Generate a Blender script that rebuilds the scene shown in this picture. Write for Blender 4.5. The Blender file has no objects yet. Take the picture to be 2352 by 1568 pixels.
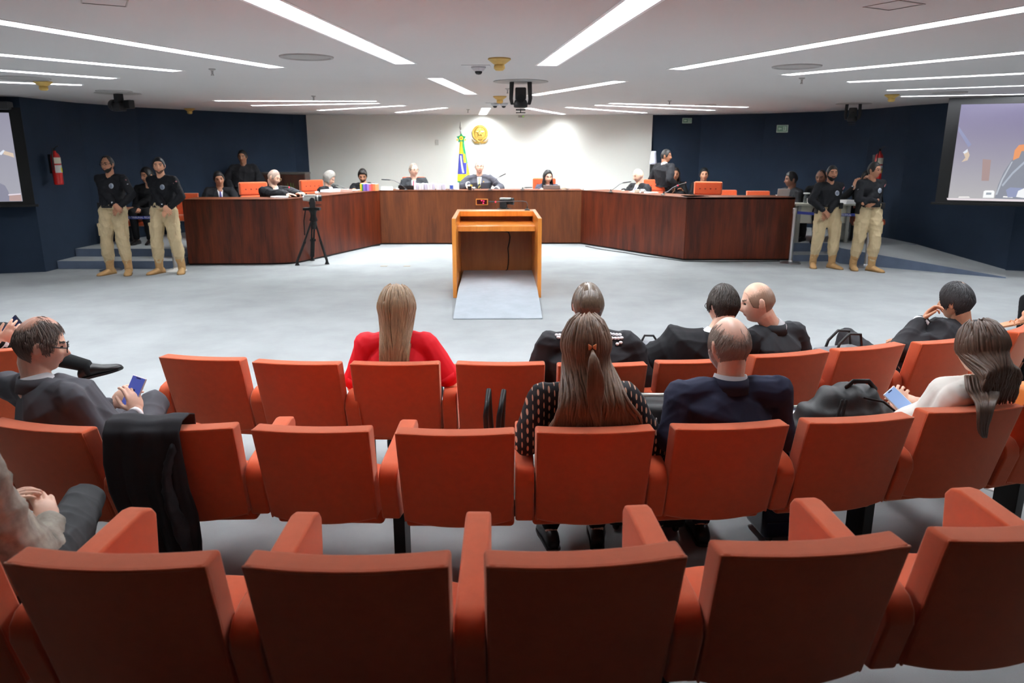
import bpy, bmesh, math, random
import numpy as np
from math import sin, cos, pi, radians, atan, atan2, sqrt, exp
from mathutils import Vector as V, Matrix, Euler
from mathutils.bvhtree import BVHTree

# ------------------------------------------------------------------ camera, world, exposure
SC = bpy.context.scene
COL = SC.collection
FPX, CAMH = 1720.0, 2.0
TILT = atan(439 / FPX)
cam_d = bpy.data.cameras.new('camera')
cam = bpy.data.objects.new('camera', cam_d)
COL.objects.link(cam)
cam.location = (0, 0, CAMH)
cam.rotation_euler = (pi / 2 - TILT, 0, 0)
cam_d.sensor_width = 36.0
cam_d.lens = FPX * 36.0 / 2352.0
cam_d.clip_start = 0.05
cam_d.clip_end = 200
cam_d.dof.use_dof = True
cam_d.dof.focus_distance = 4.6
cam_d.dof.aperture_fstop = 3.5
SC.camera = cam
W = bpy.data.worlds.new('world')
SC.world = W
W.use_nodes = True
W.node_tree.nodes['Background'].inputs[0].default_value = (0.8, 0.85, 1, 1)
W.node_tree.nodes['Background'].inputs[1].default_value = 0.02
SC.view_settings.view_transform = 'Standard'
SC.view_settings.look = 'None'
SC.view_settings.gamma = 1.0
SC.view_settings.use_curve_mapping = False
SC.view_settings.exposure = 0.0
try:
    SC.cycles.use_denoising = True
    SC.cycles.max_bounces = 8
    SC.cycles.diffuse_bounces = 5
except Exception:
    pass
LAMP = 36.0          # radiance of the fluorescent troughs
ZC = 2.83            # ceiling height

# ------------------------------------------------------------------ measuring from the photograph
def ray(px, py):
    a = (px - 1176) / FPX
    b = (784 - py) / FPX
    return V((a, cos(TILT) + b * sin(TILT), -sin(TILT) + b * cos(TILT)))
def atz(px, py, z=0.0):
    r = ray(px, py)
    return V((0, 0, CAMH)) + r * ((z - CAMH) / r.z)
def aty(px, py, y):
    r = ray(px, py)
    return V((0, 0, CAMH)) + r * (y / r.y)

# ------------------------------------------------------------------ materials
def lin(c):
    return tuple(((v / 255) / 12.92 if v / 255 <= 0.04045 else ((v / 255 + 0.055) / 1.055) ** 2.4) for v in c) + (1,)
MATS = {}
def mat(name, rgb, rough=0.6, metal=0.0, spec=0.5, var=0.0, scale=8.0, bump=0.0, bscale=300.0, emit=None, es=1.0,
        trans=0.0, stretch=None, coat=0.0, sheen=0.0, rgb2=None, sss=0.0):
    if name in MATS:
        return MATS[name]
    m = bpy.data.materials.new(name)
    m.use_nodes = True
    nt = m.node_tree
    b = nt.nodes['Principled BSDF']
    L = nt.links
    b.inputs['Roughness'].default_value = rough
    b.inputs['Metallic'].default_value = metal
    b.inputs['Specular IOR Level'].default_value = spec
    b.inputs['Transmission Weight'].default_value = trans
    b.inputs['Coat Weight'].default_value = coat
    b.inputs['Coat Roughness'].default_value = 0.15
    b.inputs['Sheen Weight'].default_value = sheen
    b.inputs['Sheen Roughness'].default_value = 0.45
    b.inputs['Sheen Tint'].default_value = (1, .62, .46, 1)
    c = lin(rgb)
    b.inputs['Base Color'].default_value = c
    if sss:
        b.inputs['Subsurface Weight'].default_value = sss
        b.inputs['Subsurface Radius'].default_value = (0.01, 0.004, 0.002)
        b.inputs['Subsurface Scale'].default_value = 0.6
    tc = None
    if var or bump or rgb2:
        tc = nt.nodes.new('ShaderNodeTexCoord')
        mp = nt.nodes.new('ShaderNodeMapping')
        L.new(tc.outputs['Object'], mp.inputs['Vector'])
        if stretch:
            mp.inputs['Scale'].default_value = stretch
    if var or rgb2:
        n = nt.nodes.new('ShaderNodeTexNoise')
        n.inputs['Scale'].default_value = scale
        n.inputs['Detail'].default_value = 6
        n.inputs['Roughness'].default_value = 0.6
        L.new(mp.outputs[0], n.inputs['Vector'])
        cr = nt.nodes.new('ShaderNodeValToRGB')
        e = cr.color_ramp.elements
        e[0].position = 0.32
        e[1].position = 0.68
        if rgb2:
            e[0].color = lin(rgb2)
            e[1].color = c
        else:
            e[0].color = tuple(max(0, v * (1 - var)) for v in c[:3]) + (1,)
            e[1].color = tuple(min(1, v * (1 + var)) for v in c[:3]) + (1,)
        L.new(n.outputs['Fac'], cr.inputs['Fac'])
        L.new(cr.outputs['Color'], b.inputs['Base Color'])
    if bump:
        n2 = nt.nodes.new('ShaderNodeTexNoise')
        n2.inputs['Scale'].default_value = bscale
        n2.inputs['Detail'].default_value = 3
        L.new(tc.outputs['Object'], n2.inputs['Vector'])
        bp = nt.nodes.new('ShaderNodeBump')
        bp.inputs['Strength'].default_value = bump
        bp.inputs['Distance'].default_value = 0.004
        L.new(n2.outputs['Fac'], bp.inputs['Height'])
        L.new(bp.outputs[0], b.inputs['Normal'])
    if emit:
        b.inputs['Emission Color'].default_value = lin(emit)
        b.inputs['Emission Strength'].default_value = es
    MATS[name] = m
    return m

def wood(name, dark, light, rough, coat, grain=(9, 9, 0.55), sc=5.0):
    if name in MATS:
        return MATS[name]
    m = bpy.data.materials.new(name)
    m.use_nodes = True
    nt = m.node_tree
    L = nt.links
    b = nt.nodes['Principled BSDF']
    tc = nt.nodes.new('ShaderNodeTexCoord')
    mp = nt.nodes.new('ShaderNodeMapping')
    mp.inputs['Scale'].default_value = grain
    L.new(tc.outputs['Object'], mp.inputs[0])
    n = nt.nodes.new('ShaderNodeTexNoise')
    n.inputs['Scale'].default_value = sc
    n.inputs['Detail'].default_value = 10
    n.inputs['Roughness'].default_value = 0.7
    n.inputs['Distortion'].default_value = 0.4
    L.new(mp.outputs[0], n.inputs['Vector'])
    mp2 = nt.nodes.new('ShaderNodeMapping')
    mp2.inputs['Scale'].default_value = (grain[0] * 0.16, grain[1] * 0.16, grain[2] * 0.3)
    L.new(tc.outputs['Object'], mp2.inputs[0])
    n2 = nt.nodes.new('ShaderNodeTexNoise')
    n2.inputs['Scale'].default_value = sc
    L.new(mp2.outputs[0], n2.inputs['Vector'])
    mx = nt.nodes.new('ShaderNodeMath')
    mx.operation = 'MULTIPLY_ADD'
    mx.inputs[1].default_value = 0.55
    L.new(n2.outputs['Fac'], mx.inputs[0])
    m3 = nt.nodes.new('ShaderNodeMath')
    m3.operation = 'MULTIPLY'
    m3.inputs[1].default_value = 0.5
    L.new(n.outputs['Fac'], m3.inputs[0])
    L.new(m3.outputs[0], mx.inputs[2])
    cr = nt.nodes.new('ShaderNodeValToRGB')
    e = cr.color_ramp.elements
    e[0].position = 0.42
    e[1].position = 0.64
    e[0].color = lin(dark)
    e[1].color = lin(light)
    L.new(mx.outputs[0], cr.inputs[0])
    L.new(cr.outputs[0], b.inputs['Base Color'])
    b.inputs['Roughness'].default_value = rough
    b.inputs['Coat Weight'].default_value = coat
    b.inputs['Coat Roughness'].default_value = 0.12
    b.inputs['Specular IOR Level'].default_value = 0.35
    MATS[name] = m
    return m

# ------------------------------------------------------------------ mesh collecting
class MB:
    def __init__(s):
        s.v = []
        s.f = []
        s.m = []
    def add(s, vs, fs, mi=0):
        o = len(s.v)
        s.v += [tuple(p) for p in vs]
        s.f += [tuple(i + o for i in f) for f in fs]
        s.m += [mi] * len(fs)
        return s
    def box(s, a, b, mi=0, M=None):
        x0, y0, z0 = a
        x1, y1, z1 = b
        vs = [V((x, y, z)) for z in (z0, z1) for y in (y0, y1) for x in (x0, x1)]
        if M is not None:
            vs = [M @ p for p in vs]
        return s.add(vs, [(0, 2, 3, 1), (4, 5, 7, 6), (0, 1, 5, 4), (2, 6, 7, 3), (0, 4, 6, 2), (1, 3, 7, 5)], mi)
    def rings(s, rs, mi=0, cap=True, closed=True):
        n = len(rs[0])
        vs = [p for r in rs for p in r]
        fs = []
        for i in range(len(rs) - 1):
            for j in range(n if closed else n - 1):
                k = (j + 1) % n
                fs.append((i * n + j, i * n + k, (i + 1) * n + k, (i + 1) * n + j))
        if cap and closed:
            fs.append(tuple(range(n))[::-1])
            fs.append(tuple((len(rs) - 1) * n + j for j in range(n)))
        return s.add(vs, fs, mi)
    def tube(s, pts, rad, n=10, mi=0, sq=1.0, up=None, ends=True):
        pts = [V(p) for p in pts]
        if not hasattr(rad, '__len__'):
            rad = [rad] * len(pts)
        if ends:   # rounded ends
            d0 = (pts[0] - pts[1]).normalized()
            d1 = (pts[-1] - pts[-2]).normalized()
            pp = [pts[0] + d0 * rad[0] * q for q in (0.95, 0.6)] + pts + [pts[-1] + d1 * rad[-1] * q for q in (0.6, 0.95)]
            rr = [rad[0] * 0.3, rad[0] * 0.8] + list(rad) + [rad[-1] * 0.8, rad[-1] * 0.3]
        else:
            pp, rr = pts, list(rad)
        rs = []
        t0 = (pp[1] - pp[0]).normalized()
        u = V(up) if up else (V((0, 0, 1)) if abs(t0.z) < 0.9 else V((1, 0, 0)))
        u = (u - t0 * u.dot(t0)).normalized()
        for i, p in enumerate(pp):
            t = (pp[min(i + 1, len(pp) - 1)] - pp[max(i - 1, 0)])
            if t.length < 1e-9:
                t = t0
            t = t.normalized()
            u = u - t * u.dot(t)
            if u.length < 1e-6:
                u = t.orthogonal()
            u.normalize()
            w = t.cross(u)
            rs.append([p + (u * cos(2 * pi * j / n) * sq + w * sin(2 * pi * j / n)) * rr[i] for j in range(n)])
        return s.rings(rs, mi)
    def ell(s, c, r, mi=0, nu=16, nv=10, M=None):
        c = V(c)
        if not hasattr(r, '__len__'):
            r = (r, r, r)
        rs = []
        for i in range(nv + 1):
            th = pi * (0.02 + 0.96 * i / nv)
            rg = []
            for j in range(nu):
                ph = 2 * pi * j / nu
                p = V((r[0] * sin(th) * cos(ph), r[1] * sin(th) * sin(ph), -r[2] * cos(th)))
                if M is not None:
                    p = M @ p
                rg.append(c + p)
            rs.append(rg)
        return s.rings(rs, mi)
    def lathe(s, prof, c=(0, 0, 0), n=24, mi=0, M=None):
        c = V(c)
        rs = []
        for r, z in prof:
            rg = [V((max(r, 1e-4) * cos(2 * pi * j / n), max(r, 1e-4) * sin(2 * pi * j / n), z)) for j in range(n)]
            if M is not None:
                rg = [M @ p for p in rg]
            rs.append([c + p for p in rg])
        return s.rings(rs, mi)
    def prism(s, poly, a, b, axis='z', mi=0, M=None):
        def mk(p, q):
            if axis == 'z':
                return V((p[0], p[1], q))
            if axis == 'x':
                return V((q, p[0], p[1]))
            return V((p[0], q, p[1]))
        r0 = [mk(p, a) for p in poly]
        r1 = [mk(p, b) for p in poly]
        if M is not None:
            r0 = [M @ p for p in r0]
            r1 = [M @ p for p in r1]
        return s.rings([r0, r1], mi)
    def mesh(s, name='m'):
        me = bpy.data.meshes.new(name)
        me.from_pydata(s.v, [], s.f)
        if any(s.m):
            me.polygons.foreach_set('material_index', s.m)
        me.update()
        bm = bmesh.new()
        bm.from_mesh(me)
        bmesh.ops.recalc_face_normals(bm, faces=bm.faces)
        bm.to_mesh(me)
        bm.free()
        return me

def obj(name, mb, mats, parent=None, loc=(0, 0, 0), rot=(0, 0, 0), smooth=False, bevel=0, seg=2, sub=0, solid=0):
    me = mb.mesh(name) if isinstance(mb, MB) else mb
    if not isinstance(mats, (list, tuple)):
        mats = [mats]
    me.materials.clear()
    for m in mats:
        me.materials.append(m)
    o = bpy.data.objects.new(name, me)
    COL.objects.link(o)
    o.location = loc
    o.rotation_euler = rot
    if parent:
        o.parent = parent
    if smooth:
        me.polygons.foreach_set('use_smooth', [True] * len(me.polygons))
    if solid:
        md = o.modifiers.new('solid', 'SOLIDIFY')
        md.thickness = solid
        md.offset = 0
    if bevel:
        md = o.modifiers.new('bevel', 'BEVEL')
        md.width = bevel
        md.segments = seg
        md.limit_method = 'ANGLE'
        md.angle_limit = radians(38)
        if not smooth:
            me.polygons.foreach_set('use_smooth', [True] * len(me.polygons))
        wn = o.modifiers.new('wn', 'WEIGHTED_NORMAL')
        wn.keep_sharp = False
    if sub:
        md = o.modifiers.new('sub', 'SUBSURF')
        md.levels = md.render_levels = sub
    return o
def tag(o, label, cat, group=None, kind=None):
    if label:
        o['label'] = label
    if cat:
        o['category'] = cat
    if group:
        o['group'] = group
    if kind:
        o['kind'] = kind
    return o
def thing(name, label, cat, loc=(0, 0, 0), rz=0, group=None):
    o = bpy.data.objects.new(name, None)
    o.empty_display_size = 0.1
    COL.objects.link(o)
    o.location = loc
    o.rotation_euler = (0, 0, rz)
    return tag(o, label, cat, group)
def struct(name, mb, m, **k):
    return tag(obj(name, mb, m, **k), None, None, kind='structure')
def text(name, s, size, m, parent, loc, rot, ext=0.001, align='CENTER'):
    c = bpy.data.curves.new(name, 'FONT')
    c.body = s
    c.size = size
    c.extrude = ext
    c.align_x = align
    c.align_y = 'CENTER'
    o = bpy.data.objects.new(name, c)
    COL.objects.link(o)
    bpy.context.view_layer.update()
    me = bpy.data.meshes.new_from_object(o.evaluated_get(bpy.context.evaluated_depsgraph_get()))
    bpy.data.objects.remove(o)
    return obj(name, me, m, parent, loc, rot)
def dup(root, loc, rz, label, group=None):
    r = root.copy()
    COL.objects.link(r)
    r.location = loc
    r.rotation_euler = (0, 0, rz)
    r['label'] = label
    if group:
        r['group'] = group
    for ch in list(root.children):
        c = ch.copy()
        COL.objects.link(c)
        c.parent = r
        for g in list(ch.children):
            d = g.copy()
            COL.objects.link(d)
            d.parent = c
    return r
def Rz(a):
    return Matrix.Rotation(a, 4, 'Z')
def T(x, y, z):
    return Matrix.Translation((x, y, z))

# ------------------------------------------------------------------ the room
m_carpet = mat('carpet', (158, 162, 163), 0.95, var=0.10, scale=1.3, bump=0.5, bscale=420, spec=0.15)
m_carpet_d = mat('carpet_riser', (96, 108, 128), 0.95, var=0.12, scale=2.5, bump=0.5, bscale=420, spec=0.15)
m_navy = mat('navy_cloth', (38, 50, 66), 0.92, var=0.10, scale=1.5, bump=0.35, bscale=500, spec=0.2)
m_cream = mat('cream_paint', (234, 235, 228), 0.6, var=0.012, scale=0.8, spec=0.3)
m_ceil = mat('ceiling_paint', (211, 208, 207), 0.8, var=0.015, scale=0.6, spec=0.2)
m_black = mat('black_plastic', (20, 20, 22), 0.45)
m_matblack = mat('matt_black', (14, 14, 15), 0.85)
m_white = mat('white_enamel', (232, 232, 230), 0.4)
m_steel = mat('brushed_steel', (200, 202, 205), 0.28, metal=1.0)
m_dwood = wood('mahogany', (62, 18, 3), (102, 38, 9), 0.42, 0.08)
m_mwood = wood('walnut', (80, 36, 11), (108, 54, 19), 0.55, 0.0)
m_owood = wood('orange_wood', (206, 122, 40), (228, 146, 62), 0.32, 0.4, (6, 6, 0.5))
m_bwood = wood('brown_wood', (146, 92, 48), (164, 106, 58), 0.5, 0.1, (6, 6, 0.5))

mb = MB()
mb.prism([(-14, -6), (14, -6), (14, 21.5), (-14, 21.5)], -0.12, 0.0)
struct('floor', mb, m_carpet)

# curved navy walls and the cream back wall
LW = [(-13.5, 11.1), (-10.3, 11.95), (-7.92, 12.62), (-7.86, 14.2), (-7.5, 15.6), (-6.75, 16.8), (-5.95, 17.85), (-5.25, 18.7), (-4.6, 19.05)]
RW = [(3.0, 19.0), (4.6, 18.95), (5.9, 18.2), (6.9, 17.3), (7.45, 16.2), (7.62, 14.95), (8.5, 12.8), (9.6, 12.35), (13.5, 10.6)]
def wallstrip(pts, z0, z1, th=0.12):
    mb = MB()
    n = len(pts)
    nr = []
    for i in range(n):
        a = V(pts[max(0, i - 1)] + (0,))
        b = V(pts[min(n - 1, i + 1)] + (0,))
        d = (b - a).normalized()
        nr.append(V((-d.y, d.x, 0)))
    rs = []
    for i, p in enumerate(pts):
        q = V(p + (0,))
        o = q + nr[i] * th
        rs.append([V((q.x, q.y, z0)), V((q.x, q.y, z1)), V((o.x, o.y, z1)), V((o.x, o.y, z0))])
    mb.rings(rs)
    return mb
struct('wall_left', wallstrip(LW, 0, ZC), m_navy)
struct('wall_right', wallstrip(RW, 0, ZC), m_navy)
BX0 = aty(692, 300, 18.85).x
BX1 = aty(1496, 300, 18.85).x
mb = MB()
mb.box((BX0 - 0.02, 18.85, 0), (BX1 + 0.02, 19.1, ZC))
struct('wall_back', mb, m_cream)
mb = MB()
mb.box((-13.6, -6.12, 0), (13.6, -6.0, ZC))
struct('wall_front', mb, m_navy)
mb = MB()
mb.box((-13.62, -6, 0), (-13.5, 11.1, ZC))
struct('wall_side', mb, m_navy)
mb = MB()
mb.box((13.5, -6, 0), (13.62, 10.6, ZC))
struct('wall_side', mb, m_navy)

# ------------------------------------------------------------------ ceiling with its recessed light troughs
LIGHTS = [  # end a, end b (pixels), width, extra length at a, label
    ((603, 0), (931, 146), 0.22, 1.6, 'wide ceiling light strip entering from the top edge, left of the room middle'),
    ((1476, 0), (1256, 150), 0.22, 1.6, 'wide ceiling light strip entering from the top edge, right of the room middle'),
    ((0, 50), (638, 155), 0.2, 2.2, 'longest slanting ceiling light strip on the left side, nearest of the left ones'),
    ((0, 125), (410, 163), 0.2, 2.2, 'second slanting ceiling light strip on the left side, ending above the left guard'),
    ((0, 161), (264, 180), 0.2, 2.2, 'louvred ceiling light strip on the far left, just above the yellow smoke detector'),
    ((0, 188), (190, 195), 0.2, 2.0, 'thin louvred ceiling light strip at the far left, passing behind the yellow smoke detector'),
    ((999, 179), (1082, 216), 0.2, 0, 'short slanting ceiling light strip left of the black hanging camera'),
    ((1425, 186), (1222, 219), 0.2, 0, 'short slanting ceiling light strip touching the right side of the black hanging camera'),
    ((493, 231), (865, 232), 0.16, 0, 'dotted louvred light strip above the left end of the pale wall, nearest of its fan'),
    ((578, 242), (870, 237), 0.16, 0, 'second louvred light strip of the fan above the left half of the pale wall'),
    ((732, 253), (928, 242), 0.16, 0, 'third light strip of the fan above the left half of the pale wall'),
    ((912, 258), (1024, 247), 0.16, 0, 'innermost slanting light strip close to the pale wall, left of the crest'),
    ((1108, 264), (1117, 248), 0.2, 0, 'small square-looking light strip against the pale wall directly above the crest'),
    ((1211, 248), (1293, 262), 0.16, 0, 'innermost slanting light strip close to the pale wall, right of the crest'),
    ((1303, 246), (1482, 259), 0.16, 0, 'third light strip of the fan above the right half of the pale wall'),
    ((1368, 241), (1640, 253), 0.16, 0, 'second louvred light strip of the fan above the right end of the pale wall'),
    ((1400, 237), (1717, 246), 0.16, 0, 'dotted louvred light strip above the right end of the pale wall, nearest of its fan'),
    ((2352, 20), (1552, 159), 0.2, 2.2, 'longest slanting ceiling light strip on the right side, nearest of the right ones'),
    ((2352, 120), (1803, 172), 0.2, 2.2, 'second slanting ceiling light strip on the right side, beside a round ceiling grille'),
    ((2352, 168), (1946, 188), 0.2, 2.2, 'third slanting ceiling light strip on the right side'),
    ((2352, 196), (2035, 207), 0.16, 2.0, 'louvred ceiling light strip above the right projection screen, nearer of the two'),
    ((2352, 216), (2068, 221), 0.16, 1.6, 'louvred ceiling light strip above the right projection screen, closest to the screen'),
]
m_lamp = mat('lamp_glow', (255, 255, 255), 0.5, emit=(246, 250, 255), es=LAMP)
m_lamp2 = mat('lamp_glow_rear', (255, 255, 255), 0.5, emit=(246, 252, 255), es=LAMP * 2.6)
m_refl = mat('lamp_reflector', (240, 240, 240), 0.35)
cut = MB()
fix = []
for a, b, w, ext, lab in LIGHTS:
    A = atz(a[0], a[1], ZC)
    B = atz(b[0], b[1], ZC)
    if A.y > 18.7:
        A = B + (A - B) * ((18.7 - B.y) / (A.y - B.y))
    if B.y > 18.7:
        B = A + (B - A) * ((18.7 - A.y) / (B.y - A.y))
    d = (B - A).normalized()
    A = A - d * ext
    A.z = B.z = ZC
    ln = (B - A).length
    mid = (A + B) / 2
    ang = atan2(d.y, d.x)
    M = T(mid.x, mid.y, ZC) @ Rz(ang)
    cut.box((-ln / 2, -w / 2, -0.1), (ln / 2, w / 2, 0.075), M=M)
    fix.append((mid, ang, ln, w, lab))
mb = MB()
mb.box((-13.62, -6.12, ZC), (13.62, 19.2, ZC + 0.2))
ceil = struct('ceiling', mb, m_ceil)
cutter = obj('cutter', cut, m_ceil)
md = ceil.modifiers.new('holes', 'BOOLEAN')
md.object = cutter
md.operation = 'DIFFERENCE'
md.solver = 'EXACT'
bpy.context.view_layer.update()
dg = bpy.context.evaluated_depsgraph_get()
me = bpy.data.meshes.new_from_object(ceil.evaluated_get(dg))
ceil.modifiers.clear()
ceil.data = me
bpy.data.objects.remove(cutter)
for mid, ang, ln, w, lab in fix:
    t = thing('ceiling_light', lab, 'ceiling light', (mid.x, mid.y, ZC), ang, 'recessed ceiling light strips')
    mb = MB()
    h = 0.062
    mb.box((-ln / 2 + .003, -w / 2 + .003, 0.0), (ln / 2 - .003, -w / 2 + 0.008, h + .004))
    mb.box((-ln / 2 + .003, w / 2 - 0.008, 0.0), (ln / 2 - .003, w / 2 - .003, h + .004))
    mb.box((-ln / 2 + .003, -w / 2 + .008, 0.0), (-ln / 2 + 0.008, w / 2 - .008, h + .004))
    mb.box((ln / 2 - 0.008, -w / 2 + .008, 0.0), (ln / 2 - .003, w / 2 - .008, h + .004))
    for s in (-1, 1):      # thin lip round the opening
        mb.box((-ln / 2 - .012, s * w / 2 - .012, -0.004), (ln / 2 + .012, s * w / 2 + .012, -0.0005))
        mb.box((s * ln / 2 - .012, -w / 2 + .012, -0.004), (s * ln / 2 + .012, w / 2 - .012, -0.0005))
    obj('housing', mb, m_refl, t)
    mb = MB()
    mb.box((-ln / 2 + .01, -w / 2 + .01, h - .006), (ln / 2 - .01, w / 2 - .01, h))
    obj('diffuser', mb, m_lamp2 if mid.y > 12.5 and abs(mid.x) < 4.1 and ln > 2.0 else m_lamp, t)
    mb = MB()
    n = int(ln / 0.14)
    for i in range(n):
        x = -ln / 2 + (i + 0.5) * ln / n
        o_ = len(mb.v)
        mb.v += [(x, -w / 2 + .01, .006), (x, w / 2 - .01, .006), (x, w / 2 - .01, .034), (x, -w / 2 + .01, .034)]
        mb.f.append((o_, o_ + 1, o_ + 2, o_ + 3))
        mb.m.append(0)
        if i:
            mb.f += [(o_ - 4, o_, o_ + 3, o_ - 1), (o_ - 3, o_ + 1, o_ + 2, o_ - 2)]
            mb.m += [0, 0]
    obj('louvre', mb, m_refl, t)

# ------------------------------------------------------------------ platform, steps, ramp
PZ, DZ = 0.28, 0.42
SY = 12.94
mb = MB()
step_poly = [(-7.9, SY), (-5.84, SY), (-5.84, 13.6), (-7.9, 13.6)]
mb.prism(step_poly, 0, 0.14)
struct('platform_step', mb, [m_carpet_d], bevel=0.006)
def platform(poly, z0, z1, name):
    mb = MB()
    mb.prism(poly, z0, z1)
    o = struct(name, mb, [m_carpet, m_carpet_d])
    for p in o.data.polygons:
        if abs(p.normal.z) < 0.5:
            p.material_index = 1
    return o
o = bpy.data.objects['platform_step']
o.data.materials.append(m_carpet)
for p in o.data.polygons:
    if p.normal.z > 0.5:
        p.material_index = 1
platform([(-7.88, 13.5), (-5.7, 13.5), (-5.7, 13.62), (-4.2, 13.62), (-3.2, 16.6), (1.9, 16.7), (3.4, 14.1), (5.0, 14.1), (5.1, 14.35), (6.35, 14.35),
          (7.66, 14.2), (7.62, 14.95), (7.45, 16.2), (6.9, 17.3), (5.9, 18.2), (4.6, 18.84), (-5.0, 18.84), (-5.25, 18.7), (-5.95, 17.85),
          (-6.75, 16.8), (-7.5, 15.6), (-7.86, 14.2)], 0, PZ, 'platform')
platform([(-5.7, 13.55), (-4.05, 13.65), (-3.0, 16.6), (1.7, 16.7), (3.3, 14.1), (5.05, 14.1), (5.05, 15.9), (4.1, 16.1),
          (2.9, 18.8), (-4.0, 18.8), (-5.2, 15.8), (-5.7, 15.6)], PZ - .01, DZ, 'platform_dais')
mb = MB()
mb.prism([(5.2, 13.86), (6.1, 13.86), (6.1, 14.36), (5.2, 14.36)], 0, 0.12)
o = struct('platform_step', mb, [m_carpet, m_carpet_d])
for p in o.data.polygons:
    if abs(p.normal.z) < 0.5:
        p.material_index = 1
# ramp falling towards the camera along the right wall
a0, a1 = atz(1928, 605), atz(2310, 639)
b0, b1 = V((7.66, 14.3, 0)), V((8.46, 12.75, 0))
mb = MB()
vs = [a0, a1, b1, b0, a0 + V((0, 0, PZ)), a1 + V((0, 0, 0.02)), b1 + V((0, 0, 0.02)), b0 + V((0, 0, PZ)),
      V((6.1, 14.36, 0)), V((6.1, 14.36, PZ))]
mb.add(vs, [(0, 1, 5, 4), (1, 2, 6, 5), (2, 3, 7, 6), (4, 5, 6, 7), (0, 4, 9, 8), (4, 7, 9), (0, 8, 3), (3, 8, 9, 7), (0, 3, 2, 1)])
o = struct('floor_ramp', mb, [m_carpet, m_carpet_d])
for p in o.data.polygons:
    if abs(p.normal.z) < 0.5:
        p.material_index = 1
# low plinth under the rearmost visible seat row
mb = MB()
mb.prism([(-6, -5.9), (6, -5.9), (6, 2.45), (-6, 2.45)], 0.0, 0.18)
struct('floor_riser', mb, m_carpet, bevel=0.01)

# ------------------------------------------------------------------ the curved bench front and its top
def deskrun(pts, z0, z1, y_in, name, m, label):
    o = wallstrip(pts, z0, z1, y_in)
    return tag(obj(name, o, m, bevel=0.004), label, 'judges bench')
DL = [(-5.8, 13.36), (-4.35, 13.42), (-4.1, 13.47), (-3.95, 13.56), (-3.86, 13.72), (-2.85, 16.42)]
DC = [(-2.865, 16.43), (1.545, 16.52)]
DR = [(1.51, 16.51), (3.21, 13.97)]
DR2 = [(3.22, 13.965), (5.2, 13.965)]
DT = 1.165
benches = {}
for nm, pts, m, lab in (('a', DL, m_dwood, 'glossy dark wooden bench section curving round on the left, tripod in front of it'),
                        ('b', DC, m_mwood, 'medium brown wooden bench section in the middle, under the crest'),
                        ('c', DR, m_dwood, 'glossy wooden bench section slanting on the right before the bald man in black'),
                        ('d', DR2, m_dwood, 'glossy wooden bench section facing the room at the right end, beside the steel barrier post')):
    t = thing('judges_bench', lab, 'bench', (0, 0, 0), 0, 'sections of the long wooden bench')
    obj('front_panel', wallstrip(pts, 0.03, DT, 0.04), m, t, bevel=0.003)
    inner = []
    top = MB()
    obj('desktop', wallstrip(pts if nm != 'x' else pts, DT - 0.035, DT - 0.004, 0.72), m_mwood, t)
    for o in t.children:
        if o.name.startswith('desktop'):
            o.location = (0, 0, 0)
    obj('kick_plate', wallstrip([(p[0], p[1] + 0.03) for p in pts], 0.0, 0.035, 0.02), m_matblack, t)
mb = MB()
mb.box((5.12, 13.99, 0.02), (5.2, 14.6, DT - 0.04))
obj('end_panel', mb, m_dwood, t)

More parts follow.
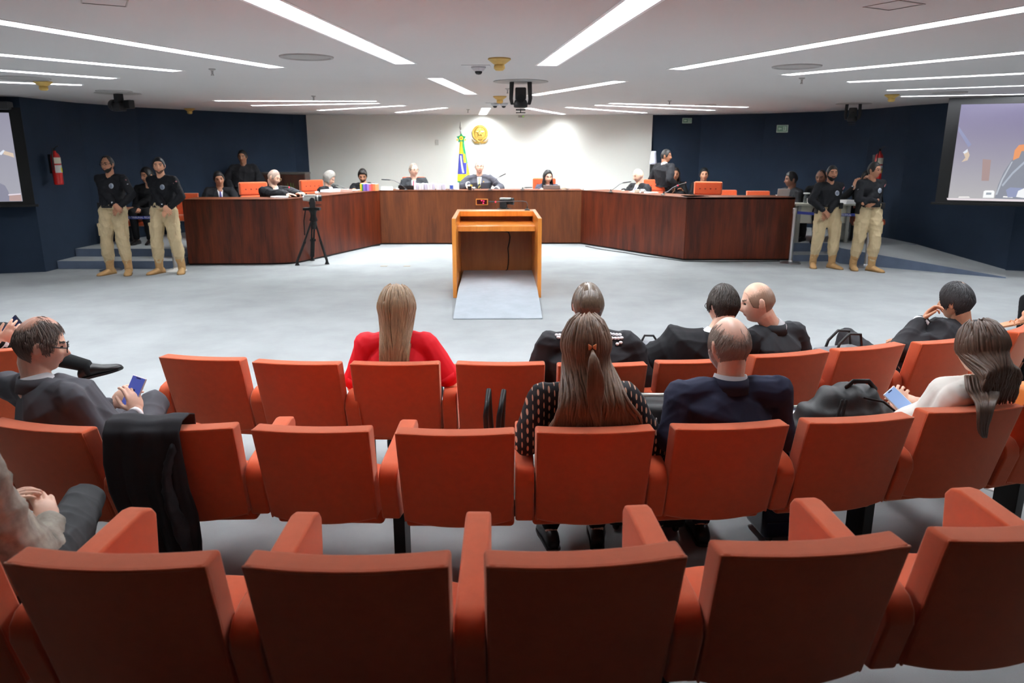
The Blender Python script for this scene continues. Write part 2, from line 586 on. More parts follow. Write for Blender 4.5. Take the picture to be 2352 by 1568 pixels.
# ------------------------------------------------------------------ audience seats
m_seat = mat('orange_upholstery', (214, 90, 50), 0.9, var=0.05, scale=30, bump=0.35, bscale=900, spec=0.3, sheen=1.0)
CH = 0.85
def make_seat():
    t = thing('auditorium_seat', 'x', 'chair')
    def P(u, w, q, W=0.25, z0=0.388, z1=CH, top=-0.12, th=0.095, bow=0.028):
        x = u * W * (0.965 + 0.035 * w)
        lean = (top - (z1 - z0) * 0.0) * w
        yb = lean - bow * (1 - u * u)
        z = z0 - 0.022 * (1 - u * u) * (1 - w) + (z1 - z0) * w
        if q:      # front face
            yb += th + (0.02 if w < 0.4 else 0.0)
            z -= 0.004
        return V((x, yb, z))
    mb = MB()
    nu, nw = 12, 5
    g = {}
    for q in (0, 1):
        for i in range(nu + 1):
            for j in range(nw + 1):
                g[q, i, j] = len(mb.v)
                mb.v.append(tuple(P(-1 + 2 * i / nu, j / nw, q)))
    def f(*a):
        mb.f.append(tuple(g[k] for k in a))
        mb.m.append(0)
    for i in range(nu):
        for j in range(nw):
            f((0, i, j), (0, i + 1, j), (0, i + 1, j + 1), (0, i, j + 1))
            f((1, i, j), (1, i, j + 1), (1, i + 1, j + 1), (1, i + 1, j))
        f((0, i, nw), (0, i + 1, nw), (1, i + 1, nw), (1, i, nw))
        f((0, i, 0), (1, i, 0), (1, i + 1, 0), (0, i + 1, 0))
    for j in range(nw):
        f((0, 0, j), (0, 0, j + 1), (1, 0, j + 1), (1, 0, j))
        f((0, nu, j), (1, nu, j), (1, nu, j + 1), (0, nu, j + 1))
    obj('backrest', mb, m_seat, t, bevel=0.013, seg=3)
    # piping round the rear edge of the backrest
    pts = [P(-1, j / 8, 0) for j in range(9)] + [P(-1 + 2 * i / 12, 1, 0) for i in range(1, 12)] + [P(1, 1 - j / 8, 0) for j in range(9)]
    pts = [p + V((-0.006 * (1 if p.x > 0 else -1) * (abs(p.x) > .235), 0.006, -0.006 * (p.z > .84))) for p in pts]
    mb = MB()
    mb.tube(pts, 0.0055, 6)
    obj('piping', mb, m_seat, t, smooth=True)
    mb = MB()
    rs = []
    for i in range(9):
        u = -1 + 2 * i / 8
        zt = 0.44 - 0.012 * u * u
        yf = 0.55 - 0.03 * u * u
        rs.append([V((u * 0.247, 0.09, 0.31)), V((u * 0.247, 0.09, zt - 0.01)), V((u * 0.247, yf - 0.06, zt + 0.005)), V((u * 0.247, yf, zt - 0.03)), V((u * 0.247, yf, 0.33)), V((u * 0.247, 0.3, 0.30))])
    mb.rings(rs)
    obj('seat', mb, m_seat, t, bevel=0.018, seg=3)
    mb = MB()
    mb.box((-0.29, 0.2, 0.305), (0.29, 0.27, 0.36))
    obj('support_beam', mb, m_black, t, bevel=0.004)
    return t
def arm_mesh():
    mb = MB()
    pr = [(-0.0, 0.388), (-0.052, 0.565), (-0.045, 0.605), (-0.015, 0.635), (0.03, 0.648), (0.48, 0.676), (0.525, 0.666), (0.55, 0.635), (0.52, 0.33), (0.44, 0.30)]
    mb.prism(pr, -0.041, 0.041, 'x')
    return mb.mesh('armrest')
ARM = arm_mesh()
def add_arm(t, lx, z=0):
    o = obj('armrest', ARM, m_seat, t, (lx, 0, z), bevel=0.011, seg=3)
    return o
def add_leg(t, lx, drop=0.0):
    mb = MB()
    mb.box((-0.027, 0.16, 0.012), (0.027, 0.30, 0.36))
    mb.box((-0.045, 0.10, 0.0), (0.045, 0.36, 0.014))
    obj('leg', mb, m_black, t, (lx, 0, 0), bevel=0.004)

ROWZ = {1: 0.0, 2: 0.02, 3: 0.185}
SEATS = {  # rear top corners in the photograph, left and right
 'a0': (1, (-140, 812), (44, 801.5)), 'a1': (1, (369, 819), (543.5, 826.5)), 'a2': (1, (582.4, 830.5), (770, 836)), 'a3': (1, (808, 835), (1002.7, 835)),
 'a4': (1, (1050, 835), (1248, 836)), 'a5': (1, (1290, 839), (1480, 837)), 'a6': (1, (1518, 833), (1706, 826)), 'a7': (1, (1740, 820), (1904, 806.6)),
 'a8': (1, (1934, 805), (2078, 790)), 'a9': (1, (2117, 790), (2262, 775)),
 'b0': (2, (-330, 915), (-95, 950)), 'b1': (2, (-38, 970), (185, 993)), 'b2': (2, (268, 985), (523.7, 982)), 'b3': (2, (576, 986), (845, 990)),
 'b4': (2, (906, 994.5), (1182.5, 994.5)), 'b5': (2, (1233.7, 992), (1505.6, 987)), 'b6': (2, (1555, 985), (1813, 975)), 'b7': (2, (1863, 971), (2100, 957)),
 'b8': (2, (2140.7, 947), (2347, 931.5)), 'b9': (2, (2385, 925), (2590, 898)),
 'c0': (3, (-520, 1262), (-75, 1282)), 'c1': (3, (10, 1292), (462, 1300)), 'c2': (3, (557, 1300), (1025, 1300)), 'c3': (3, (1122, 1300), (1576, 1277)),
 'c4': (3, (1658, 1275), (2096, 1252)), 'c5': (3, (2176, 1242), (2590, 1215)),
}
LABS = {
 'a0': 'orange front row seat at the far left edge, beyond the man with glasses',
 'a1': 'empty orange seat, leftmost fully visible seat of the front row',
 'a2': 'empty orange front row seat immediately left of the woman in red',
 'a3': 'orange front row seat in which the woman in the red blouse sits',
 'a4': 'empty orange front row seat just right of the woman in red',
 'a5': 'orange front row seat of the slick-haired man in the lace-trimmed robe',
 'a6': 'orange front row seat of the dark-haired man in black gown, behind the balding head',
 'a7': 'orange front row seat of the bald man turned in profile',
 'a8': 'orange front row seat holding a grey leather handbag',
 'a9': 'orange front row seat of the man leaning his cheek on his hand',
 'b1': 'orange second row seat of the man in grey suit holding a phone',
 'b2': 'orange second row seat partly covered by the hanging black gown',
 'b3': 'empty orange second row seat, the first one right of the black gown',
 'b4': 'empty orange second row seat left of the woman in dotted blouse, facing the lectern',
 'b5': 'orange second row seat of the woman with the hair clip',
 'b6': 'orange second row seat of the balding man in navy jacket',
 'b7': 'orange second row seat with the black backpack lying on it',
 'b8': 'orange second row seat of the long-haired woman in white blazer',
 'b9': 'orange second row seat cut off by the right edge, next to the woman in white',
 'b0': 'orange second row seat beyond the left edge',
 'c0': 'orange nearest row seat at the left edge, under the person in mottled jacket',
 'c1': 'empty orange nearest row seat, first whole one from the left',
 'c2': 'empty orange nearest row seat, second whole one from the left',
 'c3': 'empty orange nearest row seat in the middle, right of the lone upright armrest',
 'c4': 'empty orange nearest row seat, second from the right',
 'c5': 'orange nearest row seat cut by the right edge of the photo',
}
seat0 = make_seat()
used0 = False
SP = {}
for k in SEATS:
    row, a, b = SEATS[k]
    z = CH + ROWZ[row]
    A = atz(a[0], a[1], z)
    B = atz(b[0], b[1], z)
    rz = atan2(B.y - A.y, B.x - A.x)
    if k == 'b0':
        rz = radians(-20)
    mid = (A + B) / 2
    off = Rz(rz) @ V((0, 0.12, 0))
    loc = V((mid.x + off.x, mid.y + off.y, ROWZ[row]))
    SP[k] = (loc, rz)
for row in 'abc':      # even out the yaw along each row so the arms meet
    ks = sorted(k for k in SP if k[0] == row)
for k, (loc, rz) in SP.items():
    if k == 'b0':
        continue
    if not used0:
        t = seat0
        t.location = loc
        t.rotation_euler = (0, 0, rz)
        used0 = True
    else:
        t = dup(seat0, loc, rz, '')
    t['label'] = LABS[k]
    t['group'] = 'orange auditorium seats in rows'
    # right-hand armrest shared with the neighbour: put it midway
    n = k[0] + str(int(k[1]) + 1)
    lx = 0.295
    if n in SP:
        q = (Matrix.Translation(loc) @ Rz(rz)).inverted() @ SP[n][0]
        lx = 0.295 if q.x > 0.75 else max(0.292, q.x / 2)
    SP[k] = (loc, rz, t, lx)
for k, (loc, rz, t, lx) in [x for x in SP.items() if len(x[1]) == 4]:
    if k != 'a0':
        add_arm(t, lx)
    if k in ('a1', 'c0', 'b1'):
        add_arm(t, -0.295)
    if k in ('b3', 'b7', 'c3', 'a2', 'a5', 'a8', 'c1', 'b5'):
        if k != 'b5':
            add_leg(t, lx)
    if k == 'b9':
        add_leg(t, 0.1)

# ------------------------------------------------------------------ lectern with carpeted box step and ramp
LCX, LCY = -0.207, 10.3
t = thing('lectern', 'wide orange-brown wooden lectern open towards the audience, alone on the pale carpet', 'lectern', (LCX, LCY, 0), radians(1.4))
w2 = 0.615
for s in (-1, 1):
    mb = MB()
    x0, x1 = sorted((s * w2, s * (w2 - 0.055)))
    mb.box((x0, 0, 0), (x1, 1.58, 1.10))
    obj('side_panel', mb, m_owood, t, bevel=0.004)
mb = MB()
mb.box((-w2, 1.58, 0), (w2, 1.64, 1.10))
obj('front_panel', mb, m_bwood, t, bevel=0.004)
mb = MB()
mb.box((-w2 + .055, 1.30, 1.02), (w2 - .055, 1.58, 1.098))
obj('top_rail', mb, m_owood, t, bevel=0.004)
mb = MB()
mb.box((-w2 + .055, 0.62, 0.86), (w2 - .055, 1.578, 0.935))
obj('shelf', mb, m_owood, t, bevel=0.004)
mb = MB()
pts = [(-0.1, 1.57, .80), (0.0, 1.56, .795), (0.12, 1.55, .78), (0.19, 1.55, .75), (0.215, 1.55, .68), (0.205, 1.555, .6), (0.18, 1.56, .5), (0.19, 1.56, .38), (0.185, 1.56, .25), (0.17, 1.56, .16), (.15, 1.5, .15)]
mb.tube(pts, 0.008, 8)
mb.tube([(-0.1, 1.565, .79), (0.02, 1.56, .77), (0.13, 1.55, .755), (0.19, 1.55, .75), (0.24, 1.55, .80), (0.32, 1.56, .84)], 0.005, 6)
mb.ell((-0.1, 1.57, .797), (.016, .012, .016))
obj('cable', mb, m_black, t, smooth=True)
t = thing('carpeted_ramp', 'pale grey carpeted box step with sloping front, pushed into the lectern', 'ramp', (LCX + 0.01, LCY, 0), radians(1.0))
mb = MB()
mb.prism([(-1.37, 0.0), (-1.37, 0.018), (-0.02, 0.15), (1.54, 0.15), (1.54, 0)], -0.548, 0.548, 'x')
obj('ramp_block', mb, mat('ramp_carpet', (170, 178, 185), 0.95, var=0.07, scale=4, bump=0.5, bscale=420, spec=0.15), t, bevel=0.012, seg=3)

def gooseneck(name, label, base, pts, headlen=0.1, led=True, group='gooseneck microphones', hd=None, r=0.006, parent_base=True):
    """pts are world points from the base to the start of the capsule; hd is the world direction of the capsule"""
    base = V(base)
    t = thing(name, label, 'microphone', base, 0, group)
    mb = MB()
    mb.lathe([(0, 0), (.045, 0), (.045, .006), (.03, .018), (.012, .028), (.009, .06), (0, .062)], n=16)
    obj('base', mb, m_black, t, smooth=False)
    pts = [V(p) - base for p in pts]
    mb = MB()
    mb.tube([V((0, 0, 0.03))] + pts, r, 8)
    obj('gooseneck', mb, mat('mic_stem', (90, 90, 95), 0.4, metal=0.6), t, smooth=True)
    d = V(hd).normalized() if hd else (pts[-1] - pts[-2]).normalized()
    e = pts[-1]
    if led:
        mb = MB()
        mb.tube([e, e + d * 0.012], 0.0105, 10, ends=False)
        obj('light_ring', mb, mat('red_led', (255, 40, 50), 0.4, emit=(255, 30, 60), es=4.0), t)
        e = e + d * 0.012
    mb = MB()
    mb.tube([e, e + d * 0.03, e + d * headlen], [0.009, 0.012, 0.012], 12)
    obj('capsule', mb, m_black, t, smooth=True)
    return t
yb = LCY + 1.44
B = aty(1211, 480, yb); B.z = 1.1
gooseneck('microphone', 'thin gooseneck microphone with red light on the right rear corner of the lectern', B,
          [aty(1212, 470, yb), aty(1209, 463.5, yb), aty(1200, 462, yb), aty(1160, 462, yb), aty(1139, 463.5, yb)], 0.1, True, hd=(-1, 0, 0))

# ------------------------------------------------------------------ timer in the bench front
m_red = mat('red_digits', (255, 40, 60), 0.4, emit=(255, 40, 90), es=5.0)
c = aty(1107, 463.5, 16.42)
t = thing('timer_display', 'small timer box with red glowing figures on the middle bench section, seen above the lectern', 'display', (c.x, 16.41, c.z))
mb = MB()
mb.box((-.13, -.03, -.065), (.13, .03, .065))
obj('frame', mb, m_owood, t, bevel=0.004)
mb = MB()
mb.box((-.112, -.034, -.05), (.112, -.028, .05))
obj('screen', mb, mat('dark_red_glass', (40, 6, 12), 0.15, emit=(120, 5, 20), es=0.12), t)
mb = MB()
for x, z in ((-.005, .03), (.04, .02), (.03, -.025)):
    mb.ell((x, -.036, z), (.012, .004, .010), nu=10, nv=6)
obj('figures', mb, m_red, t)

# ------------------------------------------------------------------ video tripods
def tripod_camera(px, foots, ytop, label, cambody, Yc, ztop):
    c = aty(px, 500, Yc)
    t = thing('tripod', label, 'tripod', (c.x, Yc, 0), 0)
    hub = V((0, 0, ztop - 0.42))
    for f in foots:
        f = V((f[0], f[1], 0.02))
        a = hub + V((f.x * .12, f.y * .12, 0))
        mb = MB()
        for s in (-0.022, 0.022):
            side = V((-f.y, f.x, 0)).normalized() * s
            mb.tube([a + side, a.lerp(f, .95) + side + V((0, 0, .03))], 0.017, 8)
        mb.tube([a.lerp(f, .45), f + V((0, 0, .05))], 0.024, 8)
        mb.box((-.05, -.02, -.02), (.05, .02, .02), M=Matrix.Translation(a.lerp(f, .48)) @ Rz(atan2(f.x, -f.y)))
        obj('leg', mb, m_matblack, t, smooth=False)
        mb = MB()
        mb.lathe([(0, 0), (.045, 0), (.03, .03), (.018, .08), (0, .085)], (f.x, f.y, 0), 12)
        obj('foot', mb, m_matblack, t)
    mb = MB()
    mb.lathe([(0, -.14), (.045, -.13), (.06, -.05), (.05, 0), (.075, .02), (.05, .1), (.055, .16), (.08, .2), (.08, .25), (0, .26)], hub, 16)
    obj('head', mb, m_matblack, t)
    mb = MB()
    mb.box((-.16, -.07, .2), (.13, .07, .245), M=Matrix.Translation(hub))
    mb.tube([hub + V((-.14, .02, .2)), hub + V((-.2, .1, 0.0)), hub + V((-.22, .16, -.25))], 0.012, 8)
    obj('pan_handle', mb, m_matblack, t, bevel=0.005)
    return t, hub
f1, f2, f3 = atz(692, 603), atz(757, 603), atz(733, 590)
YC = 13.45
cx = aty(720, 500, YC).x
t, hub = tripod_camera(720, [(f1.x - cx + .02, 13.36 - YC), (f2.x - cx, 13.5 - YC), (f3.x - cx, 13.95 - YC)], 0, 'tall black video tripod standing in front of the left bench section', 1, YC, 1.19)
cp = V((cx, YC, hub.z + 0.26))
t = thing('video_camera', 'silver and black video camera mounted on the tall tripod at the left bench', 'camera', cp, radians(12))
mb = MB()
mb.box((-.06, -.075, .04), (.05, .075, .09))
mb.box((-.045, -.075, .09), (.03, .075, .13))
obj('body', mb, m_matblack, t, bevel=0.01)
mb = MB()
mb.prism([(-.05, -.01), (.05, -.01), (.045, .13), (.02, .165), (-.02, .165), (-.045, .13)], -.09, -.02, 'y')
obj('side_plate', mb, m_black, t, bevel=0.006)
My = Matrix.Rotation(pi / 2, 4, 'Y')
m_silver = mat('silver_paint', (205, 205, 198), 0.35, metal=0.3)
mb = MB()
mb.lathe([(0, -.16), (.045, -.16), (.05, -.1), (.058, -.08), (.058, .05), (0, .05)], (0, .0, .15), 20, M=My)
mb.box((-.14, -.05, .175), (.05, .05, .21))
obj('shell', mb, m_silver, t, bevel=0.004)
mb = MB()
mb.lathe([(.0, .05), (.052, .05), (.052, .08), (.046, .085), (.046, .1), (.056, .105), (.056, .16), (.04, .165), (0, .14)], (0, 0, .15), 20, M=My)
obj('lens', mb, m_black, t)
mb = MB()
mb.lathe([(.0, .082), (.053, .082), (.053, .104), (0, .104)], (0, 0, .15), 20, M=My)
obj('lens_ring', mb, m_silver, t)
mb = MB()
mb.tube([(-.13, .06, .17), (-.17, .09, .2)], .02, 10)
mb.box((.03, -.01, .025), (.15, .0, .037))
obj('viewfinder', mb, m_black, t)

Y2 = 15.4
c2 = aty(1160, 470, Y2)
t, hub = tripod_camera(1160, [(-.3, -.1), (.3, -.1), (0, .35)], 0, 'black tripod hidden mostly behind the lectern, in front of the middle bench section', 2, Y2, 1.03)
t = thing('video_camera', 'black video camera peeking over the lectern in front of the middle bench section', 'camera', (c2.x, Y2, hub.z + .26), radians(-10))
mb = MB()
mb.box((-.1, -.06, 0), (.04, .06, .17))
mb.box((-.06, -.05, -.05), (.04, .05, .0))
obj('body', mb, m_black, t, bevel=0.012)
mb = MB()
mb.lathe([(0, -.02), (.06, -.02), (.06, .1), (.07, .11), (.07, .16), (0, .14)], (0.02, 0, .13), 18, M=My)
obj('lens', mb, m_matblack, t)
mb = MB()
mb.box((-.1, -.07, .17), (.12, .05, .2))
obj('top_handle', mb, m_silver, t, bevel=0.008)

# ------------------------------------------------------------------ ceiling fittings
m_yel = mat('aged_yellow_plastic', (206, 170, 92), 0.55, var=0.08, scale=20)
m_grille = mat('grille_grey', (176, 173, 170), 0.8)
for px, py, lab in ((1147, 134, 'large yellowed smoke detector on the ceiling near the middle, beside the pale dome camera'),
                    (1148, 221, 'smaller yellowed smoke detector on the ceiling between the hanging camera and the twin domes'),
                    (98, 187, 'yellowed smoke detector on the ceiling at the far left'), (2049, 217, 'yellowed smoke detector on the ceiling at the far right'),
                    (435, 249, 'distant yellowish smoke detector above the left navy wall'), (1773, 262, 'distant yellowish smoke detector above the right navy wall')):
    p = atz(px, py, ZC)
    s = 1.0
    t = thing('smoke_detector', lab, 'smoke detector', (p.x, p.y, ZC), 0, 'yellowed smoke detectors')
    mb = MB()
    mb.lathe([(0, -.0), (.105, -.0), (.108, -.012), (.05, -.055), (.0, -.055)], n=24)
    obj('base', mb, m_yel, t)
    mb = MB()
    mb.lathe([(.0, -.055), (.045, -.055), (.052, -.07), (.052, -.09), (.035, -.108), (0, -.11)], n=24)
    obj('sensor_head', mb, m_yel, t)
for px, py, lab in ((487, 158, 'small sprinkler head hanging from the left part of the ceiling'), (1842, 179, 'small sprinkler head hanging below the round grille on the right part of the ceiling'),
                    (720, 220, 'tiny sprinkler head above the dotted light strips over the pale wall left half'), (1538, 231, 'tiny sprinkler head above the dotted light strips over the pale wall right half'),
                    (1166, 203, 'tiny sprinkler head just left of the hanging black camera'), (1075, 251, 'tiny sprinkler head near the pale wall left of the short light strip')):
    p = atz(px, py, ZC)
    t = thing('sprinkler', lab, 'sprinkler', (p.x, p.y, ZC), 0, 'ceiling sprinklers')
    mb = MB()
    mb.lathe([(0, 0), (.035, 0), (.036, -.008), (.012, -.02), (.01, -.05), (.016, -.062), (.016, -.068), (0, -.07)], n=14)
    obj('sprinkler_head', mb, m_grille, t)
for px, py, r, lab in ((704, 130, .24, 'round flat ceiling grille left of the wide light strip'), (1830, 152, .24, 'round flat ceiling grille on the right between two light strips'),
                       (262, 209, .24, 'round dark ceiling grille in front of the left hanging camera'), (50, 179, .3, 'round dark ceiling grille at the far left edge'),
                       (1620, 240, .2, 'faint round ceiling grille above the right navy wall'), (2180, 212, .24, 'faint round ceiling grille near the right screen')):
    p = atz(px, py, ZC)
    mb = MB()
    mb.lathe([(0, -.002), (r - .03, -.002), (r - .02, -.014), (r, -.012), (r + .005, -.0), (0, -.0)], n=40)
    for k in range(1, 7):
        pass
    t = obj('ceiling_grille', mb, m_grille, loc=(p.x, p.y, ZC))
    tag(t, lab, 'ceiling grille', 'round ceiling grilles')
m_dome = mat('dome_pale', (196, 196, 200), 0.4)
for px, py, lab in ((1099, 152, 'pale dome security camera on the ceiling left of the large yellow detector'), (1137, 237, 'left one of the twin dome security cameras near the pale wall'),
                    (1157, 237, 'right one of the twin dome security cameras near the pale wall')):
    p = atz(px, py, ZC)
    t = thing('dome_camera', lab, 'security camera', (p.x, p.y, ZC), 0, 'dome security cameras')
    mb = MB()
    mb.lathe([(0, 0), (.075, 0), (.075, -.02), (.045, -.05), (0, -.05)], n=24)
    obj('housing', mb, m_dome, t)
    mb = MB()
    mb.lathe([(.038, -.05), (.036, -.065), (.025, -.078), (0, -.083)], n=20)
    obj('dome', mb, m_black, t, smooth=True)
    mb = MB()
    mb.box((-.17, -.13, -.006), (.12, .1, -.0005))
    obj('ceiling_plate', mb, m_ceil, t)
def ptz(px, py, label, rz, disc=True, sc=1.0):
    p = atz(px, py, ZC)
    t = thing('hanging_camera', label, 'camera', (p.x, p.y, ZC), rz, 'black cameras hanging from the ceiling')
    mb = MB()
    mb.lathe([(0, 0), (.34 * sc, 0), (.345 * sc, -.006), (0, -.008)], n=40)
    obj('ceiling_plate', mb, m_grille, t)
    for s in (-1, 1):
        mb = MB()
        mb.prism([(s * .11 - .028, -.0), (s * .11 + .028, 0), (s * .12 + .024, -.20), (s * .105 + .02, -.27), (s * .105 - .02, -.27), (s * .12 - .024, -.2)], -.04, .04, 'y')
        obj('bracket_arm', mb, m_black, t, (0, 0, -.008), bevel=0.008)
    mb = MB()
    mb.box((-.068, -.09, -.22), (.068, .12, -.075))
    mb.lathe([(0, 0), (.085, 0), (.088, .05), (.07, .1), (0, .1)], (0, -.01, -.315), 18)
    obj('body', mb, m_black, t, bevel=0.015)
    mb = MB()
    mb.tube([(0, -.08, -.2), (0, -.16, -.21)], .05, 16, ends=False)
    obj('lens', mb, m_matblack, t)
    mb = MB()
    mb.box((-.06, -.03, -.345), (.06, .03, -.33))
    mb.tube([(0, 0, -.33), (0, 0, -.37)], .006, 6)
    mb.box((-.06, -.012, -.378), (.06, .012, -.368))
    obj('clamp', mb, m_black, t)
    return t
ptz(1196, 187, 'black motorised camera hanging from the ceiling at the centre of the room', 0)
ptz(1961, 238, 'black motorised camera hanging from the ceiling in front of the right navy wall', radians(-25), sc=.9)
p = atz(271, 214, ZC)
t = thing('hanging_camera', 'black motorised camera turned sideways, hanging in front of the left navy wall', 'camera', (p.x, p.y, ZC), radians(60), 'black cameras hanging from the ceiling')
mb = MB()
mb.lathe([(0, 0), (.32, 0), (.325, -.006), (0, -.008)], n=40)
obj('ceiling_plate', mb, m_grille, t)
mb = MB()
mb.box((-.05, -.05, -.2), (.05, .05, -.008))
obj('bracket_arm', mb, m_black, t, bevel=0.008)
mb = MB()
mb.box((.02, -.2, -.22), (.12, -.02, -.1))
mb.lathe([(0, -.05), (.085, -.05), (.085, .04), (0, .04)], (0, .12, -.17), 18, M=Matrix.Rotation(pi / 2, 4, 'X'))
mb.box((-.06, -.08, -.26), (.06, .1, -.14))
obj('body', mb, m_black, t, bevel=0.012)
# thin outline of an access hatch in the near ceiling
for px, py, lab in ((2053, 12, 'faint ceiling access hatch outline at the top right'), (240, 3, 'faint ceiling access hatch outline at the top left')):
    p = atz(px, py, ZC)
    mb = MB()
    for a, b in (((-.12, -.12), (.12, -.112)), ((-.12, .112), (.12, .12)), ((-.12, -.112), (-.112, .112)), ((.112, -.112), (.12, .112))):
        mb.box((a[0], a[1], -.004), (b[0], b[1], -.0005))
    tag(obj('access_hatch', mb, m_grille, loc=(p.x, p.y, ZC), rot=(0, 0, .5)), lab, 'hatch', 'access hatches in the ceiling')

# ------------------------------------------------------------------ projection screens
m_lav = None
def screen_mat(name, top, bot, es):
    m = bpy.data.materials.new(name)
    m.use_nodes = True
    nt = m.node_tree
    b = nt.nodes['Principled BSDF']
    tc = nt.nodes.new('ShaderNodeTexCoord')
    sp = nt.nodes.new('ShaderNodeSeparateXYZ')
    cr = nt.nodes.new('ShaderNodeValToRGB')
    nt.links.new(tc.outputs['Generated'], sp.inputs[0])
    nt.links.new(sp.outputs['Z'], cr.inputs[0])
    cr.color_ramp.elements[0].color = lin(bot)
    cr.color_ramp.elements[1].color = lin(top)
    nt.links.new(cr.outputs[0], b.inputs['Emission Color'])
    b.inputs['Base Color'].default_value = (.02, .02, .02, 1)
    b.inputs['Emission Strength'].default_value = es
    b.inputs['Roughness'].default_value = 0.9
    return m
def flat(poly, y=0.0, th=0.002):
    mb = MB()
    mb.prism(poly, y - th, y, 'y')
    return mb
def pm(name, rgb):
    return mat('projected_' + name, (5, 5, 5), 0.9, emit=rgb, es=1.0)
# right screen: lies in a vertical plane just in front of the side wall
def scr_frame(pl, pr_dir, y):
    pass
SR0 = aty(2174, 457, 12.4)
dirR = V((1, -0.40, 0)).normalized()
rzR = atan2(dirR.y, dirR.x)
H = 1.50
t = thing('projection_screen', 'large projection screen on the right wall showing a person in dark gown and a glass', 'screen', (SR0.x, SR0.y, SR0.z - 0.03), rzR)
SWD = 2.75
mb = MB()
mb.box((-.16, -.006, -.02), (SWD, .004, H + .1))
obj('fabric', mb, m_matblack, t)
mb = MB()
mb.box((-.22, -.02, -.06), (SWD, .02, -.02))
obj('bottom_bar', mb, m_matblack, t, bevel=0.006)
mb = MB()
mb.box((0.02, -.009, .03), (SWD - .15, -.007, H))
obj('projected_picture', mb, screen_mat('projected_room', (116, 106, 150), (182, 180, 182), 1.0), t)
def SRp(px, py):      # photograph position on the right screen plane -> local x, z
    r = ray(px, py)
    n = V((-dirR.y, dirR.x, 0))
    q = (SR0 - V((0, 0, CAMH))).dot(n) / r.dot(n)
    w = V((0, 0, CAMH)) + r * q - V((SR0.x, SR0.y, SR0.z - .03))
    return (w.dot(dirR), w.z)
def onR(name, pts, rgb, y=-.010):
    obj(name, flat([SRp(*p) for p in pts], y), pm(name, rgb), t)
onR('pictured_desk_edge', [(2176, 459), (2174, 454.5), (2352, 458), (2362, 459), (2362, 466), (2352, 463)], (232, 222, 226))
onR('pictured_wall_stain', [(2257, 365), (2276, 367), (2271, 415), (2254, 415)], (172, 148, 146))
onR('pictured_gown', [(2284, 455), (2292, 425), (2305, 395), (2325, 365), (2345, 346), (2362, 325), (2362, 458), (2300, 456)], (142, 146, 158), -.012)
onR('pictured_gown_fold', [(2286, 447), (2300, 411), (2323, 371), (2326, 371), (2303, 413), (2290, 447)], (188, 194, 204), -.014)
onR('pictured_lapel', [(2300, 425), (2325, 395), (2352, 370), (2362, 340), (2362, 346), (2352, 376), (2326, 400), (2303, 428)], (176, 184, 198), -.014)
onR('pictured_chair', [(2326, 368), (2330, 345), (2340, 333), (2362, 330), (2362, 346), (2346, 347), (2340, 362)], (236, 158, 108), -.013)
onR('pictured_sleeve', [(2314, 453), (2310, 436), (2320, 430), (2352, 432), (2342, 452)], (150, 158, 190), -.016)
onR('pictured_cuff', [(2333, 452), (2338, 438), (2352, 432), (2362, 430), (2362, 456)], (244, 246, 248), -.018)
onR('pictured_glass', [(2257, 454), (2259, 439), (2263, 437), (2281, 437), (2284, 440), (2282, 454)], (250, 252, 252), -.013)
onR('pictured_glass_water', [(2264, 447), (2265, 442), (2277, 442), (2276, 447)], (160, 168, 178), -.015)
onR('pictured_saucer', [(2200, 454), (2203, 451), (2225, 451), (2228, 454)], (244, 240, 238), -.013)
onR('pictured_lettering', [(2303, 453), (2304, 450), (2318, 451), (2325, 452), (2326, 454)], (250, 250, 250), -.014)
onR('pictured_arm', [(2202, 290), (2231, 332), (2224, 338), (2201, 301)], (148, 152, 186), -.012)
onR('pictured_hand', [(2212, 350), (2222, 343), (2227, 356), (2222, 368), (2208, 372), (2217, 362)], (216, 196, 176), -.012)
onR('pictured_shirt_cuff', [(2211, 350), (2222, 342), (2222, 349), (2215, 353)], (224, 230, 242), -.014)

SL0 = aty(52.5, 462, 12.3)
dirL = V((1, 0.27, 0)).normalized()
t = thing('projection_screen', 'projection screen at the far left edge showing part of a hand and grey clothing', 'screen', (SL0.x, SL0.y, SL0.z - .03), atan2(dirL.y, dirL.x))
mb = MB()
mb.box((-2.7, -.006, -.02), (.17, .004, H - .02))
obj('fabric', mb, m_matblack, t)
mb = MB()
mb.box((-2.7, -.02, -.06), (.22, .02, -.02))
obj('bottom_bar', mb, m_matblack, t, bevel=0.006)
mb = MB()
mb.box((-2.6, -.009, .03), (0.0, -.007, 1.40))
obj('projected_picture', mb, screen_mat('projected_left', (150, 148, 166), (168, 168, 178), 1.0), t)
def SLp(px, py):
    r = ray(px, py)
    n = V((-dirL.y, dirL.x, 0))
    q = (SL0 - V((0, 0, CAMH))).dot(n) / r.dot(n)
    w = V((0, 0, CAMH)) + r * q - V((SL0.x, SL0.y, SL0.z - .03))
    return (w.dot(dirL), w.z)
def onL(name, pts, rgb, y=-.010):
    obj(name, flat([SLp(*p) for p in pts], y), pm(name, rgb), t)
onL('pictured_hand', [(10, 346), (31, 352), (33, 362), (22, 358), (8, 354)], (178, 158, 150))
onL('pictured_shirt_cuff', [(-4, 354), (8, 344), (12, 346), (4, 356)], (222, 228, 244))
onL('pictured_jacket', [(-60, 430), (0, 420), (12, 426), (20, 440), (24, 462), (-60, 462)], (140, 140, 158))
onL('pictured_table', [(22, 449), (49, 447), (51, 461), (22, 461)], (186, 158, 154), -.012)
onL('pictured_table_edge', [(20, 446), (48, 444), (48.5, 446.5), (20, 448.5)], (238, 226, 236), -.014)
p = aty(0, 216, 12.2)
t = thing('screen_case', 'dark grey roller case of the left projection screen under the ceiling', 'screen case', (SL0.x, SL0.y, 0), atan2(dirL.y, dirL.x))
mb = MB()
